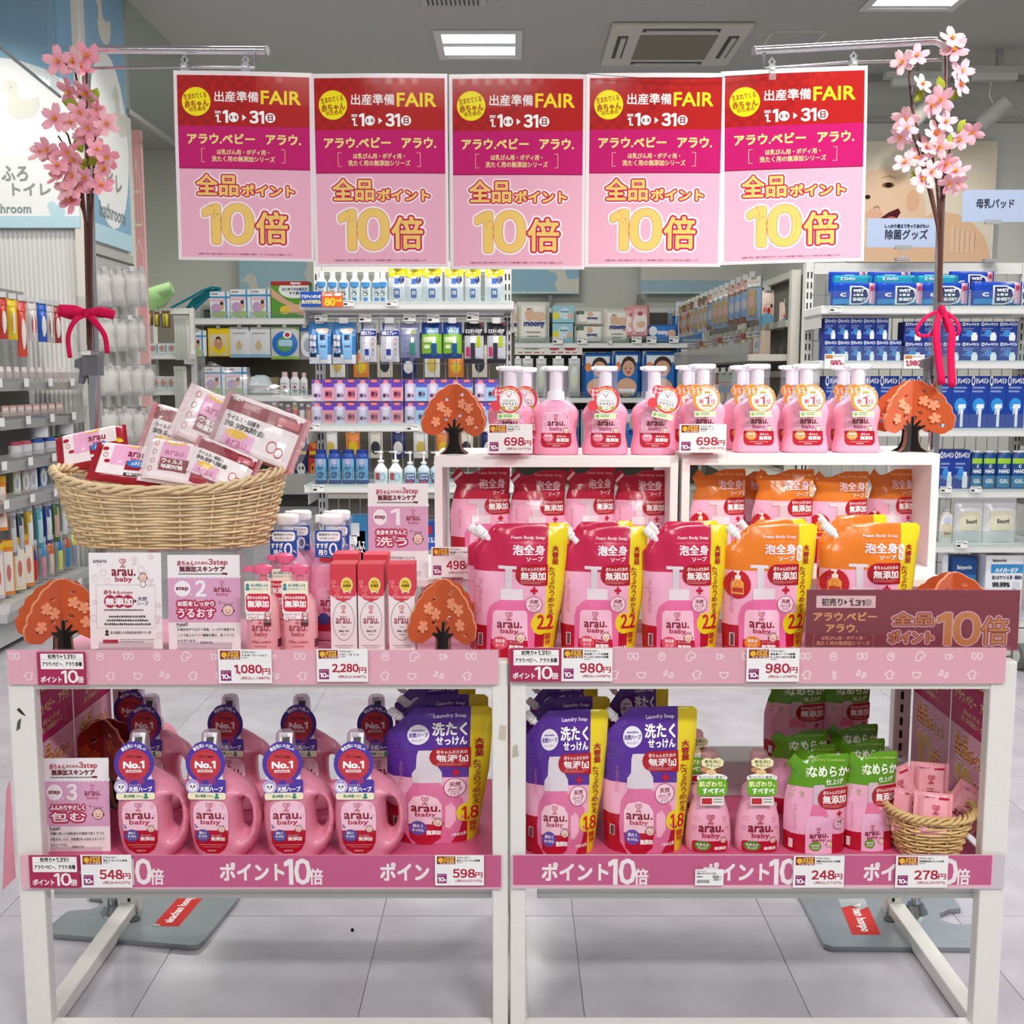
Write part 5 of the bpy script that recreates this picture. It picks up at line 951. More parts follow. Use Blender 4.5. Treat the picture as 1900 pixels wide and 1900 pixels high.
a=Art(72,100,622,778); a.rect(72,100,622,778,'f4eef0',0); doodles(a,[(180,240),(420,150),(210,300),(540,130),(120,280),(540,300),(150,170),(590,470),(100,560),(590,560),(600,680),(110,450),(470,220)],46,'dcc4d0',4)
a.text('SARAYA',106,150,210,170,'446',2,1); logo(a,246,140,426,312,L=2,b=3); smbody(a,482,275,30,L=2); a.rect(122,325,575,328,'c8b8c0',1); a.rect(122,628,575,631,'c8b8c0',1); a.rect(122,325,125,630,'c8b8c0',1); a.rect(572,325,575,630,'c8b8c0',1)
a.text('赤ちゃん',182,362,310,392,'b0304e',2,1.5); a.text('のための',315,372,400,390,'b0304e',2,1)
for x in(228,298,365): a.ell(x,442,46,46,'b0304e',1)
a.text('無添加',195,418,398,468,'fff',3,3); plus(a,420,440,22,'333'); a.text('天然',440,410,508,438,'3a4a70',2,1); a.text('ハーブ',434,444,518,470,'3a4a70',2,1); a.tiny(180,496,480,508,'333',2)
for k,(x0_,x1_) in enumerate(((218,498),(200,518),(184,538))): a.tiny(x0_,540+k*27,x1_,556+k*27,'333',2,seed=k+20)
a.text('皮ふ科医による乳幼児安全性テスト済',225,652,535,672,'333',2,.5); a.ell(200,655,12,12,'333',2); a.ell(200,676,15,9,'333',2); a.rect(168,712,284,738,'b83040',2); a.tiny(295,708,565,716,'888',2); a.tiny(295,722,480,730,'888',2,5)
info(160,1027,302,1204,2.045,a,'white information card with pink doodles beside the left orange tree',.0)
info(307,1031,447,1205,2.045,step_art('2','お肌をしっかり','うるおす',[('お風呂あがりはすぐ保湿。しっかり保湿する',1120),('ことで皮ふのバリア機能を整え、肌トラブル',1120),('から守ります。',838)]),'step 2 card left of the lotion bottles')
info(681,898,795,1072,2.30,step_art('1','全身をきちんと','洗う',[('たっぷりの泡で汚れを包みこむように',1050),('やさしく手のひらで洗ってあげましょう。',1060),('',700)]),'step 1 card behind the cartons')
info(70,1410,205,1584,2.03,step_art('3','ふんわりやさしく','包む',[('衣類に残った洗剤成分が原因で肌トラブル',1120),('が起きることも。洗剤選びも大切なスキンケア',1120),('のひとつです。',830)]),'step 3 card on the lower shelf beside the left post',rz=.02)
# burgundy sign
x0,z1=W(1490,1089,2.03); x1,z0=W(1873,1198,2.03); w,h=x1-x0,z1-z0
a=Art(645,455,1815,792); a.rect(645,455,1815,792,'7e1034',0); a.rect(698,488,1024,556,'f2eeee',1); a.text('初売り',728,503,842,545,'222',2,2); a.poly([(852,508),(870,524),(852,540)],'222',2); a.text('2021',880,500,905,510,'222',2,.3); a.text('1.31',880,512,962,544,'222',2,2.5); a.ring(984,526,17,3,'222',2); a.text('日',976,516,992,537,'222',2,.5)
a.text('アラウ.ベビー',686,582,1032,628,'ecc870',1,2.5); a.text('アラウ.',756,648,930,694,'ecc870',1,2.5); a.line([(705,710),(690,710),(690,776),(705,776)],2,'d8a080',1); a.line([(1006,710),(1020,710),(1020,776),(1006,776)],2,'d8a080',1); a.text('ほ乳びん用・ボディ用・',732,716,976,738,'ecc890',1,.6); a.text('洗たく用の無添加シリーズ',706,744,1000,768,'ecc890',1,.6)
for tx,b in(('全品',(1122,586,1342,652)),('ポイント',(1104,690,1346,752)),('10',(1372,585,1600,760)),('倍',(1612,608,1756,760))): a.otext(tx,*b,[('e4d0d6',14),('7e1034',7),('cc983c',2.2 if tx!='10' else 7)],L=1)
t=thing('point_sign','wide burgundy sign lettered in gold standing on the top shelf at right','sign',((x0+x1)/2,2.0,z0),rz=-.01); g=G(); g.box(-w/2,w/2,0,.0015,0,h,'7e1034'); a.to(g,w,h); g.obj('sign_panel','paper',t); q=G(); q.box(-w/2-.002,w/2+.002,-.003,-.0022,-.002,h+.003,'fbf0f2'); q.box(-w/2,w/2,-.003,.05,-.003,-.0005,'fbf0f2'); q.obj('clear_stand','clear',t)
# --- orange felt trees
def tree(col,dark):
    root=thing('felt_tree','','tree ornament'); S=.165
    pts=[];cl=[(-.42,.30),(-.50,.42),(-.46,.55),(-.40,.68),(-.30,.82),(-.16,.94),(0,1.0),(.16,.95),(.30,.84),(.40,.70),(.47,.56),(.50,.42),(.43,.30),(.3,.27),(.2,.32),(.08,.38),(0,.36),(-.08,.38),(-.2,.32),(-.3,.27)]
    n=len(cl)
    for i in range(n):
        a,b=cl[i],cl[(i+1)%n]; pts.append(a)
        for t in (.33,.66):
            mx,mz=a[0]+(b[0]-a[0])*t,a[1]+(b[1]-a[1])*t; nx,nz=-(b[1]-a[1]),(b[0]-a[0]); l=math.hypot(nx,nz); k=.022 if i<13 else .0; pts.append((mx+nx/l*k*(1 if i<13 else 0),mz+nz/l*k))
    pts=[(x*S,z*S*.95) for x,z in pts]
    def petal(cx,cz,r,a0): return [(cx+r*math.cos(a0+t)*(.8 if i%2 else 1),cz+r*.55*math.sin(a0+t)) for i,t in enumerate((0,1,2,3.14,4.2,5.3))]
    holes=[petal(x*S,z*S*.95,.0075,i) for i,(x,z) in enumerate(((-.12,.78),(.14,.85),(.1,.55),(-.13,.5),(.3,.72),(-.33,.42),(.36,.38),(-.02+.06,.42+.06)))]
    flw=[(-.22,.68),(.26,.66),(-.30,.47),(.28,.48),(-.12,.60),(.15,.72)]
    for ang in(.6,-.6):
        g=G(); g.prism(pts,-.0025,.0025,col,holes=holes,side='e08c64'); o=g.obj('foliage_panel','felt',root,rot=(0,0,ang))
        for i,(fx,fz) in enumerate(flw):
            if (fx<0)==(ang>0) or i<4:
                q=G(); r=.0125
                for sy in(-1,1):
                    for k in range(5):
                        t0=k*1.2566+i; c_,s_=math.cos(t0),math.sin(t0); pp=[(0,0),(.45,.30),(.85,.30),(.95,.12),(.85,0),(.95,-.12),(.85,-.30),(.45,-.30)]
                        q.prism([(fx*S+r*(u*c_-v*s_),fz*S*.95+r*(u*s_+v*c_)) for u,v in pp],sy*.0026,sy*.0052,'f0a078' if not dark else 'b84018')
                q.obj('blossom','felt',root,rot=(0,0,ang))
    tp=[(-.26,0),(-.16,.06),(-.12,.15),(-.11,.30),(-.2,.37),(-.19,.385),(-.09,.36),(-.14,.44),(-.12,.45),(-.045,.37),(-.03,.5),(-.01,.5),(.0,.37),(.03,.49),(.05,.48),(.045,.37),(.13,.45),(.145,.435),(.085,.35),(.2,.38),(.21,.365),(.11,.30),(.12,.15),(.16,.06),(.26,0)]
    for ang in(.6,-.6):
        g=G(); g.prism([(x*S*.85,z*S*.95) for x,z in tp],-.004,.004,'100c0c',side='7a4836'); g.obj('trunk','felt',root,rot=(0,0,ang))
    return root
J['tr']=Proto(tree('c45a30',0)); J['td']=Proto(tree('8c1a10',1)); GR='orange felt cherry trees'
def ptree(k,px0,px1,py0,Y,z,label,rz=0,wf=.83): 
    zz=Z(py0,Y); s=(zz-z)/(.165*.95); wd=(px1-px0)*MP(Y,z+.08); J[k].put((X((px0+px1)/2,Y,z+.08),Y,z),rz,label,GR,(wd/(.165*wf),wd/(.165*wf),s))
ptree('tr',785,900,713,2.40,zq1,'orange felt tree at the left end of the left white cube'); ptree('tr',1627,1755,706,2.40,zq2,'orange felt tree at the right end of the right white cube')
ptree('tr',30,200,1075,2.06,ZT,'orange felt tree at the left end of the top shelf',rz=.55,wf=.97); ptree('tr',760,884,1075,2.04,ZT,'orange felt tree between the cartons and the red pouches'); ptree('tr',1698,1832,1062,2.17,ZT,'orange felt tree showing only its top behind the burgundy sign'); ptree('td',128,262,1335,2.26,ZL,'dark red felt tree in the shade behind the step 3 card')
# --- baskets
def basket(name,a0,b0,a1,b1,h,sad,rows,ns,label,loc,rz=0,col='e0c79c',thick=.0035,wave=.003):
    t=thing(name,label,'basket',loc,rz); r=random.Random(4)
    def R(th,u):
        A=a0+(a1-a0)*u; B=b0+(b1-b0)*u; c,s=math.cos(th),math.sin(th); e=2.5
        return Vector((A*math.copysign(abs(c)**(2/e),c),B*math.copysign(abs(s)**(2/e),s),h*u+sad*u*u*abs(c)**2.2))
    M_=ns*4
    for j in range(rows):
        g=G(); pts=[]
        for i in range(M_):
            th=6.28318*i/M_; p=R(th,(j+.5)/rows); n=Vector((p.x/a1**2,p.y/b1**2,0)).normalized(); p=p+n*wave*math.cos(th*ns/2+math.pi*j)+Vector((0,0,r.uniform(-.0006,.0006))); pts.append(p)
        k=r.uniform(.82,1.12); cc=tuple(x*k for x in rgb(col)); g.tube(pts,thick*r.uniform(.85,1.1),5,cc,closed=True); g.obj('wicker_strand','wicker',t,smooth=1.2)
    for i in range(ns): g=G(); th=6.28318*i/ns; g.tube([R(th,u/6) for u in range(7)],thick*.8,5,col); g.obj('wicker_stake','wicker',t,smooth=1.2)
    for k in range(3):
        g=G(); pts=[R(6.28318*i/M_,1)+Vector((0,0,.006*math.sin(6.28318*i/M_*14+k*2.1)))+Vector((R(6.28318*i/M_,1).x,R(6.28318*i/M_,1).y,0)).normalized()*.006*math.cos(6.28318*i/M_*14+k*2.1) for i in range(M_)]
        g.tube(pts,thick*1.4,6,col,closed=True); g.obj('braided_rim','wicker',t,smooth=1.2)
    g=G(); g.add([R(6.28318*i/24,0)*1.0+Vector((0,0,.002)) for i in range(24)],[tuple(range(24))],'b89058'); g.obj('basket_base','wicker',t); return R
YK=2.2; xb_=X(322,YK,.95); zb=Z(1008,YK); zr=Z(908,YK-.1)
basket('wicker_basket',.185,.085,.228,.115,zr-zb,Z(868,YK)-zr,20,22,'large oval wicker basket of wipe packs on a clear stand at left',(xb_,YK,zb),thick=.003)
# clear acrylic stand
t=thing('acrylic_stand','clear acrylic block stand carrying the large wicker basket','stand',(xb_,YK,ZT)); hh=zb-ZT-.004
for nm,bx in(('clear_panel',(-.14,.14,-.08,-.077,0,hh-.003)),('clear_panel',(-.14,-.137,-.077,.08,0,hh-.003)),('clear_panel',(.137,.14,-.077,.08,0,hh-.003)),('clear_top',(-.145,.145,-.085,.085,hh-.003,hh))): g=G(); g.box(*bx,'f4f6f6'); g.obj(nm,'clear',t)
def pillow(name,w,h,T,col,art,fin='gloss',seed=0,eps=.0003):
    root=thing(name,'','pack'); r=random.Random(seed); ph=[r.uniform(0,6) for _ in range(4)]
    def yf(x,z): 
        u=min(1,max(0,(1-abs(x)/(w/2))*3.2)); v=min(1,max(0,(1-abs(z-h/2)/(h/2))*4)); return -T*math.sqrt(u*(2-u))*math.sqrt(v*(2-v))+.0012*math.sin(130*x+ph[0])*math.sin(90*z+ph[1])
    g=G(); f=lambda s:(lambda a,b:((a-.5)*w,s*-yf((a-.5)*w,b*h),b*h)); g.grid(lambda a,b:((a-.5)*w,yf((a-.5)*w,b*h),b*h),12,14,col); g.grid(lambda a,b:((.5-a)*w,-yf((.5-a)*w,b*h),b*h),12,14,col)
    for sx in(-1,1):
        g.grid(lambda a,b:(sx*(w/2+a*.008),.0015*math.sin(b*50)*a,b*h),2,14,col)
    g.obj('pack_body',fin,root,smooth=1)
    if art: q=G(); art.to(q,w,h,yf=lambda x,z:yf(x,z)-eps,eps=eps,gx=rng(-w/2,w/2,9),gz=rng(0,h,9)); q.obj('printed_design',fin,root,smooth=1)
    return root
def wipe_art(v):
    a=Art(180,540,620,800)
    if v==0:
        a.rect(215,550,585,765,'fbeef0',1,10); a.rect(290,555,470,700,'f4b4d8',2); a.ell(420,556,55,22,'f0c030',3); a.text('arau',395,605,510,635,'8a2040',3,2); a.text('baby',420,640,505,662,'b04068',3,1); a.rect(395,665,590,725,'a81c30',3); a.ell(470,680,70,26,'3080d0',4); a.text('ふきとり',430,668,510,690,'fff',5,1); a.rect(400,745,580,765,'3a3034',3,6); a.text('除菌アルコール',420,748,560,762,'fff',4,.6); a.ell(240,600,22,12,'b02030',3); a.ell(270,680,20,12,'b02030',3); a.ell(600,660,20,16,'f0d030',3); a.ring(250,640,14,3,'c04050',3)
    elif v==1:
        a.rect(190,545,610,790,'f8e8ea',1,6); a.rect(270,545,450,710,'eea8d0',2); a.ell(350,560,70,22,'f0c030',3); a.rect(280,660,470,735,'8a2034',3); a.text('ウイルス',292,665,430,690,'fff',4,1.5); a.text('除菌対策',296,698,440,722,'fff',4,1.2); a.text('arau',300,615,420,640,'c06088',3,1); a.rect(500,545,610,790,'a83848',2); a.text('99.99%',505,600,600,625,'f4e0e0',3,1)
        for k in range(4): a.ring(230,580+k*52,14,3,'c04050',3,10)
    else:
        a.rect(190,545,610,790,'f4eaec',1,6); a.rect(190,545,610,625,'8e2434',2); a.rect(480,580,600,612,'c86a74',3,8); a.text('15枚入',205,555,265,575,'fff',3,1); a.text('ウイルス・細菌を',215,640,400,662,'333',3,1); a.text('99.99%除去',215,668,440,695,'333',3,2); a.rect(230,705,400,790,'f0b0d8',2); a.ell(300,718,60,20,'f0c030',3); a.text('arau',260,745,370,770,'c06088',3,1); a.ring(500,720,26,5,'c03040',3,12); a.ring(545,735,22,5,'c03040',3,12)
    return a
WP=[Proto(pillow('wipe_pack',.13,.085,.013,'a82030',wipe_art(0),seed=1)),Proto(pillow('wipe_pack',.13,.095,.014,'f0d8dc',wipe_art(1),seed=2)),Proto(pillow('wipe_pack',.14,.1,.014,'c88088',wipe_art(2),seed=3))]
def rotm(rx,ry,rz): return (rx,ry,rz)
GR='wipe packs piled in the large wicker basket'
for k,px,py,Y,rx,ry,rz,s,lab in((0,175,868,2.26,-.5,-.2,.1,1.0,'dark red wipe pack at the back left of the basket'),(0,228,898,2.12,-.62,.12,-.02,1.0,'front left wipe pack with a blue and yellow seal'),(1,322,902,2.11,-.55,.16,.0,.98,'pink wipe pack in the middle front with icons down its side'),(2,395,900,2.12,-.5,.42,.1,.85,'wipe pack right of the middle, lettered 99.99 in black'),(1,385,838,2.2,-.25,.42,0,1.2,'large pink wipe pack raised at the back of the pile'),(2,462,852,2.18,-.25,.35,-.05,1.15,'rightmost wipe pack reaching over the basket rim'),(2,330,860,2.24,-.35,.3,.1,1.1,'dusty red wipe pack lying behind the middle ones')):
    x,z=W(px,py,Y); WP[k].put((x,Y,z),rz,lab,GR,s,rx=rx,ry=ry)
# clear bags around the raised packs
for px,py,Y,ry,w,h,lab in((392,830,2.19,.40,.19,.16,'crinkled clear bag around the raised back pack'),(470,845,2.17,.33,.19,.15,'crinkled clear bag around the rightmost pack'),(325,880,2.10,.2,.16,.12,'crinkled clear bag around the middle pack')):
    x,z=W(px,py,Y); t=thing('clear_bag',lab,'bag',(x,Y,z),rx=-.3,ry=ry)
    g=G(); n_=lambda a,b:.008*noise.noise(Vector((a*9+px,b*9,0)))+.004*noise.noise(Vector((a*30+px,b*30,1)))
    fz=lambda a,b:(lambda u:u)(min(1,min(a,1-a,b,1-b)*5))
    g.grid(lambda a,b:((a-.5)*w*(1-.25*max(0,b-.6)*2),-.024*fz(a,b)+n_(a,b),b*h),16,14,'fdfdfd'); g.obj('film','film',t,smooth=1.5)
# small basket with soaps
YS=2.04; xs_=X(1733,YS,.4)-.012; zz0=ZL
basket('wicker_basket',.055,.05,.083,.07,Z(1520,YS-.05)-ZL+.004,.006,12,18,'small round wicker basket of soap packs on the right lower shelf',(xs_,YS,ZL),col='dcbc80',thick=.0026,wave=.002)
def soap():
    a=Art(0,0,200,260); a.rect(0,0,200,260,'f0a8b4',0); heart(a,100,90,46,'b83048',2,5); a.text('baby',78,150,122,164,'a03048',2,.5); a.text('arau',45,170,155,205,'7a1c30',2,2); a.tiny(60,214,140,220,'a86070',2); a.text('天然ハーブ',20,20,90,34,'a03048',2,.5); a.rect(115,22,185,36,'b02038',2,5); a.rect(0,236,200,260,'b01c30',1); a.ell(120,246,26,16,'f4d8cc',3)
    return pillow('soap_pack',.062,.085,.014,'eda2ae',a,seed=8)
J['so']=Proto(soap()); GR='soap packs in the small wicker basket'
for px,py,Y,rx,ry,rz,lab in((1728,1528,1.985,-.25,.12,0,'soap pack in front, facing straight out with the heart print'),(1684,1520,2.02,-.2,.2,.3,'soap pack leaning at the left front'),(1678,1476,2.07,-.2,-.25,.3,'soap pack standing at the back left'),(1722,1468,2.09,-.15,.05,-.1,'soap pack standing at the back middle'),(1772,1505,2.06,-.2,.5,-.5,'soap pack tipped over the right rim')):
    x,z=W(px,py+14,Y); J['so'].put((x,Y,z-.01),rz,lab,GR,.95,rx=rx,ry=ry)
# --- poles, arms, clamps, bases
YP=2.43
def pole(s):
    nm='left' if s<0 else 'right'; xp=-.925 if s<0 else .935; t=thing('banner_pole','chrome banner pole with a bent arm at the %s end'%nm,'pole',(xp,YP,0)); top=Z(92,YP) if s<0 else Z(76,YP)
    xtop=X(158 if s<0 else 1757,YP,top)-xp; dx=-s; L=(X(493,YP-.06,top) if s<0 else X(1402,YP-.06,top))-xp
    g=G(); P_=[(0,0,.012),(xtop*.5,0,1.0),(xtop,0,top-.03)]; 
    for k in range(1,6): q=k/5*1.5708; P_.append((xtop+dx*.03*(1-math.cos(q)),0,top-.03+.03*math.sin(q)))
    z2=Z(94,YP-.06) if s<0 else Z(94,YP-.06); P_.append((L,-.06,z2)); g.tube(P_,.0085,12,'d8d4d6'); g.obj('tube','chrome',t,smooth=1)
    g=G(); zb_=Z(122,YP-.02) if s<0 else Z(106,YP-.02); ze=Z(126,YP-.06) if s<0 else Z(127,YP-.06); xh=(X(472,YP-.06,top) if s<0 else X(1420,YP-.06,top))-xp
    g.tube([(xtop,0,zb_),(xh*.6,-.04,(zb_+ze)/2),(xh,-.06,ze),(xh,-.06,z2-.005)],.0032,8,'c8c4c6'); g.obj('hanging_rod','chrome',t,smooth=1)
    g=G(); g.cyl((L,-.06,z2),(L-s*.004,-.061,z2),.0095,n=12,col='999'); g.obj('end_cap','plastic',t)
    zc=Z(678,YP); x_=xtop*.4; g=G(); g.box(x_-.016,x_+.018,-.018,.018,zc-.022,zc+.022,'6a6c72'); g.prism([(x_-.012,zc+.02),(x_-.034,zc+.012),(x_-.036,zc-.004),(x_-.024,zc-.008),(x_-.030,zc-.038),(x_-.022,zc-.04),(x_-.010,zc-.012)],-.01,.01,'6a6c72'); g.obj('height_clamp','plastic',t,smooth=.5)
    g=G(); g.cyl((0,0,.012),(0,0,.03),.028,.018,20,'b8bcc0'); g.cyl((0,0,.03),(0,0,.12),.012,n=16,col='c8ccd0'); g.obj('socket','chrome',t,smooth=.6); g=G(); g.cyl((x_,0,zc-.5),(x_,0,zc-.02),.0115,n=16,col='d0d0d2'); g.obj('sleeve','chrome',t,smooth=.6)
    g=G(); z0,z1=Z(652,YP),Z(552,YP); xx=x_+(.001 if s<0 else -.008); g.cyl((xx,-.022,z0),(xx,-.022,z1),.021,n=16,col='f4f4f6',cap=False); g.cyl((xx,-.022,z0),(xx,-.022,z0+.002),.021,n=16,col='f4f4f6'); g.obj('acrylic_tube','clear',t,smooth=1)
    # base plate
    def fp(px,py):
        u=(px-950)/F; v=(950-py)/F; tt=-H/(v*CT-ST); return (u*tt-xp,(v*ST+CT)*tt-YP)
    out=[(92,1728),(110,1712),(125,1700),(140,1698),(168,1696),(186,1690),(192,1682),(186,1674),(166,1672),(168,1664),(200,1640),(230,1640),(260,1655),(452,1655),(440,1678),(380,1752),(368,1762),(340,1764),(100,1742)] if s<0 else [(1476,1658),(1560,1656),(1640,1655),(1740,1655),(1760,1660),(1782,1694),(1760,1696),(1742,1704),(1745,1716),(1770,1724),(1806,1724),(1816,1750),(1816,1768),(1545,1766),(1528,1760),(1508,1720)]
    if s<0: out=[p if p!=(340,1764) else (350,1763) for p in out]
    pl=[fp(*p) for p in out]; vs=[(x,y,.012) for x,y in pl]+[(x,y,.001) for x,y in pl]; n=len(pl); tr=tessellate_polygon([[Vector((x,y,0)) for x,y in pl]])
    g=G(); g.add(vs,[tuple(q) for q in tr]+[tuple(i+n for i in q) for q in tr]+[(i,(i+1)%n,n+(i+1)%n,n+i) for i in range(n)],'a4acb0'); b=g.obj('base_plate','zinc',t)
    A,B,D_=[fp(*p) for p in (((283,1730),(330,1730),(376,1664)) if s<0 else ((1585,1745),(1632,1745),(1592,1677)))]
    if s>0: A,B,D_=fp(1555,1678),fp(1604,1677),fp(1632,1742)
    if s<0: O_=Vector((*fp(283,1728),0)); ux=Vector((*fp(340,1664),0))-O_; uy=Vector((*fp(332,1728),0))-O_
    else: O_=Vector((*fp(1604,1677),0)); ux=Vector((*fp(1634,1744),0))-O_; uy=Vector((*fp(1554,1677),0))-O_
    a=Art(0,0,300,100); a.rect(0,0,300,100,'c4241c',0); a.text('akachan honpo' if s<0 else 'han honpo',30 if s<0 else 90,28,275,72,'f4e8e8',1,2)
    if s>0: a.poly([(0,0),(70,0),(95,30),(60,60),(80,100),(0,100)],'a8aeb0',1); a.poly([(40,20),(70,30),(60,50)],'e8e4e0',2)
    else: a.poly([(260,0),(300,0),(300,60),(285,30)],'a8aeb0',1); a.poly([(0,0),(22,0),(10,26),(0,30)],'a8aeb0',1)
    q=G(); 
    for v,f,c,L in a.P: q.add([tuple(O_+ux*(p[0]/300)+uy*((p[1])/100 if s<0 else p[1]/100)+Vector((0,0,.0122+L*.0004))) for p in v],f,c)
    q.obj('red_sticker','paper',b)
    return xp,xtop,top
PL=pole(-1); PR=pole(1)
for i,(px,py,Y) in enumerate(((343,124,2.385),(456,124,2.378),(1432,128,2.375),(1583,117,2.40))):
    x,z=W(px,py,Y); t=thing('clear_clip','clear plastic clip holding the poster row, %s'%('far left','second from left','second from right','far right')[i],'clip',(x,Y,z),group='clear clips on the hanging rods')
    for dy in(-.009,.005): g=G(); g.box(-.0075,.0075,dy,dy+.004,-.024,.006,'f0f2f4'); g.obj('clip_jaw','tint',t,bev=.001)
    g=G(); g.tube([(.0,0,.006),(.006,0,.014),(0,0,.022),(-.006,0,.014),(0,0,.006)],.0028,6,'f0f2f4'); g.obj('hook','tint',t); g=G(); g.box(-.004,.004,-.010,.010,-.004,0,'b0b4b8'); g.obj('spring','metal',t)
g=G(); pts=[]
for k in range(13): u=k/12; x,z=W(1080+u*350,136+10*math.sin(u*3.14)-0*u,2.355); pts.append((x,2.355,z))
g.tube(pts,.0007,4,'333'); tag(g.obj('black_thread','matte'),'thin black thread sagging across the tops of two right posters','thread')
# --- blossom branches
def flower(seed,mk):
    r=random.Random(seed); g=G(); R_=.026
    for k in range(5):
        a=k*1.2566+r.uniform(-.12,.12); c_,s_=math.cos(a),math.sin(a); cup=r.uniform(.25,.5)
        def fn(u,v,c_=c_,s_=s_,cup=cup):
            l=v; wd=.62*math.sin(min(1,l*1.02)*2.6)**.8*(1 if l<.99 else .8) if l>0 else .02; x=l; y=(u-.5)*wd; z=cup*l*l*.5-.25*(u-.5)**2*l+ (-.1*math.exp(-((u-.5)/.12)**2) if l>.9 else 0)
            X_=x-(.1*math.exp(-((u-.5)/.15)**2) if l>.95 else 0)
            return ((X_*c_-y*s_)*R_,-z*R_,(X_*s_+y*c_)*R_)
        vs0=len(g.v); g.grid(fn,6,6,mk); 
        for i in range(len(g.c)-36,len(g.c)):
            row=(i-(len(g.c)-36))//6; k2=max(0,1-row/3); c0=rgb(mk); c1=rgb('e0788c'); g.c[i]=tuple(c0[q]*(1-k2*.6)+c1[q]*k2*.6 for q in range(3))
    g.cyl((0,0,0),(0,-.003,0),.0028,.0035,8,'d88a28')
    for k in range(7): a=k*.9; g.cyl((0,-.002,0),(math.cos(a)*.005,-.008,math.sin(a)*.005),.0005,n=4,col='e8b040')
    return g.mesh('blossom','petal',smooth=1.5)
FM=[flower(1,'f2b0be'),flower(2,'eda0b0'),flower(3,'f4bcc4')]; FR=[flower(4,'f6ccd0'),flower(5,'f2bcc8'),flower(6,'f0c2d0')]
def leafm():
    g=G(); g.grid(lambda u,v:((u-.5)*.022*math.sin(3.14*(v*.96+.02)),-.004*math.sin(3.1*v)+abs(u-.5)*.01,v*.036),4,7,'8f9c34'); return g.mesh('leaf','petal',smooth=1.5)
LM=leafm()
def branch(side,label,root_px,stems,fl,lv,ms,zoff):
    t=thing('blossom_branch',label,'branch',(0,0,0)); Yb_=YP-.035; r=random.Random(7)
    wp=lambda px,py,dy=0:(W(px,py,Yb_+dy)[0],Yb_+dy,W(px,py,Yb_+dy)[1])
    for st in stems:
        P_=[wp(px,py,.004*math.sin(i*2+len(st))) for i,(px,py) in enumerate(st)]; g=G(); g.tube(P_,.0032,5,'5a3a34',rf=lambda u:1.15-.6*u); g.obj('twig','matte',t,smooth=1)
    for i,(px,py,yaw,pit,s) in enumerate(fl):
        o=bpy.data.objects.new('blossom',ms[i%3]); C.objects.link(o); o.parent=t; o.location=wp(px,py,-.012-.018*r.random()); o.rotation_euler=(pit,r.uniform(0,6),yaw); o.rotation_mode='YXZ'; o.scale=(s,)*3
    for i,(px,py,a) in enumerate(lv):
        o=bpy.data.objects.new('leaf',LM); C.objects.link(o); o.parent=t; o.location=wp(px,py,-.012); o.rotation_euler=(-.2,a,.2)
Zm=lambda ox,oy,s,L:[(ox+x*s,oy+y*s) for x,y in L]
zl=lambda L:Zm(40,60,.2,L)
rr=random.Random(11)
fl=[(x,y,rr.uniform(-.7,.7),rr.uniform(-.7,.7),rr.uniform(1.0,1.25)) for x,y in zl([(340,270),(610,215),(480,270),(560,320),(440,550),(600,560),(540,740),(700,720),(460,840),(310,800),(620,890),(790,850),(600,970),(740,800),(180,1110),(240,1090),(420,1110),(480,1180),(700,1090),(790,1160),(770,1270),(330,1240),(350,1320),(470,1330),(590,1350),(740,1420),(420,1440),(500,1420),(460,1560)])]
lv=[(x,y,a) for (x,y),a in zip(zl([(530,680),(640,650),(560,1110),(540,1290),(620,1230),(340,1170)]),(-1.3,.4,-.4,.5,.8,-1.2))]
S=lambda L:zl(L)
branch('l','artificial pink cherry blossom branch tied to the left pole',None,
 [zl([(640,2950),(630,1900),(615,1400),(600,1000),(605,600),(605,330)]),zl([(625,2950),(610,1900),(570,1500),(540,1350),(480,1130),(430,950),(345,850)]),zl([(635,2950),(625,1900),(630,1300),(560,680),(490,330),(390,290)]),zl([(640,2950),(640,1900),(670,1300),(685,1000),(700,830)]),zl([(620,2900),(590,1700),(530,1550),(450,1400)]),zl([(640,2900),(650,1700),(665,1400),(740,1250)]),zl([(625,2900),(600,1800),(550,1500),(450,1130),(340,960)])],fl,lv,FM,0)
zr_=lambda L:Zm(1600,40,.2421,L)
fl=[(x,y,rr.uniform(-.7,.7),rr.uniform(-.7,.7),rr.uniform(.95,1.2)) for x,y in zr_([(690,130),(710,220),(420,260),(310,310),(760,380),(750,480),(460,480),(530,640),(600,600),(330,750),(340,820),(290,890),(560,860),(640,770),(490,960),(590,960),(840,850),(750,910),(330,1080),(410,1050),(640,1090),(530,1150),(720,1150),(730,1250),(460,1210),(670,1240)])]
lv=[(x,y,a) for (x,y),a in zip(zr_([(410,610),(615,540),(650,565),(740,850),(390,1240),(660,980)]),(.7,-.1,1.4,.6,.4,.3))]
branch('r','artificial pink cherry blossom branch tied to the right pole',None,
 [zr_([(595,2150),(595,1700),(625,1200),(635,700),(635,250)]),zr_([(590,2150),(590,1650),(520,1300),(440,900),(380,650),(355,420),(380,300)]),zr_([(595,2150),(585,1600),(480,1180),(385,850),(340,780)]),zr_([(600,2150),(600,1600),(570,1250),(540,1050),(570,850),(565,700)]),zr_([(600,2150),(605,1500),(650,1100),(680,900),(800,860)]),zr_([(600,2150),(610,1500),(600,1250),(700,1180)]),zr_([(595,2150),(590,1600),(530,1300),(450,1080),(340,1080)])],fl,lv,FR,0)
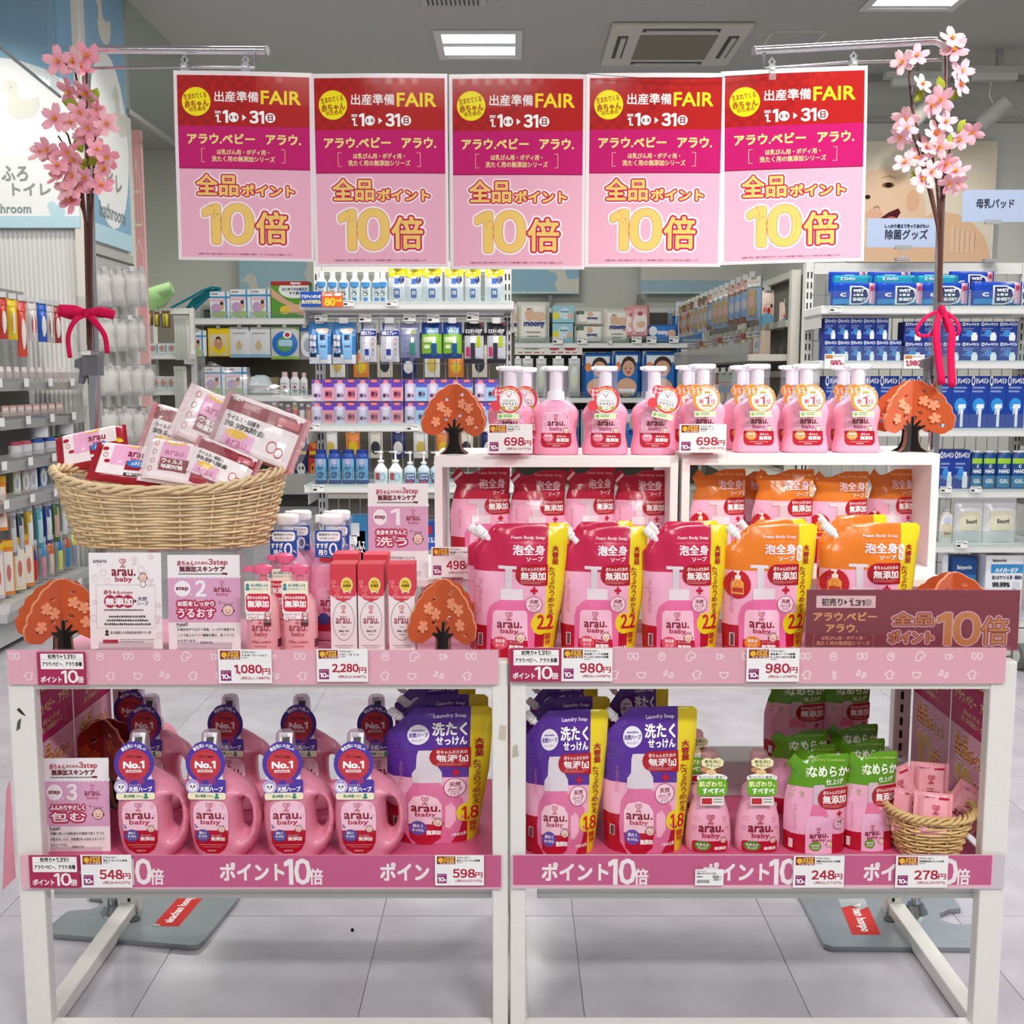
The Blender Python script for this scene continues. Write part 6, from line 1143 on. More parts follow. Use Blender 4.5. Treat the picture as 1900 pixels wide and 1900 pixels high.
def ribbon(label,strips,knot):
    t=thing('ribbon_bow',label,'ribbon',(0,0,0)); Y=YP-.062
    for nm,pts,wd in strips:
        g=G(); P_=[Vector((W(px,py,Y+dy)[0],Y+dy,W(px,py,Y+dy)[1])) for px,py,dy in pts]; Q=[]
        for i in range(len(P_)-1):
            for k in range(4):
                u=k/4; p0=P_[max(0,i-1)];p1=P_[i];p2=P_[i+1];p3=P_[min(len(P_)-1,i+2)]
                Q.append(.5*((2*p1)+(p2-p0)*u+(2*p0-5*p1+4*p2-p3)*u*u+(-p0+3*p1-3*p2+p3)*u**3))
        Q.append(P_[-1]); n=len(Q); vs=[]
        for i,q in enumerate(Q):
            d=(Q[min(n-1,i+1)]-Q[max(0,i-1)]).normalized(); nn=Vector((-d.z,0,d.x)); 
            if nn.length<.2: nn=Vector((0,0,1))
            ww=wd[0]+(wd[1]-wd[0])*min(1,i/(n-1)*2.2); vs+=[q+nn*ww/2,q-nn*ww/2]
        g.add(vs,[(2*i,2*i+1,2*i+3,2*i+2) for i in range(n-1)],'d01650'); o=g.obj(nm,'petal',t,smooth=1.5); m=o.modifiers.new('s','SOLIDIFY'); m.thickness=.0006
    g=G(); x,z=W(*knot,Y-.01); g.loft([(z-.009,.006,.006,x,Y-.01),(z,.009,.009,x,Y-.01),(z+.009,.006,.006,x,Y-.01)],10,2,col='c01448'); g.obj('knot','petal',t,smooth=1)
zz=lambda x,y:(x*.2105,460+y*.2105)
ribbon('wide crimson ribbon bow on the left pole, two long curving tails',[
 ('bow_loop',[(*zz(765,575),-.01),(*zz(660,550),-.02),(*zz(520,545),-.025)],(.012,.022)),('bow_loop',[(*zz(765,580),-.005),(*zz(660,600),0),(*zz(515,560),.0)],(.01,.018)),
 ('bow_loop',[(*zz(765,575),-.01),(*zz(880,555),-.02),(*zz(1010,590),-.025)],(.012,.018)),('bow_loop',[(*zz(765,580),-.005),(*zz(870,580),0),(*zz(1000,600),.0)],(.01,.014)),
 ('tail',[(*zz(755,580),-.01),(*zz(660,640),-.02),(*zz(600,780),-.02),(*zz(618,970),-.015)],(.016,.010)),('tail',[(*zz(775,585),-.01),(*zz(860,680),-.02),(*zz(925,780),-.02),(*zz(945,930),-.015)],(.018,.011))],zz(765,575))
zq=lambda x,y:(1300+x*.3158,480+y*.3158)
ribbon('crimson ribbon bow on the right pole with two long straight tails',[
 ('bow_loop',[(*zq(1410,305),-.01),(*zq(1330,340),-.02),(*zq(1272,410),-.025),(*zq(1285,450),-.02),(*zq(1360,440),-.01),(*zq(1400,330),0)],(.008,.008)),
 ('bow_loop',[(*zq(1425,305),-.01),(*zq(1490,350),-.02),(*zq(1520,410),-.025),(*zq(1500,448),-.02),(*zq(1450,420),-.01),(*zq(1425,330),0)],(.008,.008)),
 ('tail',[(*zq(1408,300),-.012),(*zq(1385,420),-.02),(*zq(1395,560),-.02),(*zq(1420,740),-.018)],(.010,.016)),('tail',[(*zq(1425,300),-.012),(*zq(1475,420),-.02),(*zq(1470,560),-.02),(*zq(1478,755),-.018)],(.010,.016))],zq(1415,300))
# ================= shop shelves behind =================
def fixture(name,label,x0,x1,Y0,Y1,top,shelves,mesh=True,base=True,front=None,slots=True,cat='shelf unit',back=None,lip=.035):
    'upright frame at Y1, shelves reaching forward to Y0; shelves: list of z of the shelf top'
    t=thing(name,label,cat,(0,0,0)); c='dcdcd6'
    for x in(x0,x1-.035):
        g=G(); g.box(x,x+.035,Y1,Y1+.05,0,top,c); p=g.obj('upright','paint',t)
        if slots:
            q=G(); k=.1
            while k<top-.05: q.box(x+.006,x+.012,Y1-.001,Y1,k,k+.028,'2a2a2a'); q.box(x+.022,x+.028,Y1-.001,Y1,k,k+.028,'2a2a2a'); k+=.045
            q.obj('slot','matte',p,kind='stuff')
    g=G(); g.box(x0+.037,x1-.037,Y1+.002,Y1+.03,top-.05,top-.002,c); g.obj('top_rail','paint',t)
    for z in shelves:
        y0=Y0; g=G(); g.box(x0-.01,x1+.01,y0,Y1-.002,z-lip,z,'e4e4e0'); s=g.obj('shelf','paint',t,bev=.004)
        q=G(); q.box(x0,x1,y0-.006,y0-.004,z-.005,z+.06,'eef4f4'); q.obj('clear_guard','clear',s)
        for sx in(x0,x1-.004): q=G(); q.prism([(0,0)],0,0,'ccc') if 0 else q.box(sx,sx+.004,y0+.04,Y1,z-.09,z-lip,'d4d4ce'); q.obj('bracket','paint',t)
    if mesh:
        g=G(); x=x0+.04
        while x<x1-.03: g.box(x,x+.003,Y1+.004,Y1+.007,.15,top-.05,'d8d8d4'); x+=.05
        z=.2
        while z<top-.05: g.box(x0+.03,x1-.03,Y1,Y1+.004,z,z+.003,'d8d8d4'); z+=.1
        g.obj('wire_mesh','metal',t,kind='stuff')
    if back: g=G(); g.box(x0+.03,x1-.03,Y1+.005,Y1+.02,.1,top-.02,back); g.obj('back_panel','matte',t)
    if base:
        g=G(); g.box(x0-.002,x1+.002,Y0,Y1-.003,.0 if base is True else base,.16,'d4d4d0'); g.obj('base_deck','paint',t,bev=.004)
    return t
PD={}
def carton(w,h,d,art,side,name='carton'):
    root=thing(name,'','box'); g=G(); g.box(-w/2,w/2,0,d,0,h,side); g.obj('box_body','paper',root)
    if art: a=Art(0,0,100,100); art(a); a.clip(); q=G(); a.to(q,w,h,yf=lambda x,z:-.0006,eps=.0006); q.obj('printed_front','paper',root)
    return root
def softp(w,h,d,art,side,name='soft_pack'):
    a=None
    if art: a=Art(0,0,100,100); art(a); a.clip()
    g=pillow(name,w,h,d*.55,side,a,seed=len(PD),eps=.0016); 
    for c in g.children: c.data.transform(Matrix.Translation((0,d*.5,0)))
    return g
def hpack(w,h,d,art,side,name='hanging_pack'):
    root=thing(name,'','pack'); g=G(); g.grid(lambda u,v:((u-.5)*w,-d*.5*math.sin(3.14*u)**.5*math.sin(3.14*min(1,v*1.15))**.5 if 0<u<1 and v<.87 else 0,v*h),8,8,side); g.grid(lambda u,v:((.5-u)*w,.004,v*h),2,2,side); g.obj('pack_body','gloss',root,smooth=.8)
    if art: a=Art(0,0,100,100); art(a); a.clip(); q=G(); a.to(q,w*.96,h*.97,z0=h*.015,yf=lambda x,z:-d*.5*max(0,math.cos(3.14*x/w))**.5*math.sin(3.14*min(1,max(0,z/h*1.15)))**.5-.001 if z<.87*h else -.001,eps=.0008,gx=rng(-w/2,w/2,6),gz=rng(0,h,6)); q.obj('printed_front','gloss',root,smooth=.8)
    g=G(); g.cyl((0,-.01,h*.96),(0,.09,h*.97),.0022,n=5,col='ccc'); g.box(-.018,.018,-.014,-.012,h*.97,h*1.0+.02,'eee'); g.obj('hook','metal',root)
    return root
def sbottle(w,h,d,art,side,name='bottle',cap='fff',capw=.55,caph=.2,sh=.12,tube=False):
    root=thing(name,'','bottle'); a_=w/2; b_=min(d,w*.8)/2; hb=h*(1-caph); 
    R=[(0,a_*.92,b_*.92),(h*.02,a_,b_),(hb*(1-sh*1.2),a_,b_),(hb*.97,a_*(capw+.1),b_*(capw+.1)),(hb,a_*capw,b_*capw)] if not tube else [(0,a_*.6,b_),(h*.1,a_*.7,b_),(h*.98,a_,b_*.15),(h,a_,b_*.12)]
    G().loft(R,20,2.5,col=side).obj('bottle_body','plastic',root,smooth=.8)
    if not tube:
        g=G(); 
        if capw>.3: g.loft([(hb,a_*capw,b_*capw),(h*.99,a_*capw*.95,b_*capw*.95),(h,a_*capw*.8,b_*capw*.8)],18,2,col=cap)
        else: g.cyl((0,0,hb),(0,0,h*.94),a_*.16,n=8,col=cap); g.cyl((0,0,hb),(0,0,hb+h*.06),a_*.5,n=14,col=cap); g.loft([(h*.93,a_*.4,b_*.4),(h,a_*.3,b_*.3)],12,2,col=cap); g.box(-a_*.9,0,-b_*.2,b_*.2,h*.94,h*.98,cap)
        g.obj('cap','plastic',root,smooth=.7)
    if art: a=Art(0,0,100,100); art(a); a.clip(); q=G(); a.to(q,w*.9,hb*.8,z0=hb*.04,yf=lambda x,z:supy(a_,b_,x,2.5)-.0006,eps=.0006,gx=rng(-w*.45,w*.45,6)); q.obj('front_label','plastic',root,smooth=.9)
    return root
def put(key,kind,r,Y,label,group,cat,d=.06,art=None,side='ddd',rz=0,name=None,zb=None,**kw):
    px0,py0,px1,py1=r; zc=Z((py0+py1)/2,Y); z0=Z(py1,Y) if zb is None else zb; z1=Z(py0,Y); w=(px1-px0)*MP(Y,zc); h=z1-z0; x=X((px0+px1)/2,Y,zc)
    if key not in PD: PD[key]=(Proto(kind(w,h,d,art,side,name or key,**kw)),w,h)
    p,w0,h0=PD[key]; o=p.put((x,Y,z0),rz,label,group or None,(w/w0,1,h/h0)); o['category']=cat; return o
def ridge(lst,key,kind,Y,desc,group,cat,**kw):
    n=len(lst)
    for i,r in enumerate(lst): put(key,kind,r,Y,desc%nth(i,n) if '%' in desc else desc,group,cat,**kw)
def R_(ox,oy,s,*rs): return [(ox+a*s,oy+b*s,ox+c*s,oy+d*s) for a,b,c,d in rs]
# ---- white end shelf in the middle
Yc=4.78; Yu=5.08; x0=X(584,Yu,1.5); x1=X(949,Yu,1.5)
s1=Z(559,Yc); s2=Z(786,Yc); s3=Z(900,Yc)
fixture('end_shelf','white end-of-aisle shelf with slotted uprights in the middle background',x0,x1,Yc,Yu,Z(484,Yu),[s1,s2,s3],base=.04)
zz=Z(585,Yc+.05); g=G(); g.cyl((x0,Yc+.12,zz),(x1,Yc+.12,zz),.006,n=8,col='ddd'); tag(g.obj('hook_bar','metal'),'thin steel hook bar of the middle end shelf','rail')
def za(ox,oy,s): return lambda L:R_(ox,oy,s,*L)
q1=za(560,480,.2632); Yp=Yc+.06
def lot(a): a.rect(0,0,100,16,'4a9ad8',1); a.ell(50,18,50,14,'4a9ad8',1); a.text('薬用',28,24,72,34,'4a70a0',2,.6); a.tiny(20,42,80,48,'889',2); a.ell(50,62,26,9,'222',2); a.ell(46,64,16,6,'fff',3); a.rect(25,82,75,100,'4a8ac8',2)
ridge(q1([(150+k*78-45-75*(k==0)*0,90+(k%3)*4,190+k*78-15,288) for k in range(6)]+[(540,92,605,288)]),'lotion_bottle',sbottle,Yp,'%s white bottle with blue label, top shelf of the end unit','white lotion bottles on the end unit top shelf','bottle',art=lot,side='f4f6f8',cap='fafafa',caph=.22,zb=s1)
def ye(a): a.poly([(0,0),(100,0),(100,22),(50,34),(0,22)],'f0e020',1); a.text('手指消毒',18,6,82,18,'b89020',2,.5); a.rect(38,30,62,50,'4a78d0',2); a.rect(25,48,75,98,'f4f6fa',2,10); a.rect(32,62,68,90,'3a6ac0',3,4); a.text('消毒',38,68,62,80,'fff',4,.5); a.ell(78,34,16,11,'1a2a6a',3)
ridge(q1([(612,65,735,288),(732,70,852,288),(850,65,990,288),(1010,65,1140,288),(1150,68,1262,288),(1290,65,1425,288)]),'gel_pack',hpack,Yp,'%s clear pack with yellow header, top shelf of the end unit','yellow-headed gel packs on the end unit','pack',art=ye,side='e6eaee',zb=s1)
put('promo_tag',carton,(558,541,597,569),Yc-.012,'blue promotional tag with white lettering on the end unit edge',None,'tag',d=.002,art=lambda a:(a.rect(0,0,100,100,'1c50b0',0),a.text('アカチャンホンポ',5,20,95,45,'fff',1,1),a.text('独占先行販売品',5,55,95,80,'f4e8a0',1,1)),side='1c50b0',name='promo_tag')
put('promo_tag_b',carton,(597,542,636,569),Yc-.012,'orange promotional tag reading 80 percent on the end unit edge',None,'tag',d=.002,art=lambda a:(a.rect(0,0,100,100,'ee6a28',0),a.text('Combi',5,6,50,26,'fff',1,1),a.rect(60,6,94,26,'fff',1,4),a.text('80',15,42,62,92,'fae040',1,3),a.text('vol%',66,46,96,66,'fae040',1,1)),side='ee6a28',name='promo_tag')
def tagrow(Y,lst,lab,grp):
    for i,(px0,py0,px1,py1) in enumerate(lst):
        put('shelf_label',carton,(px0,py0,px1,py1),Y,lab%nth(i,len(lst)),grp,'label',d=.002,art=lambda a:(a.rect(0,0,100,100,'f0f0ec',0),a.tiny(6,12,60,26,'444',1),a.tiny(6,40,45,80,'333',1,2),a.tiny(65,20,94,40,'444',1,3)),side='f0f0ec',name='shelf_label')
tagrow(Yc-.012,[(637,557,657,568),(717,557,738,568),(572,786,594,799),(754,788,776,799),(580,900,602,913)],'%s small white price label on the middle end unit shelf edges','price labels of the middle end unit')
tagrow(Yp-.03,q1([(92,397,180,440),(405,397,490,445),(718,395,802,440),(885,397,970,450),(1162,380,1248,435)]),'%s white price label hanging on the hook bar','price labels on the hook bar')
def blu(a): a.rect(0,0,100,100,'3f86c4',0); a.rect(0,34,42,72,'2a5a9c',1); a.rect(0,78,100,100,'e8eef4',1); a.ell(62,17,28,10,'e8c8b0',2); a.ell(72,22,14,8,'d8b8a0',2); a.text('手指',4,30,36,42,'fff',2,1); a.text('消毒',4,45,36,58,'fff',2,1); a.text('ジェル',4,61,38,73,'fff',2,1); a.poly([(44,26),(88,26),(84,92),(50,92)],'8ac0ea',2); a.rect(54,30,76,42,'1a3060',3); a.rect(52,90,84,98,'f0f0f0',3); a.tiny(54,55,80,60,'346',3); a.rect(4,76,36,84,'1a2a50',2)
ridge(q1([(50,448,212,745),(216,448,385,745)]),'gel_card',hpack,Yp,'%s of two blue gel cards hanging left on the end unit','blue gel cards','pack',art=blu,side='2a5a9c')
def grd(a): a.rect(0,0,100,100,'d4d6dc',0); a.rect(20,0,100,20,'b4b8c4',1); a.text('GUARD',50,4,98,14,'1a2450',2,1); a.rect(0,20,100,34,'2a3a90',1); a.text('消毒スプレー',6,22,90,32,'fff',2,.6); a.rect(10,0,22,34,'2a4a90',1); a.rect(34,36,58,56,'f0f2f6',2); a.rect(28,54,62,96,'eef0f6',2,6); a.rect(32,68,58,84,'2a4aa0',3)
for k in range(3): pass
ridge(q1([(410,448,528,730),(556,448,688,730)]),'spray_card',hpack,Yp,'%s of two pale grey spray cards with a navy band','grey spray cards','pack',art=lambda a:(grd(a),a.ring(82,48,7,1.5,'a04040',2),a.ring(82,62,7,1.5,'a06030',2),a.ring(82,76,7,1.5,'304080',2)),side='d0d2d8')
ridge(q1([(692,450,832,700)]),'mist_card',hpack,Yp,'slate grey hand spray card with green speckles','', 'pack',art=lambda a:(a.rect(0,0,100,100,'8a90b0',0),a.text('HAND SPRAY',6,12,90,20,'e8e8f0',1,.5),a.ell(70,28,12,6,'a0b050',2),a.rect(58,42,74,58,'f0f0f0',2),a.rect(52,56,80,94,'3a8a7a',2,6)),side='8088a8')
grn=lambda a:(a.rect(0,0,100,100,'8cc43c',0),a.rect(0,0,100,32,'16408c',1),a.text('HAND',22,8,84,18,'a8e0f0',2,1),a.text('SPRAY',26,21,80,29,'a8e0f0',2,1),a.rect(8,40,56,56,'d8e8b0',2),a.rect(52,40,72,60,'f4f4f4',2),a.rect(48,58,76,96,'1a5a94',3,4),a.rect(0,88,100,100,'16408c',1),a.ell(26,68,16,6,'e8f4c8',2))
ridge(q1([(845,448,990,705),(996,448,1130,705)]),'hand_card',hpack,Yp,'%s of two navy and green hand spray cards','green hand spray cards','pack',art=grn,side='184890')
blk=lambda a:(a.rect(0,0,100,100,'c8ccd2',0),a.rect(0,0,100,32,'1a1a22',1),a.text('ミスト・バリア',6,16,92,26,'e0e0e8',2,.8),a.rect(60,0,98,12,'a02040',2),a.rect(34,36,52,50,'f4f4f4',2),a.rect(32,50,56,90,'3a3440',2,3),a.rect(62,34,84,60,'b0c020',2),a.rect(8,60,28,84,'d03870',2,4),a.rect(0,90,100,100,'202028',2))
ridge(q1([(1145,448,1285,740),(1305,448,1440,740)]),'mist_barrier_card',hpack,Yp,'%s of two black mist cards at the right end of the hooks','black mist cards','pack',art=blk,side='202028')
def duo(bl): return lambda a:(a.rect(0,0,100,100,'c8b0d8' if not bl else 'b8b8dc',0),a.rect(0,0,100,20,'6a48a8',1),a.rect(8,16,40,98,'d8c8e0',2,8),a.rect(14,4,34,18,'f08888',2,3),a.ell(24,44,12,18,'e8e0f0',3),a.text('薄つ',10,66,38,82,'5a3060',4,1),a.rect(50,32,98,98,'f0a0a8' if not bl else 'a8d0ec',2,6),a.rect(48,18,98,36,'6a40b8' if not bl else '5a60c8',3,6),a.rect(60,2,86,14,'f08078',3,3),a.rect(58,50,90,84,'c87090' if not bl else '88b0d8',3),a.text('薄つ',60,58,88,76,'5a1830',4,1.2))
for row,(y0,y1,ww) in enumerate(((850,1005,'upper'),(1012,1165,'lower'))):
    ridge(q1([(70,y0,230,y1),(232,y0,391,y1),(393,y0,553,y1),(555,y0,714,y1)]),'refill_duo_pink',carton,Yp+.01,'%s pink and purple twin pack, '+ww+' row of the end unit','pink twin packs','pack',d=.08,art=duo(0),side='a890c8',name='twin_pack')
    ridge(q1([(728,y0,886,y1),(888,y0,1046,y1),(1048,y0,1206,y1),(1222,y0,1380,y1)]),'refill_duo_blue',carton,Yp+.01,'%s blue and purple twin pack, '+ww+' row of the end unit','blue twin packs','pack',d=.08,art=duo(1),side='9890c8',name='twin_pack')
can=lambda a:(a.rect(0,0,100,100,'78b4dc',0),a.rect(0,88,100,100,'1c3a78',1),a.ell(50,12,34,13,'b0b8d8',2),a.ring(50,12,24,3,'a07090',3),*[a.ell(10+20*(k%5),36+13*(k//5),7,5,'3a88b8' if k%2 else '5aa8a0',1,8) for k in range(20)],a.text('ミルトン',24,34,76,44,'1c3a78',3,.8),a.text('CP',26,56,74,78,'2a4a90',3,3))
ridge(q1([(94,1345,180,1580),(188,1345,278,1580),(284,1345,376,1580),(380,1345,474,1580)]),'tablet_can',sbottle,Yp,'%s blue dotted canister on the lowest shelf of the end unit','blue canisters','canister',d=.09,art=can,side='2a50a0',cap='1c3c90',capw=.85,caph=.12,zb=s3)
ridge(q1([(510,1352,606,1580),(612,1352,710,1580)]),'white_pump',sbottle,Yp,'%s white pump bottle on the lowest shelf of the end unit','white pump bottles','bottle',d=.09,art=lambda a:(a.rect(10,40,44,80,'c02830',1),a.ell(66,62,26,24,'a8d0ec',1),a.text('A',54,46,78,78,'fff',2,2)),side='f4f6f6',capw=.2,caph=.34,sh=.3,zb=s3)
ridge(q1([(722,1358,806,1570),(818,1358,902,1570),(908,1358,992,1570)]),'alcohol_pump',sbottle,Yp,'%s clear pump bottle with navy label on the lowest shelf','alcohol pump bottles','bottle',d=.08,art=lambda a:(a.rect(4,36,96,98,'1c48a0',1,12),a.text('手指消毒剤',14,44,86,54,'fff',2,.8),a.text('アルコール',12,60,88,76,'fff',2,1.5),a.ell(50,90,30,8,'d04050',2)),side='c8d8e0',capw=.2,caph=.38,sh=.2,zb=s3)
for i,(r,c1,c2,lb) in enumerate((((648,958,680,1040),'3c90c8','f0f4f8','pale blue'),((640,985,678,1040),'2860b0','fff','deep blue'),((785,968,812,1020),'2a58b0','c03040','navy and red'))): put('floor_box%d'%i,carton,r,Yc+.1,'%s box on the base deck, beside the step 1 card'%lb,None,'box',d=.1,art=lambda a,c2=c2:(a.rect(10,15,60,45,c2,1),a.text('ウイルス',10,55,90,75,'fff',1,1)),side=c1,name='carton')
# ---- right end shelf
Yd=4.68; Ye=4.98; x0=X(1493,Ye,1.5); x1=X(1866,Ye,1.5); d1_=Z(567,Yd); d2_=Z(669,Yd); d3_=Z(795,Yd); d4_=Z(909,Yd); d5_=Z(1011,Yd); d6_=Z(1150,Yd)
fixture('end_shelf','white end-of-aisle shelf holding blue goods at the right',x0,x1+.1,Yd,Ye,Z(487,Ye),[d1_,d2_,d3_,d4_,d5_,d6_],base=.04)
sgn(1610,405,1744,459,4.9,[('しっかり備えて守ってあげたい',1642,416,1722,423),('除菌グッズ',1643,426,1720,444)],'pale blue sign reading disinfection goods, standing on the right end shelf',Z(487,Ye))
sgn(1787,352,1900,412,4.95,[('母乳パッド',1812,369,1880,386)],'pale blue sign reading nursing pads, cut by the right edge',Z(487,Ye))
for k in(-1,1): g=G(); g.cyl((k*.12-.0,0,0),(k*.12,.3,-.01),.05,n=14,col='444') if 0 else None
q3=za(1300,480,.3158)
wet=lambda a:(a.rect(0,0,100,100,'1848b8',0),a.rect(0,70,100,100,'1c8ccc',1),a.poly([(36,16),(66,16),(82,30),(86,56),(78,84),(62,94),(36,94)],'e8eef8',2),a.poly([(40,22),(64,22),(76,34),(80,56),(73,80),(60,88),(40,88)],'14246c',3),a.text('WET',44,30,70,42,'fff',4,1),a.text('SHEET',44,66,74,78,'fff',4,1),a.tiny(45,48,70,58,'fff',4),a.rect(82,4,100,90,'f0b8c8',4),a.text('99.9',84,18,99,36,'c02858',5,1),a.text('C',14,46,26,60,'fff',3,1.5))
ridge(q3([(770,75,960,200),(1000,75,1210,200),(1250,75,1420,200),(1480,72,1720,200)]),'wet_sheet_pack',softp,Yd+.18,'%s navy wet sheet pack in the rear row of the top shelf','rear wet sheet packs','pack',d=.04,art=wet,side='1440a8',name='wet_wipe_pack')
tea=lambda a:(a.rect(0,0,100,100,'28a0bc',0),a.text('C',10,30,20,70,'fff',1,2),a.text('クレベリン',26,34,60,66,'fff',1,1),a.tiny(66,40,92,60,'e0f4f8',1))
ridge(q3([(795,95,1003,240),(1040,95,1262,240),(1288,95,1510,240)]),'teal_pack',softp,Yd+.11,'%s teal wipe pack in the middle row of the top shelf','teal wipe packs','pack',d=.04,art=lambda a:(a.rect(0,0,100,100,'28a0bc',0),a.text('C',12,10,18,22,'fff',1,1),a.text('クレベリン',22,10,52,22,'fff',1,1)),side='2090b0',name='wet_wipe_pack')
ridge(q3([(785,138,1028,265),(1045,138,1308,265),(1310,138,1572,265),(1615,134,1885,265)]),'wet_sheet_pack',softp,Yd+.04,'%s navy wet sheet pack in the front row of the top shelf','front wet sheet packs','pack',d=.04,art=wet,side='1440a8',name='wet_wipe_pack',zb=d1_)
kre=lambda a:(a.rect(0,0,100,100,'1a3a98',0),a.ring(14,13,7,4,'fff',1,12),a.text('クレベリン',26,6,96,20,'fff',1,1.2),a.tiny(10,32,70,38,'9ab0e0',1),a.tiny(10,42,60,47,'9ab0e0',1,3),a.ell(46,62,22,16,'3a90dc',1),a.rect(56,66,90,98,'f0f4f8',2,6),a.rect(62,56,84,68,'f0f4f8',2),a.rect(6,64,34,74,'5a78c0',1))
for row,y0,y1,n,ww in((0,350,475,5,'upper'),(1,478,600,6,'lower')):
    ridge(q3([(725+76*k,y0,799+76*k,y1) for k in range(n)]),'gel_box_small',carton,Yd+.05,'%s small navy gel box in the left '+ww+' row','small navy gel boxes','box',d=.08,art=kre,side='142c80',name='gel_box')
for row,y0,y1,ww in((0,370,484,'upper'),(1,488,600,'lower')):
    ridge(q3([(1196+111*k,y0,1305+111*k,y1) for k in range(6)]),'gel_box_large',carton,Yd+.05,'%s larger navy gel box in the right '+ww+' row','larger navy gel boxes','box',d=.08,art=kre,side='142c80',name='gel_box')
spr=lambda a:(a.rect(0,0,100,100,'1440a0',0),a.ring(14,9,8,4,'fff',1,12),a.text('クレベリン',28,4,98,14,'fff',1,1.2),a.tiny(10,20,80,24,'a0b8e8',1),a.tiny(10,27,70,31,'a0b8e8',1,4),a.ell(50,56,34,14,'3098e4',1),a.rect(50,58,66,98,'f0f4f8',2,3),a.poly([(34,62),(40,54),(78,54),(78,62)],'f0f4f8',2),a.poly([(44,60),(50,60),(44,74),(38,74)],'f0f4f8',2))
ridge(q3([(725+107*k,690,830+107*k,1000) for k in range(11)]),'spray_box',carton,Yd+.05,'%s blue spray carton on the third shelf of the right unit','blue spray cartons','box',d=.08,art=spr,side='123488',name='spray_box',zb=d3_)
card_px=lambda r,p,tx,lab:None
for r,p,lab in(((1530,657,1567,684),'980','white card reading 980 under the small navy gel boxes'),((1677,658,1715,684),'1,980','white card with a four-figure price under the larger navy gel boxes')):
    put('pc'+p,carton,r,Yd-.012,lab,None,'price card',d=.002,art=lambda a,p=p:(a.rect(0,0,100,100,'f2f0ee',0),a.rect(4,6,40,30,'c08040',1),a.text('クレベリン',44,8,92,20,'333',1,.4),a.text(p,10 if ',' in p else 30,42,80,84,'b03050',1,2),a.text('円',82,62,94,82,'b03050',1,1)),side='f2f0ee',name='price_card')
q4=za(1660,740,.2422)
ridge(q4([(340,392,450,690),(450,392,572,690)]),'stick_box',carton,Yd+.05,'%s of two navy stick boxes on the fourth shelf','navy stick boxes','box',d=.08,art=lambda a:(kre(a),a.rect(66,56,76,98,'f0f4f8',3)),side='142c80',name='stick_box',zb=d4_)
ridge(q4([(578,395,664,690),(668,395,766,690),(772,395,882,690),(886,395,1000,690)]),'hand_gel',sbottle,Yd+.06,'%s dark blue hand gel bottle with green neck label','hand gel bottles','bottle',d=.06,art=lambda a:(a.rect(0,0,100,100,'1a4a88',0),a.rect(0,60,100,100,'2a80b0',0),a.rect(0,-10,100,18,'a0d040',1),a.text('C',40,22,60,32,'fff',1,1),a.text('HAND',10,38,90,50,'fff',1,1),a.text('GEL',16,72,84,84,'fff',1,1)),side='1a4a88',cap='f4f6f4',capw=.8,caph=.05,sh=.04,zb=d4_)
put('room_spray',sbottle,q4([(342,750,440,1110)])[0],Yd+.06,'cream spray bottle at the left of the fifth shelf',None,'bottle',d=.07,art=lambda a:(a.rect(10,30,90,80,'ead8b8',1),a.text('Souril',24,60,80,70,'555',2,.5),a.ell(50,14,34,14,'c8d8ec',2)),side='f0ece4',cap='c8ccd0',capw=.3,caph=.3,name='spray_bottle',zb=d5_)
ridge(q4([(450,735,672,1108),(676,728,926,1108)]),'refill_bag',hpack,Yd+.07,'%s of two white and cream refill bags on the fifth shelf','cream refill bags','pouch',d=.06,art=lambda a:(a.rect(14,34,88,74,'e8e4c8',1,6),a.text('Souril',34,50,72,58,'555',2,.6)),side='eceeee',name='refill_bag',zb=d5_)
put('blue_spray',sbottle,q4([(330,1190,436,1380)])[0],Yd+.06,'blue pump bottle on the lowest right shelf',None,'bottle',d=.06,side='2a80b8',cap='e8eef4',capw=.5,caph=.4,name='spray_bottle',zb=d6_)
put('blue_box_b',carton,q4([(436,1215,622,1560)])[0],Yd+.1,'blue box beside the blue pump bottle on the lowest right shelf',None,'box',d=.1,art=lambda a:(a.rect(0,30,100,100,'3a88c0',0),a.text('Babysmile',20,14,80,22,'fff',1,.6)),side='2a5aa0',name='carton',zb=d6_)
put('maker_box',carton,q4([(690,1200,975,1685)])[0],Yd+.04,'large white and blue carton picturing a spray bottle, lowest right shelf',None,'box',d=.16,art=lambda a:(a.rect(0,0,100,100,'f0f2f4',0),a.text('Babysmile',18,6,54,11,'445',1,.4),a.rect(14,14,100,28,'3c98d8',1),a.text('ハイパージア',26,20,86,27,'fff',2,1),a.text('塩と水でつくる 新・除菌水',18,32,98,38,'446',1,.5),a.text('99.99%',20,43,66,50,'223',1,1),a.poly([(74,52),(84,52),(96,90),(66,90)],'a8cce8',2),a.rect(74,42,92,52,'d8dce0',2),a.rect(62,88,98,98,'e0e8f0',2,3)),side='e4e6e8',name='carton',rz=0,zb=d6_)
tagrow(Yd-.012,[(1539,568,1562,579)]+q4([(350,672,438,718),(580,672,665,718),(470,1090,558,1145)]),'%s small white price label on the right unit shelf edges','price labels of the right end unit')
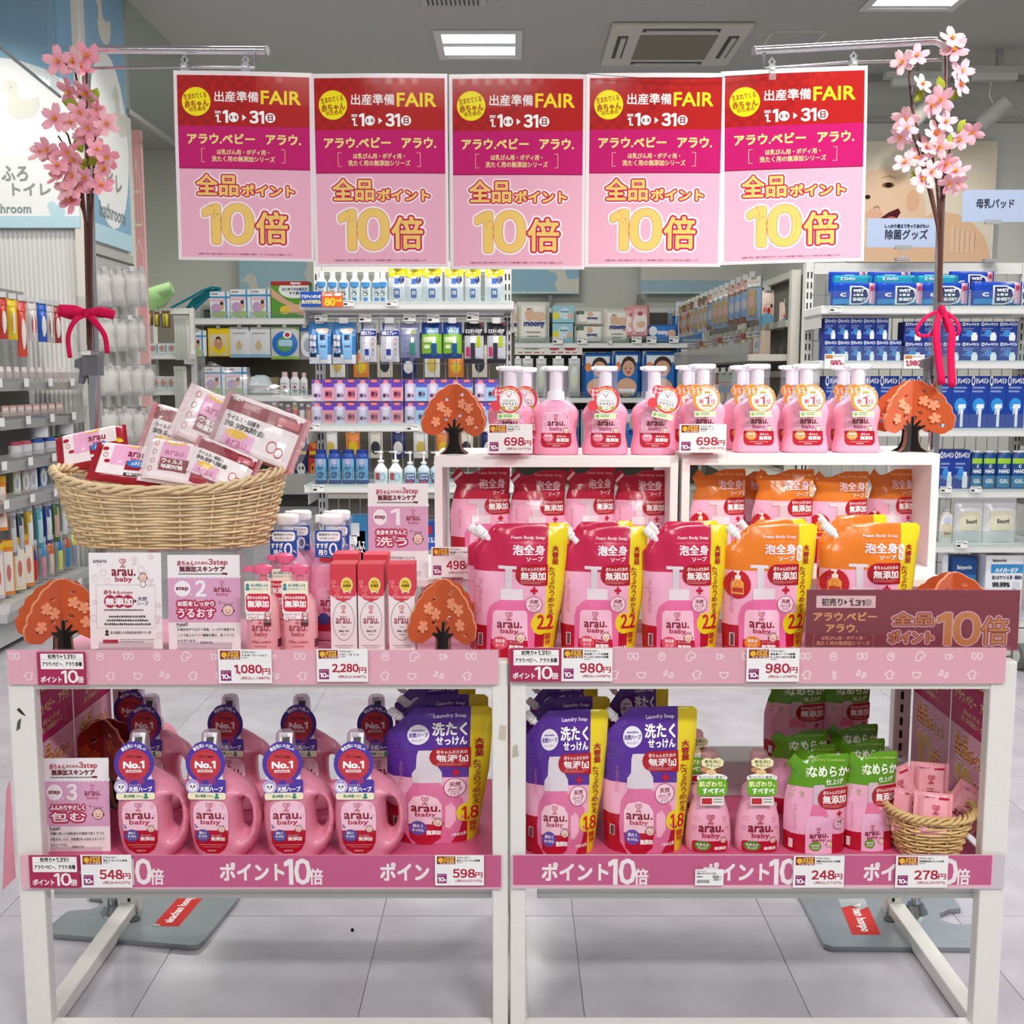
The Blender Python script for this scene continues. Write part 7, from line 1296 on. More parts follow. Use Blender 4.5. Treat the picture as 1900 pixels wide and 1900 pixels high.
# ---- rack running back between them (faces left)
t=thing('aisle_rack','long grey rack running away to the back wall at the right','shelf unit',(0,0,0)); xr=1.30
for y in(5.06,6.2,7.35): g=G(); g.box(xr-.04,xr,y,y+.05,0,1.72,'c8c6ba'); g.obj('upright','paint',t)
for z,x_ in((1.72,.03),(1.50,.05),(1.345,.22),(1.27,.03),(.8,.25),(.5,.25)): g=G(); g.box(xr-x_,xr-.002,5.113,7.34,z-.03,z,'b4b2a6'); g.obj('shelf','paint',t)
g=G(); g.box(xr-.225,xr-.222,5.1,7.4,1.32,1.40,'c8ccc8'); g.obj('clear_guard','tint',t)
g=G(); g.box(xr+.002,xr+.02,5.07,7.39,.1,1.7,'6a6860'); g.obj('back_panel','matte',t); g=G(); g.box(xr-.28,xr-.045,5.07,7.39,.02,.2,'c4c2b8'); g.obj('base_deck','paint',t)
pal=['a89888','8a4438','98a0a8','6a5040','607c98','aca89c','7c8a7c','a0807a','8c9094','8c7a54','6c8090','a8a49c']  # pack colours darkened, the shadow in the rack is put into them
def sidepack(cols,seed): 
    r=random.Random(seed); return lambda a:(a.rect(0,0,100,24,cols[0],1),a.rect(20,30,80,90,cols[1],1,12),a.ell(50,60,20,14,cols[2],2),a.tiny(12,8,88,14,'666',2,seed))
def bibs(name,n,y0,y1,zt,h,xoff,desc,grp,seed,dark=.62,wid=.1):
    r=random.Random(seed); base=[]
    for v in range(4):
        c=[r.choice(pal) for _ in range(4)]; base.append(Proto(hpack(wid,h,.03,sidepack(c,seed+v),c[3],name)))
    for i in range(n):
        y=y0+(y1-y0)*i/(n-1) if n>1 else y0; base[r.randrange(4)].put((xr-xoff,y,zt-h),-math.pi/2+.5,desc%('nearest' if i==0 else 'farthest' if i==n-1 else ORD[i]+'-nearest'),grp,1.)
bibs('hanging_pack',15,5.15,7.25,1.70,.2,.19,'%s pack hanging in the top row of the aisle rack','packs in the top row of the aisle rack',3); bibs('hanging_pack',12,5.2,7.2,1.27,.22,.2,'%s pack hanging in the second row of the aisle rack','packs in the second row of the aisle rack',8)
r=random.Random(9)
sb=[Proto(carton(.07,.11,.05,sidepack([r.choice(pal) for _ in range(3)],k),r.choice(pal),'small_carton')) for k in range(4)]
for i in range(14): sb[(i+1)%4].put((xr-.16,5.2+i*.15,1.345),-math.pi/2+.3,'%s small carton on the upper shelf of the aisle rack'%('nearest' if i==0 else 'farthest' if i==13 else ORD[i]+'-nearest'),'small cartons on the aisle rack upper shelf')
fish=lambda a:(a.rect(0,0,100,100,'e0c8b8',0),a.ell(50,82,48,24,'78b0d0',1),a.ell(40,50,9,8,'c03028',1),a.ell(62,52,9,8,'c03028',1),a.line([(30,8),(44,60)],3,'e8dcc0',2),a.ell(76,40,6,5,'333',2))
for i,(px,py0,py1,Y) in enumerate(((1425,538,612,5.6),(1462,560,612,5.35),(1480,560,612,5.25))): put('bib_pack',hpack,(px-17,py0,px+17,py1),Y,'%s pack with pale blue bottom and red dots on the aisle rack'%nth(i,3),'blue-bottomed bib packs','pack',d=.03,art=fish,side='d8c8c0',rz=-.6)
# ---- back wall shelving, centre (nappies and wipes)
Yg=10.9; Yh=11.3; x0=X(946,Yg,1.5); x1=X(1319,Yg,1.5); m1=Z(636,Yg); m2=Z(738,Yg); m3=Z(838,Yg)
fixture('gondola_shelf','grey wall shelf of diaper packs at the back centre',x0,x1,Yg,Yh,Z(566,Yg),[m1,m2,m3],mesh=False,back='5c5a52',slots=False,lip=.05)
for px in(1021,1186): g=G(); x=X(px,Yh,1.6); g.box(x-.02,x+.02,11.35,11.39,1.5,Z(546,Yh),'6a6a64'); tag(g.obj('wall_slot_rail','metal'),'dark wall rail above the diaper shelf, %s one'%('left' if px<1100 else 'right'),'rail')
q2=za(920,500,.2105)
def mo(bg,face=1,t='moony'): return lambda a:(a.rect(0,0,100,100,'eceadf' if bg=='w' else 'e4eaf0',0),*([] if bg=='w' else [a.poly([(0,36),(60,24),(100,44),(100,100),(0,100)],'2a78c8',1),a.ell(20,40,22,10,'58b0e0',1)]),a.ell(38,32,16,15,'d8b090',2),a.ell(66,36,26,11,'e0b898',2),a.line([(30,18),(44,18)],3,'5a4030',2) if face else a,a.text(t,20,50,86,63,'1a2a78',3,1.5),a.tiny(26,72,74,76,'7a7a6a',2),a.tiny(30,82,70,86,'7a7a6a',2,4))
def P_(key,r,lab,art,side,kind=carton,grp=None,cat='pack',d=.12,Y=Yg+.05,zb=None,name='diaper_pack',**k): return put(key,softp if key in('mw','mbl','bigb','pk','bw','mb','low0','low1','low2') else kind,r,Y,lab,grp,cat,d=d,art=art,side=side,name=name,zb=zb,**k)
rs=q2([(150,300,192,630),(196,282,465,630),(500,318,690,468),(500,475,682,628),(705,360,955,490),(702,494,952,628),(960,348,1175,628),(1335,485,1605,628),(1600,280,1852,628)])
P_('mw',rs[1],'tall cream diaper pack picturing a lying baby at the left of the back shelf',mo('w'),'e4e2d6',zb=m1); P_('mw',rs[0],'cream diaper pack partly hidden by the left upright of the back shelf',mo('w'),'e4e2d6',zb=m1)
tb=lambda a:(a.rect(0,0,100,100,'98ccd8',0),a.ell(16,60,16,22,'e8d838',1),a.ell(56,48,28,34,'d0e4ec',1),a.text('Pampers',38,30,76,44,'3a8aa0',2,1),a.ell(82,60,14,16,'e0b8a0',2))
P_('tb',rs[2],'upper of two pale teal wipe boxes with a yellow flower',tb,'88b8c8',name='wipe_box',cat='box'); P_('tb',rs[3],'lower of two pale teal wipe boxes with a yellow flower',tb,'88b8c8',name='wipe_box',cat='box',zb=m1)
mb=lambda a:(a.rect(0,0,100,100,'eceadf',0),a.rect(2,4,30,28,'5a7a5a',1,6),a.ell(50,26,10,18,'d8b090',1),a.text('moony',40,48,76,66,'1a2a78',2,1.2),a.tiny(8,78,36,84,'777',1))
P_('mb',rs[4],'upper of two small cream packs with green leaf tabs',mb,'e4e2d6'); P_('mb',rs[5],'lower of two small cream packs with green leaf tabs',mb,'e4e2d6',zb=m1)
P_('mw',rs[6],'cream diaper pack right of the small cream pair',mo('w'),'e4e2d6',zb=m1)
pk=lambda a:(a.rect(0,0,100,100,'eab0b0',0),a.ell(50,52,40,32,'f4e8e4',1),a.ell(50,26,16,6,'b04060',2),a.ell(55,58,26,10,'e0b898',2),a.tiny(28,80,76,85,'c07080',2))
for i,r in enumerate(q2([(1132,330,1250,605),(1190,312,1350,610)])): P_('pk',r,('rear','front')[i]+' pink diaper pack on the back shelf',pk,'e0a0a0',Y=Yg+.05-.03*i,name='diaper_pack')
P_('bw',rs[7],'flat blue wipe pack under the white label on the back shelf',lambda a:(a.rect(0,0,100,100,'2a78c8',0),a.ell(18,36,14,26,'e8f0f4',1),a.text('moony',34,36,66,62,'fff',2,1.5),a.ell(80,50,14,22,'e0b898',1),a.rect(0,84,100,100,'58b8d0',1)),'2a78c8',name='wipe_pack',zb=m1)
P_('mbl',rs[8],'white and blue diaper pack at the right end of the back shelf',mo('b'),'d8e0e8',zb=m1)
for i,r in enumerate(q2([(1545,330,1600,500),(1525,345,1580,490)])): P_('mbl',r,'%s of two blue diaper packs standing behind the right end one'%('front','rear')[i],mo('b'),'b8d0e0',Y=Yg+.2+.08*i)
big=lambda a:(a.rect(0,0,100,100,'e4e8ec',0),a.poly([(0,30),(100,24),(100,100),(0,100)],'2470c0',1),a.ell(18,34,10,10,'e88840',2),a.ell(50,78,36,20,'e0b090',2),a.ell(56,30,25,18,'3a2a20',3),a.ell(56,38,22,17,'d8a888',4),a.ell(46,38,2,2,'2a1a14',5,8),a.ell(64,38,2,2,'2a1a14',5,8),a.ell(56,46,6,3,'b05050',5,8),a.text('moony',22,82,80,94,'fff',3,2))
for i,r in enumerate(q2([(765,725,1030,1120),(1032,715,1275,1120),(1298,715,1600,1120),(1605,650,1852,1120)])): P_('bigb',r,'%s large blue diaper pack picturing a baby on the second back shelf'%nth(i,4),big,'2060a8',zb=m2)
P_('hb',q2([(160,672,762,752)])[0],'long pale header card above the hanging bottle packs at the back',lambda a:(a.rect(0,0,100,100,'e4e0d8',0),a.text('Pampers',16,20,36,50,'4a8a5a',1,1),a.rect(52,16,66,52,'b04868',1,8),a.rect(74,20,90,52,'a03030',1,8),a.tiny(6,66,44,80,'b05050',1),a.tiny(54,66,92,80,'b05050',1,4)),'d8d4cc',d=.02,Y=Yg+.01,name='header_card',cat='card')
ridge(q2([(160,782,225,1120),(232,782,328,1120),(355,782,445,1120),(500,782,600,1120),(640,782,742,1120)]),'clothes_pack',hpack,Yg+.03,'%s clear pack of white cloth hanging at the back left of the diapers','cloth packs at the back','pack',d=.06,art=lambda a:(a.rect(0,0,100,14,'c8ccd0',1),a.ell(50,50,34,30,'d4dcd8',1),a.ell(54,56,16,14,'dce0b0',2)),side='c4c6c0')
tagrow(Yg-.02,q2([(502,595,590,655),(718,595,806,655),(980,620,1025,652),(1198,592,1285,652),(1330,590,1415,650),(1528,588,1612,645)]),'%s white label on the back diaper shelf edge','price labels of the back diaper shelf')
# low goods seen between the pump bottles
r=random.Random(21)
for i in range(9):
    px=960+i*40; P_('low%d'%(i%3),(px,760,px+34,836),'%s low diaper pack glimpsed between the pump bottles'%nth(i,9),mo('b' if i%3 else 'w'),('c0ccd8','d0ccc0','5a88b8')[i%3],grp='low diaper packs',zb=m3)
# ---- back wall shelving, left (bath goods)
Yi=10.6; Yj=11.0; x0=X(352,Yi,1.5); x1=X(584,Yi,1.5); b1=Z(590,Yi); b2=Z(733,Yi); b3=Z(845,Yi)
t=fixture('gondola_shelf','grey wall shelf of bath goods behind the wicker basket',x0,x1,Yi,Yj,Z(560,Yi),[b1,b2],mesh=False,back='5c5850',slots=False,base=False,lip=.06)
g=G(); g.box(x0-.8,x1+.3,Yi-.02,Yj,.12,Z(880,Yi),'bcbcb6'); g.box(x0-.8,x1+.3,Yi+.02,Yj,0,.12,'3a3a3a'); g.obj('base_deck','paint',t)
ql=za(320,480,.2105)
bathart=lambda c:(lambda a:(a.rect(0,0,100,100,'e8eaec',0),a.rect(0,18,100,25,'3a90c8',1),a.rect(76,0,84,100,'3a90c8',1),a.rect(4,28,74,38,'e8b8c8',1),a.ell(30,62,26,18,c,2),a.ell(58,56,12,12,'d8a888',2),a.ell(58,44,9,7,'3a2a20',3),a.ell(44,84,40,14,'b8c888',1),a.tiny(6,6,40,11,'445',1)))
ridge(ql([(332,290,508,508),(512,270,690,506),(694,268,866,506)]),'bath_box',carton,Yi+.05,'%s white bath seat box on the top shelf beside the red-topped box','bath boxes on the top shelf','box',d=.15,art=bathart('c0a0c8'),side='c8c8c8',zb=b1)
put('bath_set',carton,ql([(870,200,1205,508)])[0],Yi+.03,'large green box with a red top band and a baby being bathed',None,'box',d=.16,art=lambda a:(a.rect(0,0,100,100,'5a9a30',0),a.rect(0,0,100,11,'b02820',2),a.text('Aprica',52,2,78,9,'fff',3,1),a.ell(62,22,42,24,'f0f0ec',1),a.text('はじめてのお風呂が',30,17,96,25,'3a5a80',3,.5),a.text('すぐ使える',48,28,90,36,'3a5a80',3,.5),a.poly([(0,18),(40,50),(60,60),(54,70),(26,58),(0,40)],'d8a888',3),a.ell(60,74,34,12,'e0b090',3),a.ell(36,78,14,12,'e8c040',4),a.ell(84,84,18,9,'d8a888',3)),side='3a7020',name='bath_box',zb=b1)
ridge(ql([(135,632,300,860)]),'bath_box_h',hpack,Yi+.05,'white hanging bath seat box left of the yellow one','', 'box',d=.03,art=bathart('a0b060'),side='d8dadc',name='bath_box')
put('yel_box',hpack,ql([(312,608,505,862)])[0],Yi+.05,'yellow hanging box with a seated baby',None,'box',d=.03,art=lambda a:(a.rect(0,0,100,100,'e8c420',0),a.rect(8,22,92,98,'d8c8a8',1),a.ell(50,76,36,18,'e8cc30',2),a.ell(50,56,20,20,'c89070',3),a.ell(50,40,12,10,'3a2a20',4),a.ell(50,46,9,8,'d8a080',5)),side='d8b418',name='bath_box')
ridge(ql([(505,602,686,872),(676,602,862,872)]),'plain_box_h',hpack,Yi+.05,'%s of two plain white hanging boxes with a small baby picture','plain hanging boxes','box',d=.03,art=lambda a:(a.ell(46,62,16,14,'c8b890',1),a.ell(46,50,7,6,'d8a888',2),a.rect(0,90,100,100,'8ab8d8',1),a.tiny(16,16,80,22,'aaa',1)),side='d8dadc',name='bath_box')
put('cap_pack',hpack,ql([(868,600,1118,888)])[0],Yi+.05,'green hanging pack with a round blue shampoo hat',None,'pack',d=.04,art=lambda a:(a.rect(0,0,100,100,'c8ccc8',0),a.rect(0,0,100,12,'88c040',1),a.rect(0,92,100,100,'88c040',1),a.ell(50,52,47,40,'2870c8',2,26),a.ell(50,54,30,24,'5a9a60',3),a.rect(28,40,78,60,'a8d0e8',4,5),a.ell(60,24,16,12,'f0f0f0',4),a.ell(60,24,9,7,'b03030',5)),side='b8bcb8')
put('cap_pack2',hpack,ql([(1120,600,1215,888)])[0],Yi+.08,'clear hanging pack with a white frilled hat beside the green one',None,'pack',d=.04,art=lambda a:(a.rect(0,0,100,12,'3a88d8',1),a.ell(70,56,60,38,'e8e8ec',2,20),a.ell(80,56,36,22,'a8b0c0',3)),side='a8acac',name='cap_pack')
ridge(ql([(286,955,466,1190),(472,955,655,1190)]),'bath_box',carton,Yi+.05,'%s of two white baby bath boxes on the second shelf','bath boxes on the second shelf','box',art=bathart('c0a0c8'),side='c8c8c8',zb=b2)
ridge(ql([(100,935,215,1200)]),'slim_box',carton,Yi+.08,'slim pale box at the left end of the second bath shelf','', 'box',d=.15,side='d4d4dc',art=lambda a:(a.ell(50,40,20,10,'c8a0b8',1),a.rect(10,84,60,90,'c04050',1)),zb=b2)
t=thing('round_cushion','round pale blue and white cushion on the second bath shelf','cushion'); x,z=W(0,736,Yi)[0],b2; xx=X(479,Yi,1.1); t.location=(xx,Yi+.12,b2); g=G(); g.loft([(0,.09,.09),(.03,.115,.115),(.11,.112,.112),(.17,.085,.085),(.19,.04,.04)],24,2,col='c8d8e0'); g.obj('cover','matte',t,smooth=1); g=G(); g.loft([(-.001,.1,.1),(.06,.122,.122),(.09,.12,.12)],24,2,col='4a5058'); g.obj('dark_rim','matte',t,smooth=1)
put('kraft_bag',carton,ql([(858,1045,940,1190)])[0],Yi+.12,'brown paper bag with a white tag behind the white cushion',None,'bag',d=.08,art=lambda a:(a.rect(20,40,80,90,'e0dcd0',1),),side='8a7a60',name='paper_bag',zb=b2)
ridge(ql([(948,998,1034,1190),(1040,998,1122,1190),(1128,1005,1192,1190)]),'shampoo',sbottle,Yi+.06,'%s white soft shampoo bottle on the second bath shelf','shampoo bottles','bottle',d=.05,art=lambda a:(a.text('ソフト',20,20,80,34,'667',1,1),a.ell(50,50,20,8,'c04050',1),a.ell(50,80,26,12,'a0b080',1)),side='eceef0',cap='e8c8cc',capw=.6,caph=.22,zb=b2)
r=random.Random(31); cc=['1c2a68','e8e8e4','d8c060','c83838','e88838','e8c828','2a6a40','e0d8c8','303840','c85878']
lst=ql([(520+int(i*60),1285+(i%3)*8,520+int(i*60)+46,1510) for i in range(12)])
for i,rr_ in enumerate(lst): c=[cc[(i*3+k)%10] for k in range(3)]; put('book%d'%(i%5),hpack,rr_,Yi+.06,'%s slim toy book hanging below the bath shelf'%nth(i,12),'slim toy books','book',d=.03,art=lambda a,c=c:(a.rect(0,18,100,60,c[1],1),a.ell(50,75,34,14,c[2],1)),side=c[0],name='toy_book')
lst=[(500+24*(i%4),800+50*(i//4),522+24*(i%4),846+50*(i//4)) for i in range(8)]
for i,rr_ in enumerate(lst): c=[cc[(i*3+k+4)%10] for k in range(3)]; put('toy%d'%(i%4),carton,rr_,Yi+.1,'bright toy box, %s in the %s row beyond the basket'%(nth(i%4,4),('upper','lower')[i//4]),'bright toy boxes','box',d=.05,art=lambda a,c=c:(a.ell(50,45,34,26,c[1],1),a.ell(36,40,8,8,'222',2),a.ell(64,40,8,8,'222',2),a.rect(10,80,90,94,c[2],1)),side=c[0],name='toy_box')
lst=[(600+i*27,812+(i%2)*6,622+i*27,838) for i in range(8)]+[(640+i*45,1e3,0,0) for i in range(0)]
for i in range(7): c=[cc[(i*3+k+1)%10] for k in range(3)]; put('tool%d'%(i%4),hpack,(612+i*44,640+(i%2)*14,640+i*44,700),8.8,'%s toy pack seen through the wire mesh of the end unit'%nth(i,7),'toy packs behind the mesh','pack',d=.03,art=lambda a,c=c:(a.ell(50,60,34,26,c[1],1),),side=c[0],name='toy_pack')
for i in range(8): c=[cc[(i*3+k+2)%10] for k in range(3)]; put('tool%d'%(i%4),hpack,(600+i*42,802,626+i*42,850),8.8,'%s toy pack low behind the wire mesh'%nth(i,8),'toy packs low behind the mesh','pack',d=.03,art=None,side=c[0],name='toy_pack')
g=G(); xa=X(585,8.95,1.1); xb=X(955,8.95,1.1); t=thing('toy_rack','dark rack of toys standing behind the middle end unit','shelf unit',(0,0,0)); g.box(xa,xb,8.95,8.98,.0,1.62,'6a665c'); g.obj('back_panel','matte',t); 
for z in(.3,1.62,1.1): g=G(); g.box(xa,xb,8.85,8.98,z-.03,z,'c8c4bc'); g.obj('shelf','paint',t)
# bath seat and mint tub
t=thing('baby_bather','teal mesh baby bath seat leaning on the top bath shelf','bath seat',(0,0,0)); Yt=Yi+.2; pp=lambda x,y,dy=0:(W(250+x*.179,520+y*.179,Yt+dy)[0],Yt+dy,W(250+x*.179,520+y*.179,Yt+dy)[1])
g=G(); g.tube([pp(370,290),pp(560,190),pp(700,110),pp(800,75),pp(890,85),pp(890,110),pp(800,130),pp(700,230),pp(560,330),pp(480,330)],.012,6,'1888a0'); g.obj('frame','plastic',t,smooth=1)
g=G(); g.add([pp(510,310,.02),pp(600,190,.02),pp(760,95,.02),pp(880,90,.02),pp(760,190,.02),pp(620,320,.02)],[(0,1,2,3,4,5)],'28889a'); g.obj('mesh_sling','tint',t); g=G(); g.tube([pp(590,260),pp(650,360)],.006,5,'e0e4e4'); g.obj('leg','metal',t); g=G(); g.tube([pp(480,330),pp(360,300)],.006,5,'2a90a8'); g.obj('cord','plastic',t)
t=thing('bath_tub','mint green soft baby tub on top of the glove rack','bath tub',(0,0,0)); Yt=9.6; g=G(); xz=W(290,572,Yt); g.loft([(xz[1]-.02,.08,.12,xz[0]-.04,Yt),(xz[1]+.06,.13,.15,xz[0]-.03,Yt),(xz[1]+.13,.16,.16,xz[0],Yt),(xz[1]+.16,.13,.14,xz[0]+.02,Yt)],24,2.2,col='a8d890'); g.obj('tub_body','plastic',t,smooth=1); g=G(); g.cyl((xz[0]+.0,Yt-.1,xz[1]+.12),(xz[0]+.17,Yt-.1,xz[1]+.17),.05,n=14,col='b4e09c'); g.obj('headrest','plastic',t,smooth=1)
# ---- left rack of gloves etc. between the bags and the bath shelf
Yk=9.2; x0=X(262,Yk,1.3); x1=X(340,Yk,1.3); k1=Z(655,Yk); k2=Z(722,Yk); k3=Z(785,Yk); k0=Z(578,Yk)
fixture('side_shelf','narrow beige rack of small goods left of the bath shelf',x0,x1,Yk,Yk+.35,k0+.05,[k1,k2,k3],mesh=False,back='7a766a',slots=False,base=True,lip=.05)
ridge([(266,577,284,604),(286,578,296,606),(300,576,316,608)],'glove_pack',hpack,Yk+.02,'%s green or yellow glove pack at the top of the narrow rack','glove packs','pack',d=.05,art=lambda a:(a.rect(20,20,45,95,'a0b838',1,8),a.rect(55,20,80,95,'d8c828',1,8)),side='7a5a40')
ridge([(274,637,290,648),(292,637,306,648),(308,637,324,648)],'mini_box',carton,Yk+.04,'%s tiny white box on the upper shelf of the narrow rack','tiny boxes upper','box',d=.05,art=lambda a:(a.ell(60,50,30,30,'d89088',1),),side='d8dcdc',name='small_box',zb=k1)
ridge([(284,698,294,712),(294,698,308,712),(309,698,322,712)],'mini_box',carton,Yk+.04,'%s tiny pinkish box on the middle shelf of the narrow rack','tiny boxes middle','box',name='small_box',zb=k2)
ridge([(284,760,292,774),(293,760,300,774),(301,760,309,774)],'mini_jar',sbottle,Yk+.04,'%s little white jar on the lower shelf of the narrow rack','little jars','jar',d=.05,side='e8e8ec',cap='3a4a88',capw=.8,caph=.3,zb=k3)
for i in range(9): put('hbag%d'%(i%2),hpack,(324+ (i%5)*5,(590 if i<5 else 684),330+(i%5)*5+2,(668 if i<5 else 758)),Yk-.08-.02*(i%5),'%s thin white strip pack, %s bunch by the bath shelf'%(nth(i%5,5) if i<5 else nth(i-5,4),'upper' if i<5 else 'lower'),'thin strip packs','pack',d=.02,side=('d8d4cc','d0d8d0')[i%2],name='strip_pack')
# ---- hanging white bags on the left return wall
t=thing('pegboard','grey pegboard with hooks of the white bags','display panel',(0,0,0)); g=G(); g.box(xl-.018,xl-.005,6.22,6.95,.3,1.98,'bcbcb6'); g.obj('panel','matte',t)
for z in(1.9,1.55,1.18,.85):
    g=G(); g.box(xl-.02,xl-.0,6.22,6.95,z+.02,z+.03,'8a8a86'); g.obj('rail','metal',t)
wb=[]
def wbag(seed):
    rd=random.Random(seed); root=thing('white_bag','','bag'); w,h=.12,.25
    g=G(); g.grid(lambda u,v:((u-.5)*w*(.86 if v<.8 else .6)+.004*math.sin(v*9+seed),-(.035*max(0,math.sin(3.14*u))**.4*max(0,math.sin(3.14*min(1,v*1.2)))**.4 if v<.83 else 0)+.010*noise.noise(Vector((u*7+seed,v*8,0))),v*h),9,12,'dcdad4'); g.grid(lambda u,v:((.5-u)*w*.9,.012,v*h*.85),2,2,'d4d2cc'); g.obj('cloth_bundle','matte',root,smooth=1.2)
    q=G(); q.grid(lambda u,v:((u-.5)*w*1.12,-.045*math.sin(3.14*u)*math.sin(3.14*min(1,v))**.5+.008*noise.noise(Vector((u*9,v*9,seed))),v*h*1.06-.01),9,10,'f8f8f8'); q.obj('film','film',root,smooth=1.2); q=G(); q.cyl((0,-.03,h),(0,.17,h+.01),.003,n=5,col='555'); q.box(-.014,.014,-.034,-.032,h-.015,h+.02,'ddd'); q.obj('hook','metal',root); return Proto(root)
wb=[wbag(k) for k in range(3)]
rowsb=((500,568,(190,216,242,258),'top'),(590,652,(196,222,240,256),'second'),(678,734,(202,228,250,272),'third'),(758,818,(204,230,254,276),'bottom'))
for j,(y0,y1,pxs,nm) in enumerate(rowsb):
    for i,px in enumerate(pxs):
        Y=6.3+.16*i; z0=Z(y1,Y); z1=Z(y0,Y); x=X(px,Y,(z0+z1)/2); wb[(i+j)%3].put((x,Y,z0),.75+.2*math.sin(i*3+j*5),'%s clear bag of white cloth in the %s row beside the left pole'%(nth(i,4),nm),'white cloth bags',((.95,1,(z1-z0)/.25)))
# ---- left rack in front of the corrugated wall
t=thing('side_shelf','grey slatted rack of jars and packs along the left edge','shelf unit',(0,0,0)); xf=-2.36
def ly(px,z): d=xf*F/(px-950); return (d-(H-z)*ST)/CT
lz=[1.235,1.055,.855,.675,.205]
for i,z in enumerate(lz):
    g=G(); y0,y1=4.85,6.12; g.box(xf-.3-(.1 if i==4 else 0),xf+(.1 if i==4 else 0),y0,y1,z-.06,z-.02,'c4c4c2'); s=g.obj('shelf','paint',t); q=G(); q.add([(xf+(.1 if i==4 else 0)+.002,y0,z-.06),(xf+(.1 if i==4 else 0)+.002,y1,z-.06),(xf+.02+(.1 if i==4 else 0),y1,z+.03),(xf+.02+(.1 if i==4 else 0),y0,z+.03)],[(0,1,2,3)],'dcdcdc'); q.obj('clear_guard','tint',s)
    for k in range(4): q=G(); yy=y0+.2+k*.28; q.box(xf+.022+(.1 if i==4 else 0),xf+.024+(.1 if i==4 else 0),yy,yy+.05,z-.04,z,'e8e8e8'); q.obj('price_label','paper',t)
g=G(); g.box(xf-.32,xf-.3,4.85,6.12,.05,1.7,'a8a8a6'); g.obj('back_panel','matte',t)
for z in(1.62,.62,.42): g=G(); g.cyl((xf-.1,4.85,z),(xf-.1,6.12,z),.006,n=6,col='aaa'); g.obj('hook_bar','metal',t)
g=G(); g.box(xf-.4,xf+.06,4.85,6.12,.03,.14,'b0b0b0'); g.obj('base_deck','paint',t)
def lput(key,kind,px,z,wpx,h,lab,grp,cat,**k):
    Y=ly(px,z); w=wpx*MP(Y,z)
    if key not in PD: PD[key]=(Proto(kind(w,h,k.pop('d',.05),k.pop('art',None),k.pop('side','ddd'),k.pop('name',key),**k)),w,h)
    p,w0,h0=PD[key]; o=p.put((xf-.05,Y,z),.8,lab,grp,(w/w0,1,h/h0)); o['category']=cat
r=random.Random(41); hc=[('b03038','e8d8c8'),('c84030','d8d0c8'),('e8c820','d8a030'),('d85040','e8e0dc'),('d8d0cc','c03838'),('2a60c0','d8e0f0'),('c8c0b8','a06050')]
for i,px in enumerate((6,26,44,62,80,98,112,124)):
    c=hc[i%7]; lput('lh%d'%(i%7),hpack,px,(1.62-.2 if i!=3 else 1.34),17,(.2 if i!=3 else .28),'%s bright pack hanging at the top of the left rack'%nth(i,8),'bright hanging packs on the left rack','pack',art=lambda a,c=c:(a.rect(0,0,100,20,c[0],1),a.ell(50,60,26,26,c[1],1),a.rect(36,34,58,88,'e8e4e0',2,6)),side=c[0],name='hanging_pack')
for i in range(9): lput('lj',sbottle,22+i*14,1.235,11,.055,'%s small jar in the front row of the first left shelf'%nth(i,9),'small jars first left shelf','jar',d=.05,side='d8c8c8',cap='e0d8d8',capw=.9,caph=.3,name='small_jar')
for i in range(8): lput('lk',carton,30+i*14,1.055,13,.05,'%s small pink box on the second left shelf'%nth(i,8),'small pink boxes second left shelf','box',side='d0a8a0',art=lambda a:(a.rect(10,20,90,70,'e4d4d0',1),),name='small_box')
for i,(px,c) in enumerate(((48,'a84858'),(66,'b85868'),(88,'2a50a0'),(110,'3058a8'),(130,'2a6048'),(146,'305a48'))): lput('lt'+c,sbottle,px,.855,24,.075,'%s round tub on the third left shelf'%nth(i,6),'round tubs third left shelf','tub',d=.1,side='d4d4d8',cap=c,capw=.95,caph=.25,name='round_tub')
for i,(px,c) in enumerate(((92,'2048a0'),(138,'282c30'))): lput('lu'+c,sbottle,px,.935,30,.11,('blue','black')[i]+'-lidded tub stacked on the third left shelf','stacked tubs','tub',d=.1,side='d0d0d4',cap=c,capw=.95,caph=.12,name='round_tub')
for i,c in enumerate(('c0c8a8','c8a8b0','d0d4dc','4870a8')): lput('lv%d'%i,carton,(52,68,82,100)[i],.675,14,.11,'%s oval-topped pack on the fourth left shelf'%nth(i,4),'oval packs fourth left shelf','pack',side=c,art=lambda a:(a.ell(50,50,40,44,'d8dcd8',1),a.ell(50,56,20,24,'a8b0b8',2)),name='oval_pack')
hc2=[('8a9098','c0c4c8'),('3a4858','b8b8c0'),('d0b030','e0e0e0'),('58a8b8','a8d0d8'),('4050a0','d8dce0'),('487848','c8a898'),('a0a898','d8d8d8')]
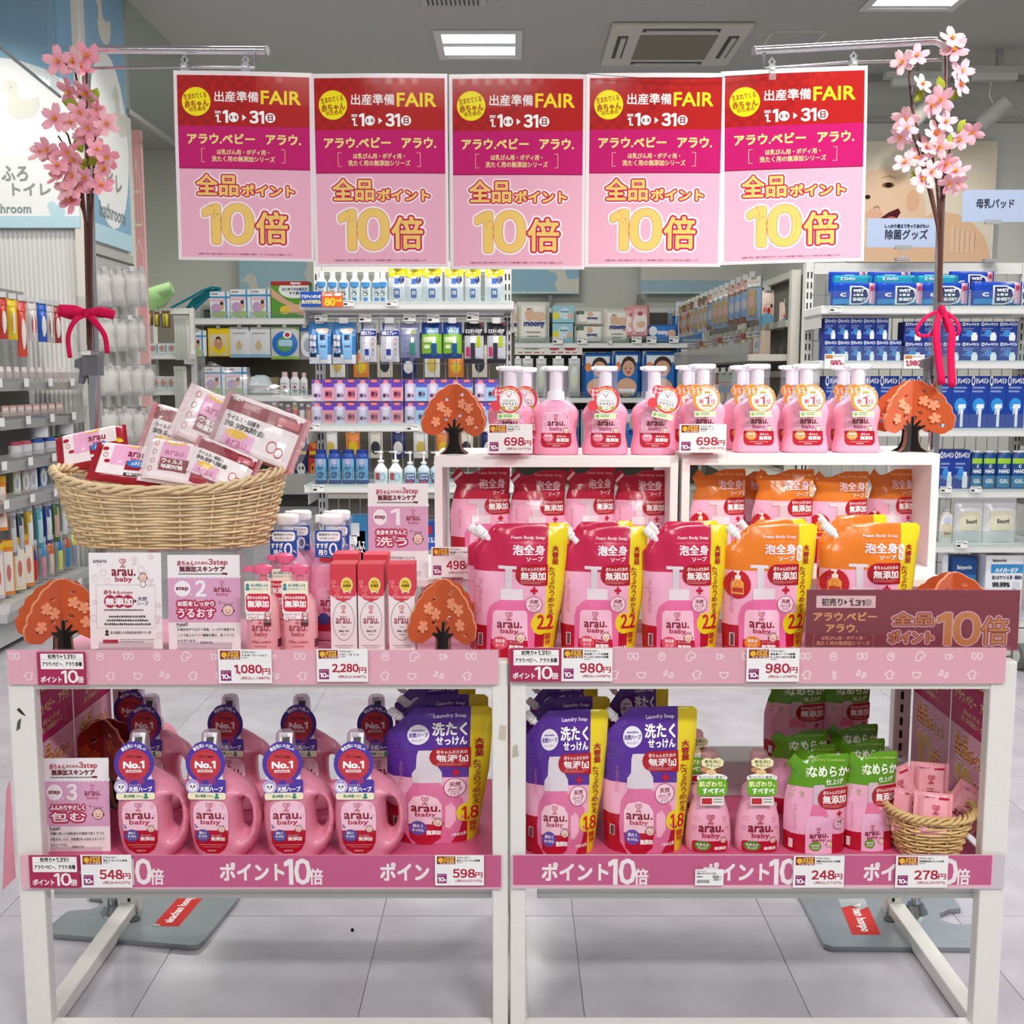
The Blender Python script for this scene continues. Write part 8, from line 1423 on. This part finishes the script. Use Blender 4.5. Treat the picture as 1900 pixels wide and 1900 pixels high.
for i,px in enumerate((44,58,74,92,108,122,136)): c=hc2[i]; lput('lw%d'%i,hpack,px,.38,16,.24,'%s pack in the upper lower hook row of the left rack'%nth(i,7),'packs in the upper low hook row','pack',art=lambda a,c=c:(a.rect(0,0,100,16,'c8ccd0',1),a.rect(20,24,80,92,c[1],1,8),a.rect(24,24,60,40,c[0],2)),side=c[0],name='hanging_pack')
hc3=[('3a3a88','c02838'),('3888c0','d090a8'),('c86028','d8c8b8'),('3878b8','d0d870'),('c05830','3888b8'),('d0d060','8898b0')]
for i,px in enumerate((82,98,112,128,142,154)): c=hc3[i]; lput('lx%d'%i,hpack,px,.21,15,.2,'%s bottle pack in the lowest hook row of the left rack'%nth(i,6),'packs in the lowest hook row','pack',art=lambda a,c=c:(a.rect(20,10,80,40,c[0],1,4),a.rect(22,40,78,95,c[1],1,8)),side='b8b8b8',name='hanging_pack')
for i,(px,c) in enumerate(((4,'b04050'),(20,'c8c0cc'),(38,'e0862c'),(58,'e8dcb0'),(74,'e0862c'))): lput('ly%d'%i,carton,px,.205,20,.26,'%s carton on the bottom left shelf'%nth(i,5),'cartons on the bottom left shelf','carton',side=c,art=lambda a:(a.rect(10,20,90,94,'e8e0d4',1),a.ell(50,60,20,16,'c87868',2),a.poly([(0,0),(100,0),(100,12),(0,12)],'e0b030',2)),name='carton')
for i,(px,c) in enumerate(((4,'e8842c'),(24,'e89a4c'))): lput('ly2',carton,px,.52,22,.26,'%s of two orange topped cartons beside the left edge'%nth(i,2),'orange topped cartons','carton',side='e0862c',art=lambda a:(a.poly([(0,100),(0,60),(100,30),(100,100)],'ece6dc',1),a.ell(50,76,20,12,'c86858',2)),name='carton')
# caster of the right unit
t=thing('caster_wheel','grey caster wheel at the right edge beyond the burgundy sign','wheel',(X(1895,4.6,.05),4.6,.06)); g=G(); g.cyl((-.02,0,0),(.02,0,0),.055,n=20,col='6a6c66'); g.obj('tyre','matte',t,smooth=.5); g=G(); g.cyl((-.024,0,0),(.024,0,0),.03,n=16,col='c8ccc4'); g.obj('hub','paint',t,smooth=.5)

t=tag(G().loft([(0,.003,.003),(.003,.004,.004),(.006,.002,.002)],8,2,col='1a1a1a').obj('crumb','matte',loc=(-.36,2.36,0)),'tiny black crumb on the floor under the left rack','debris')
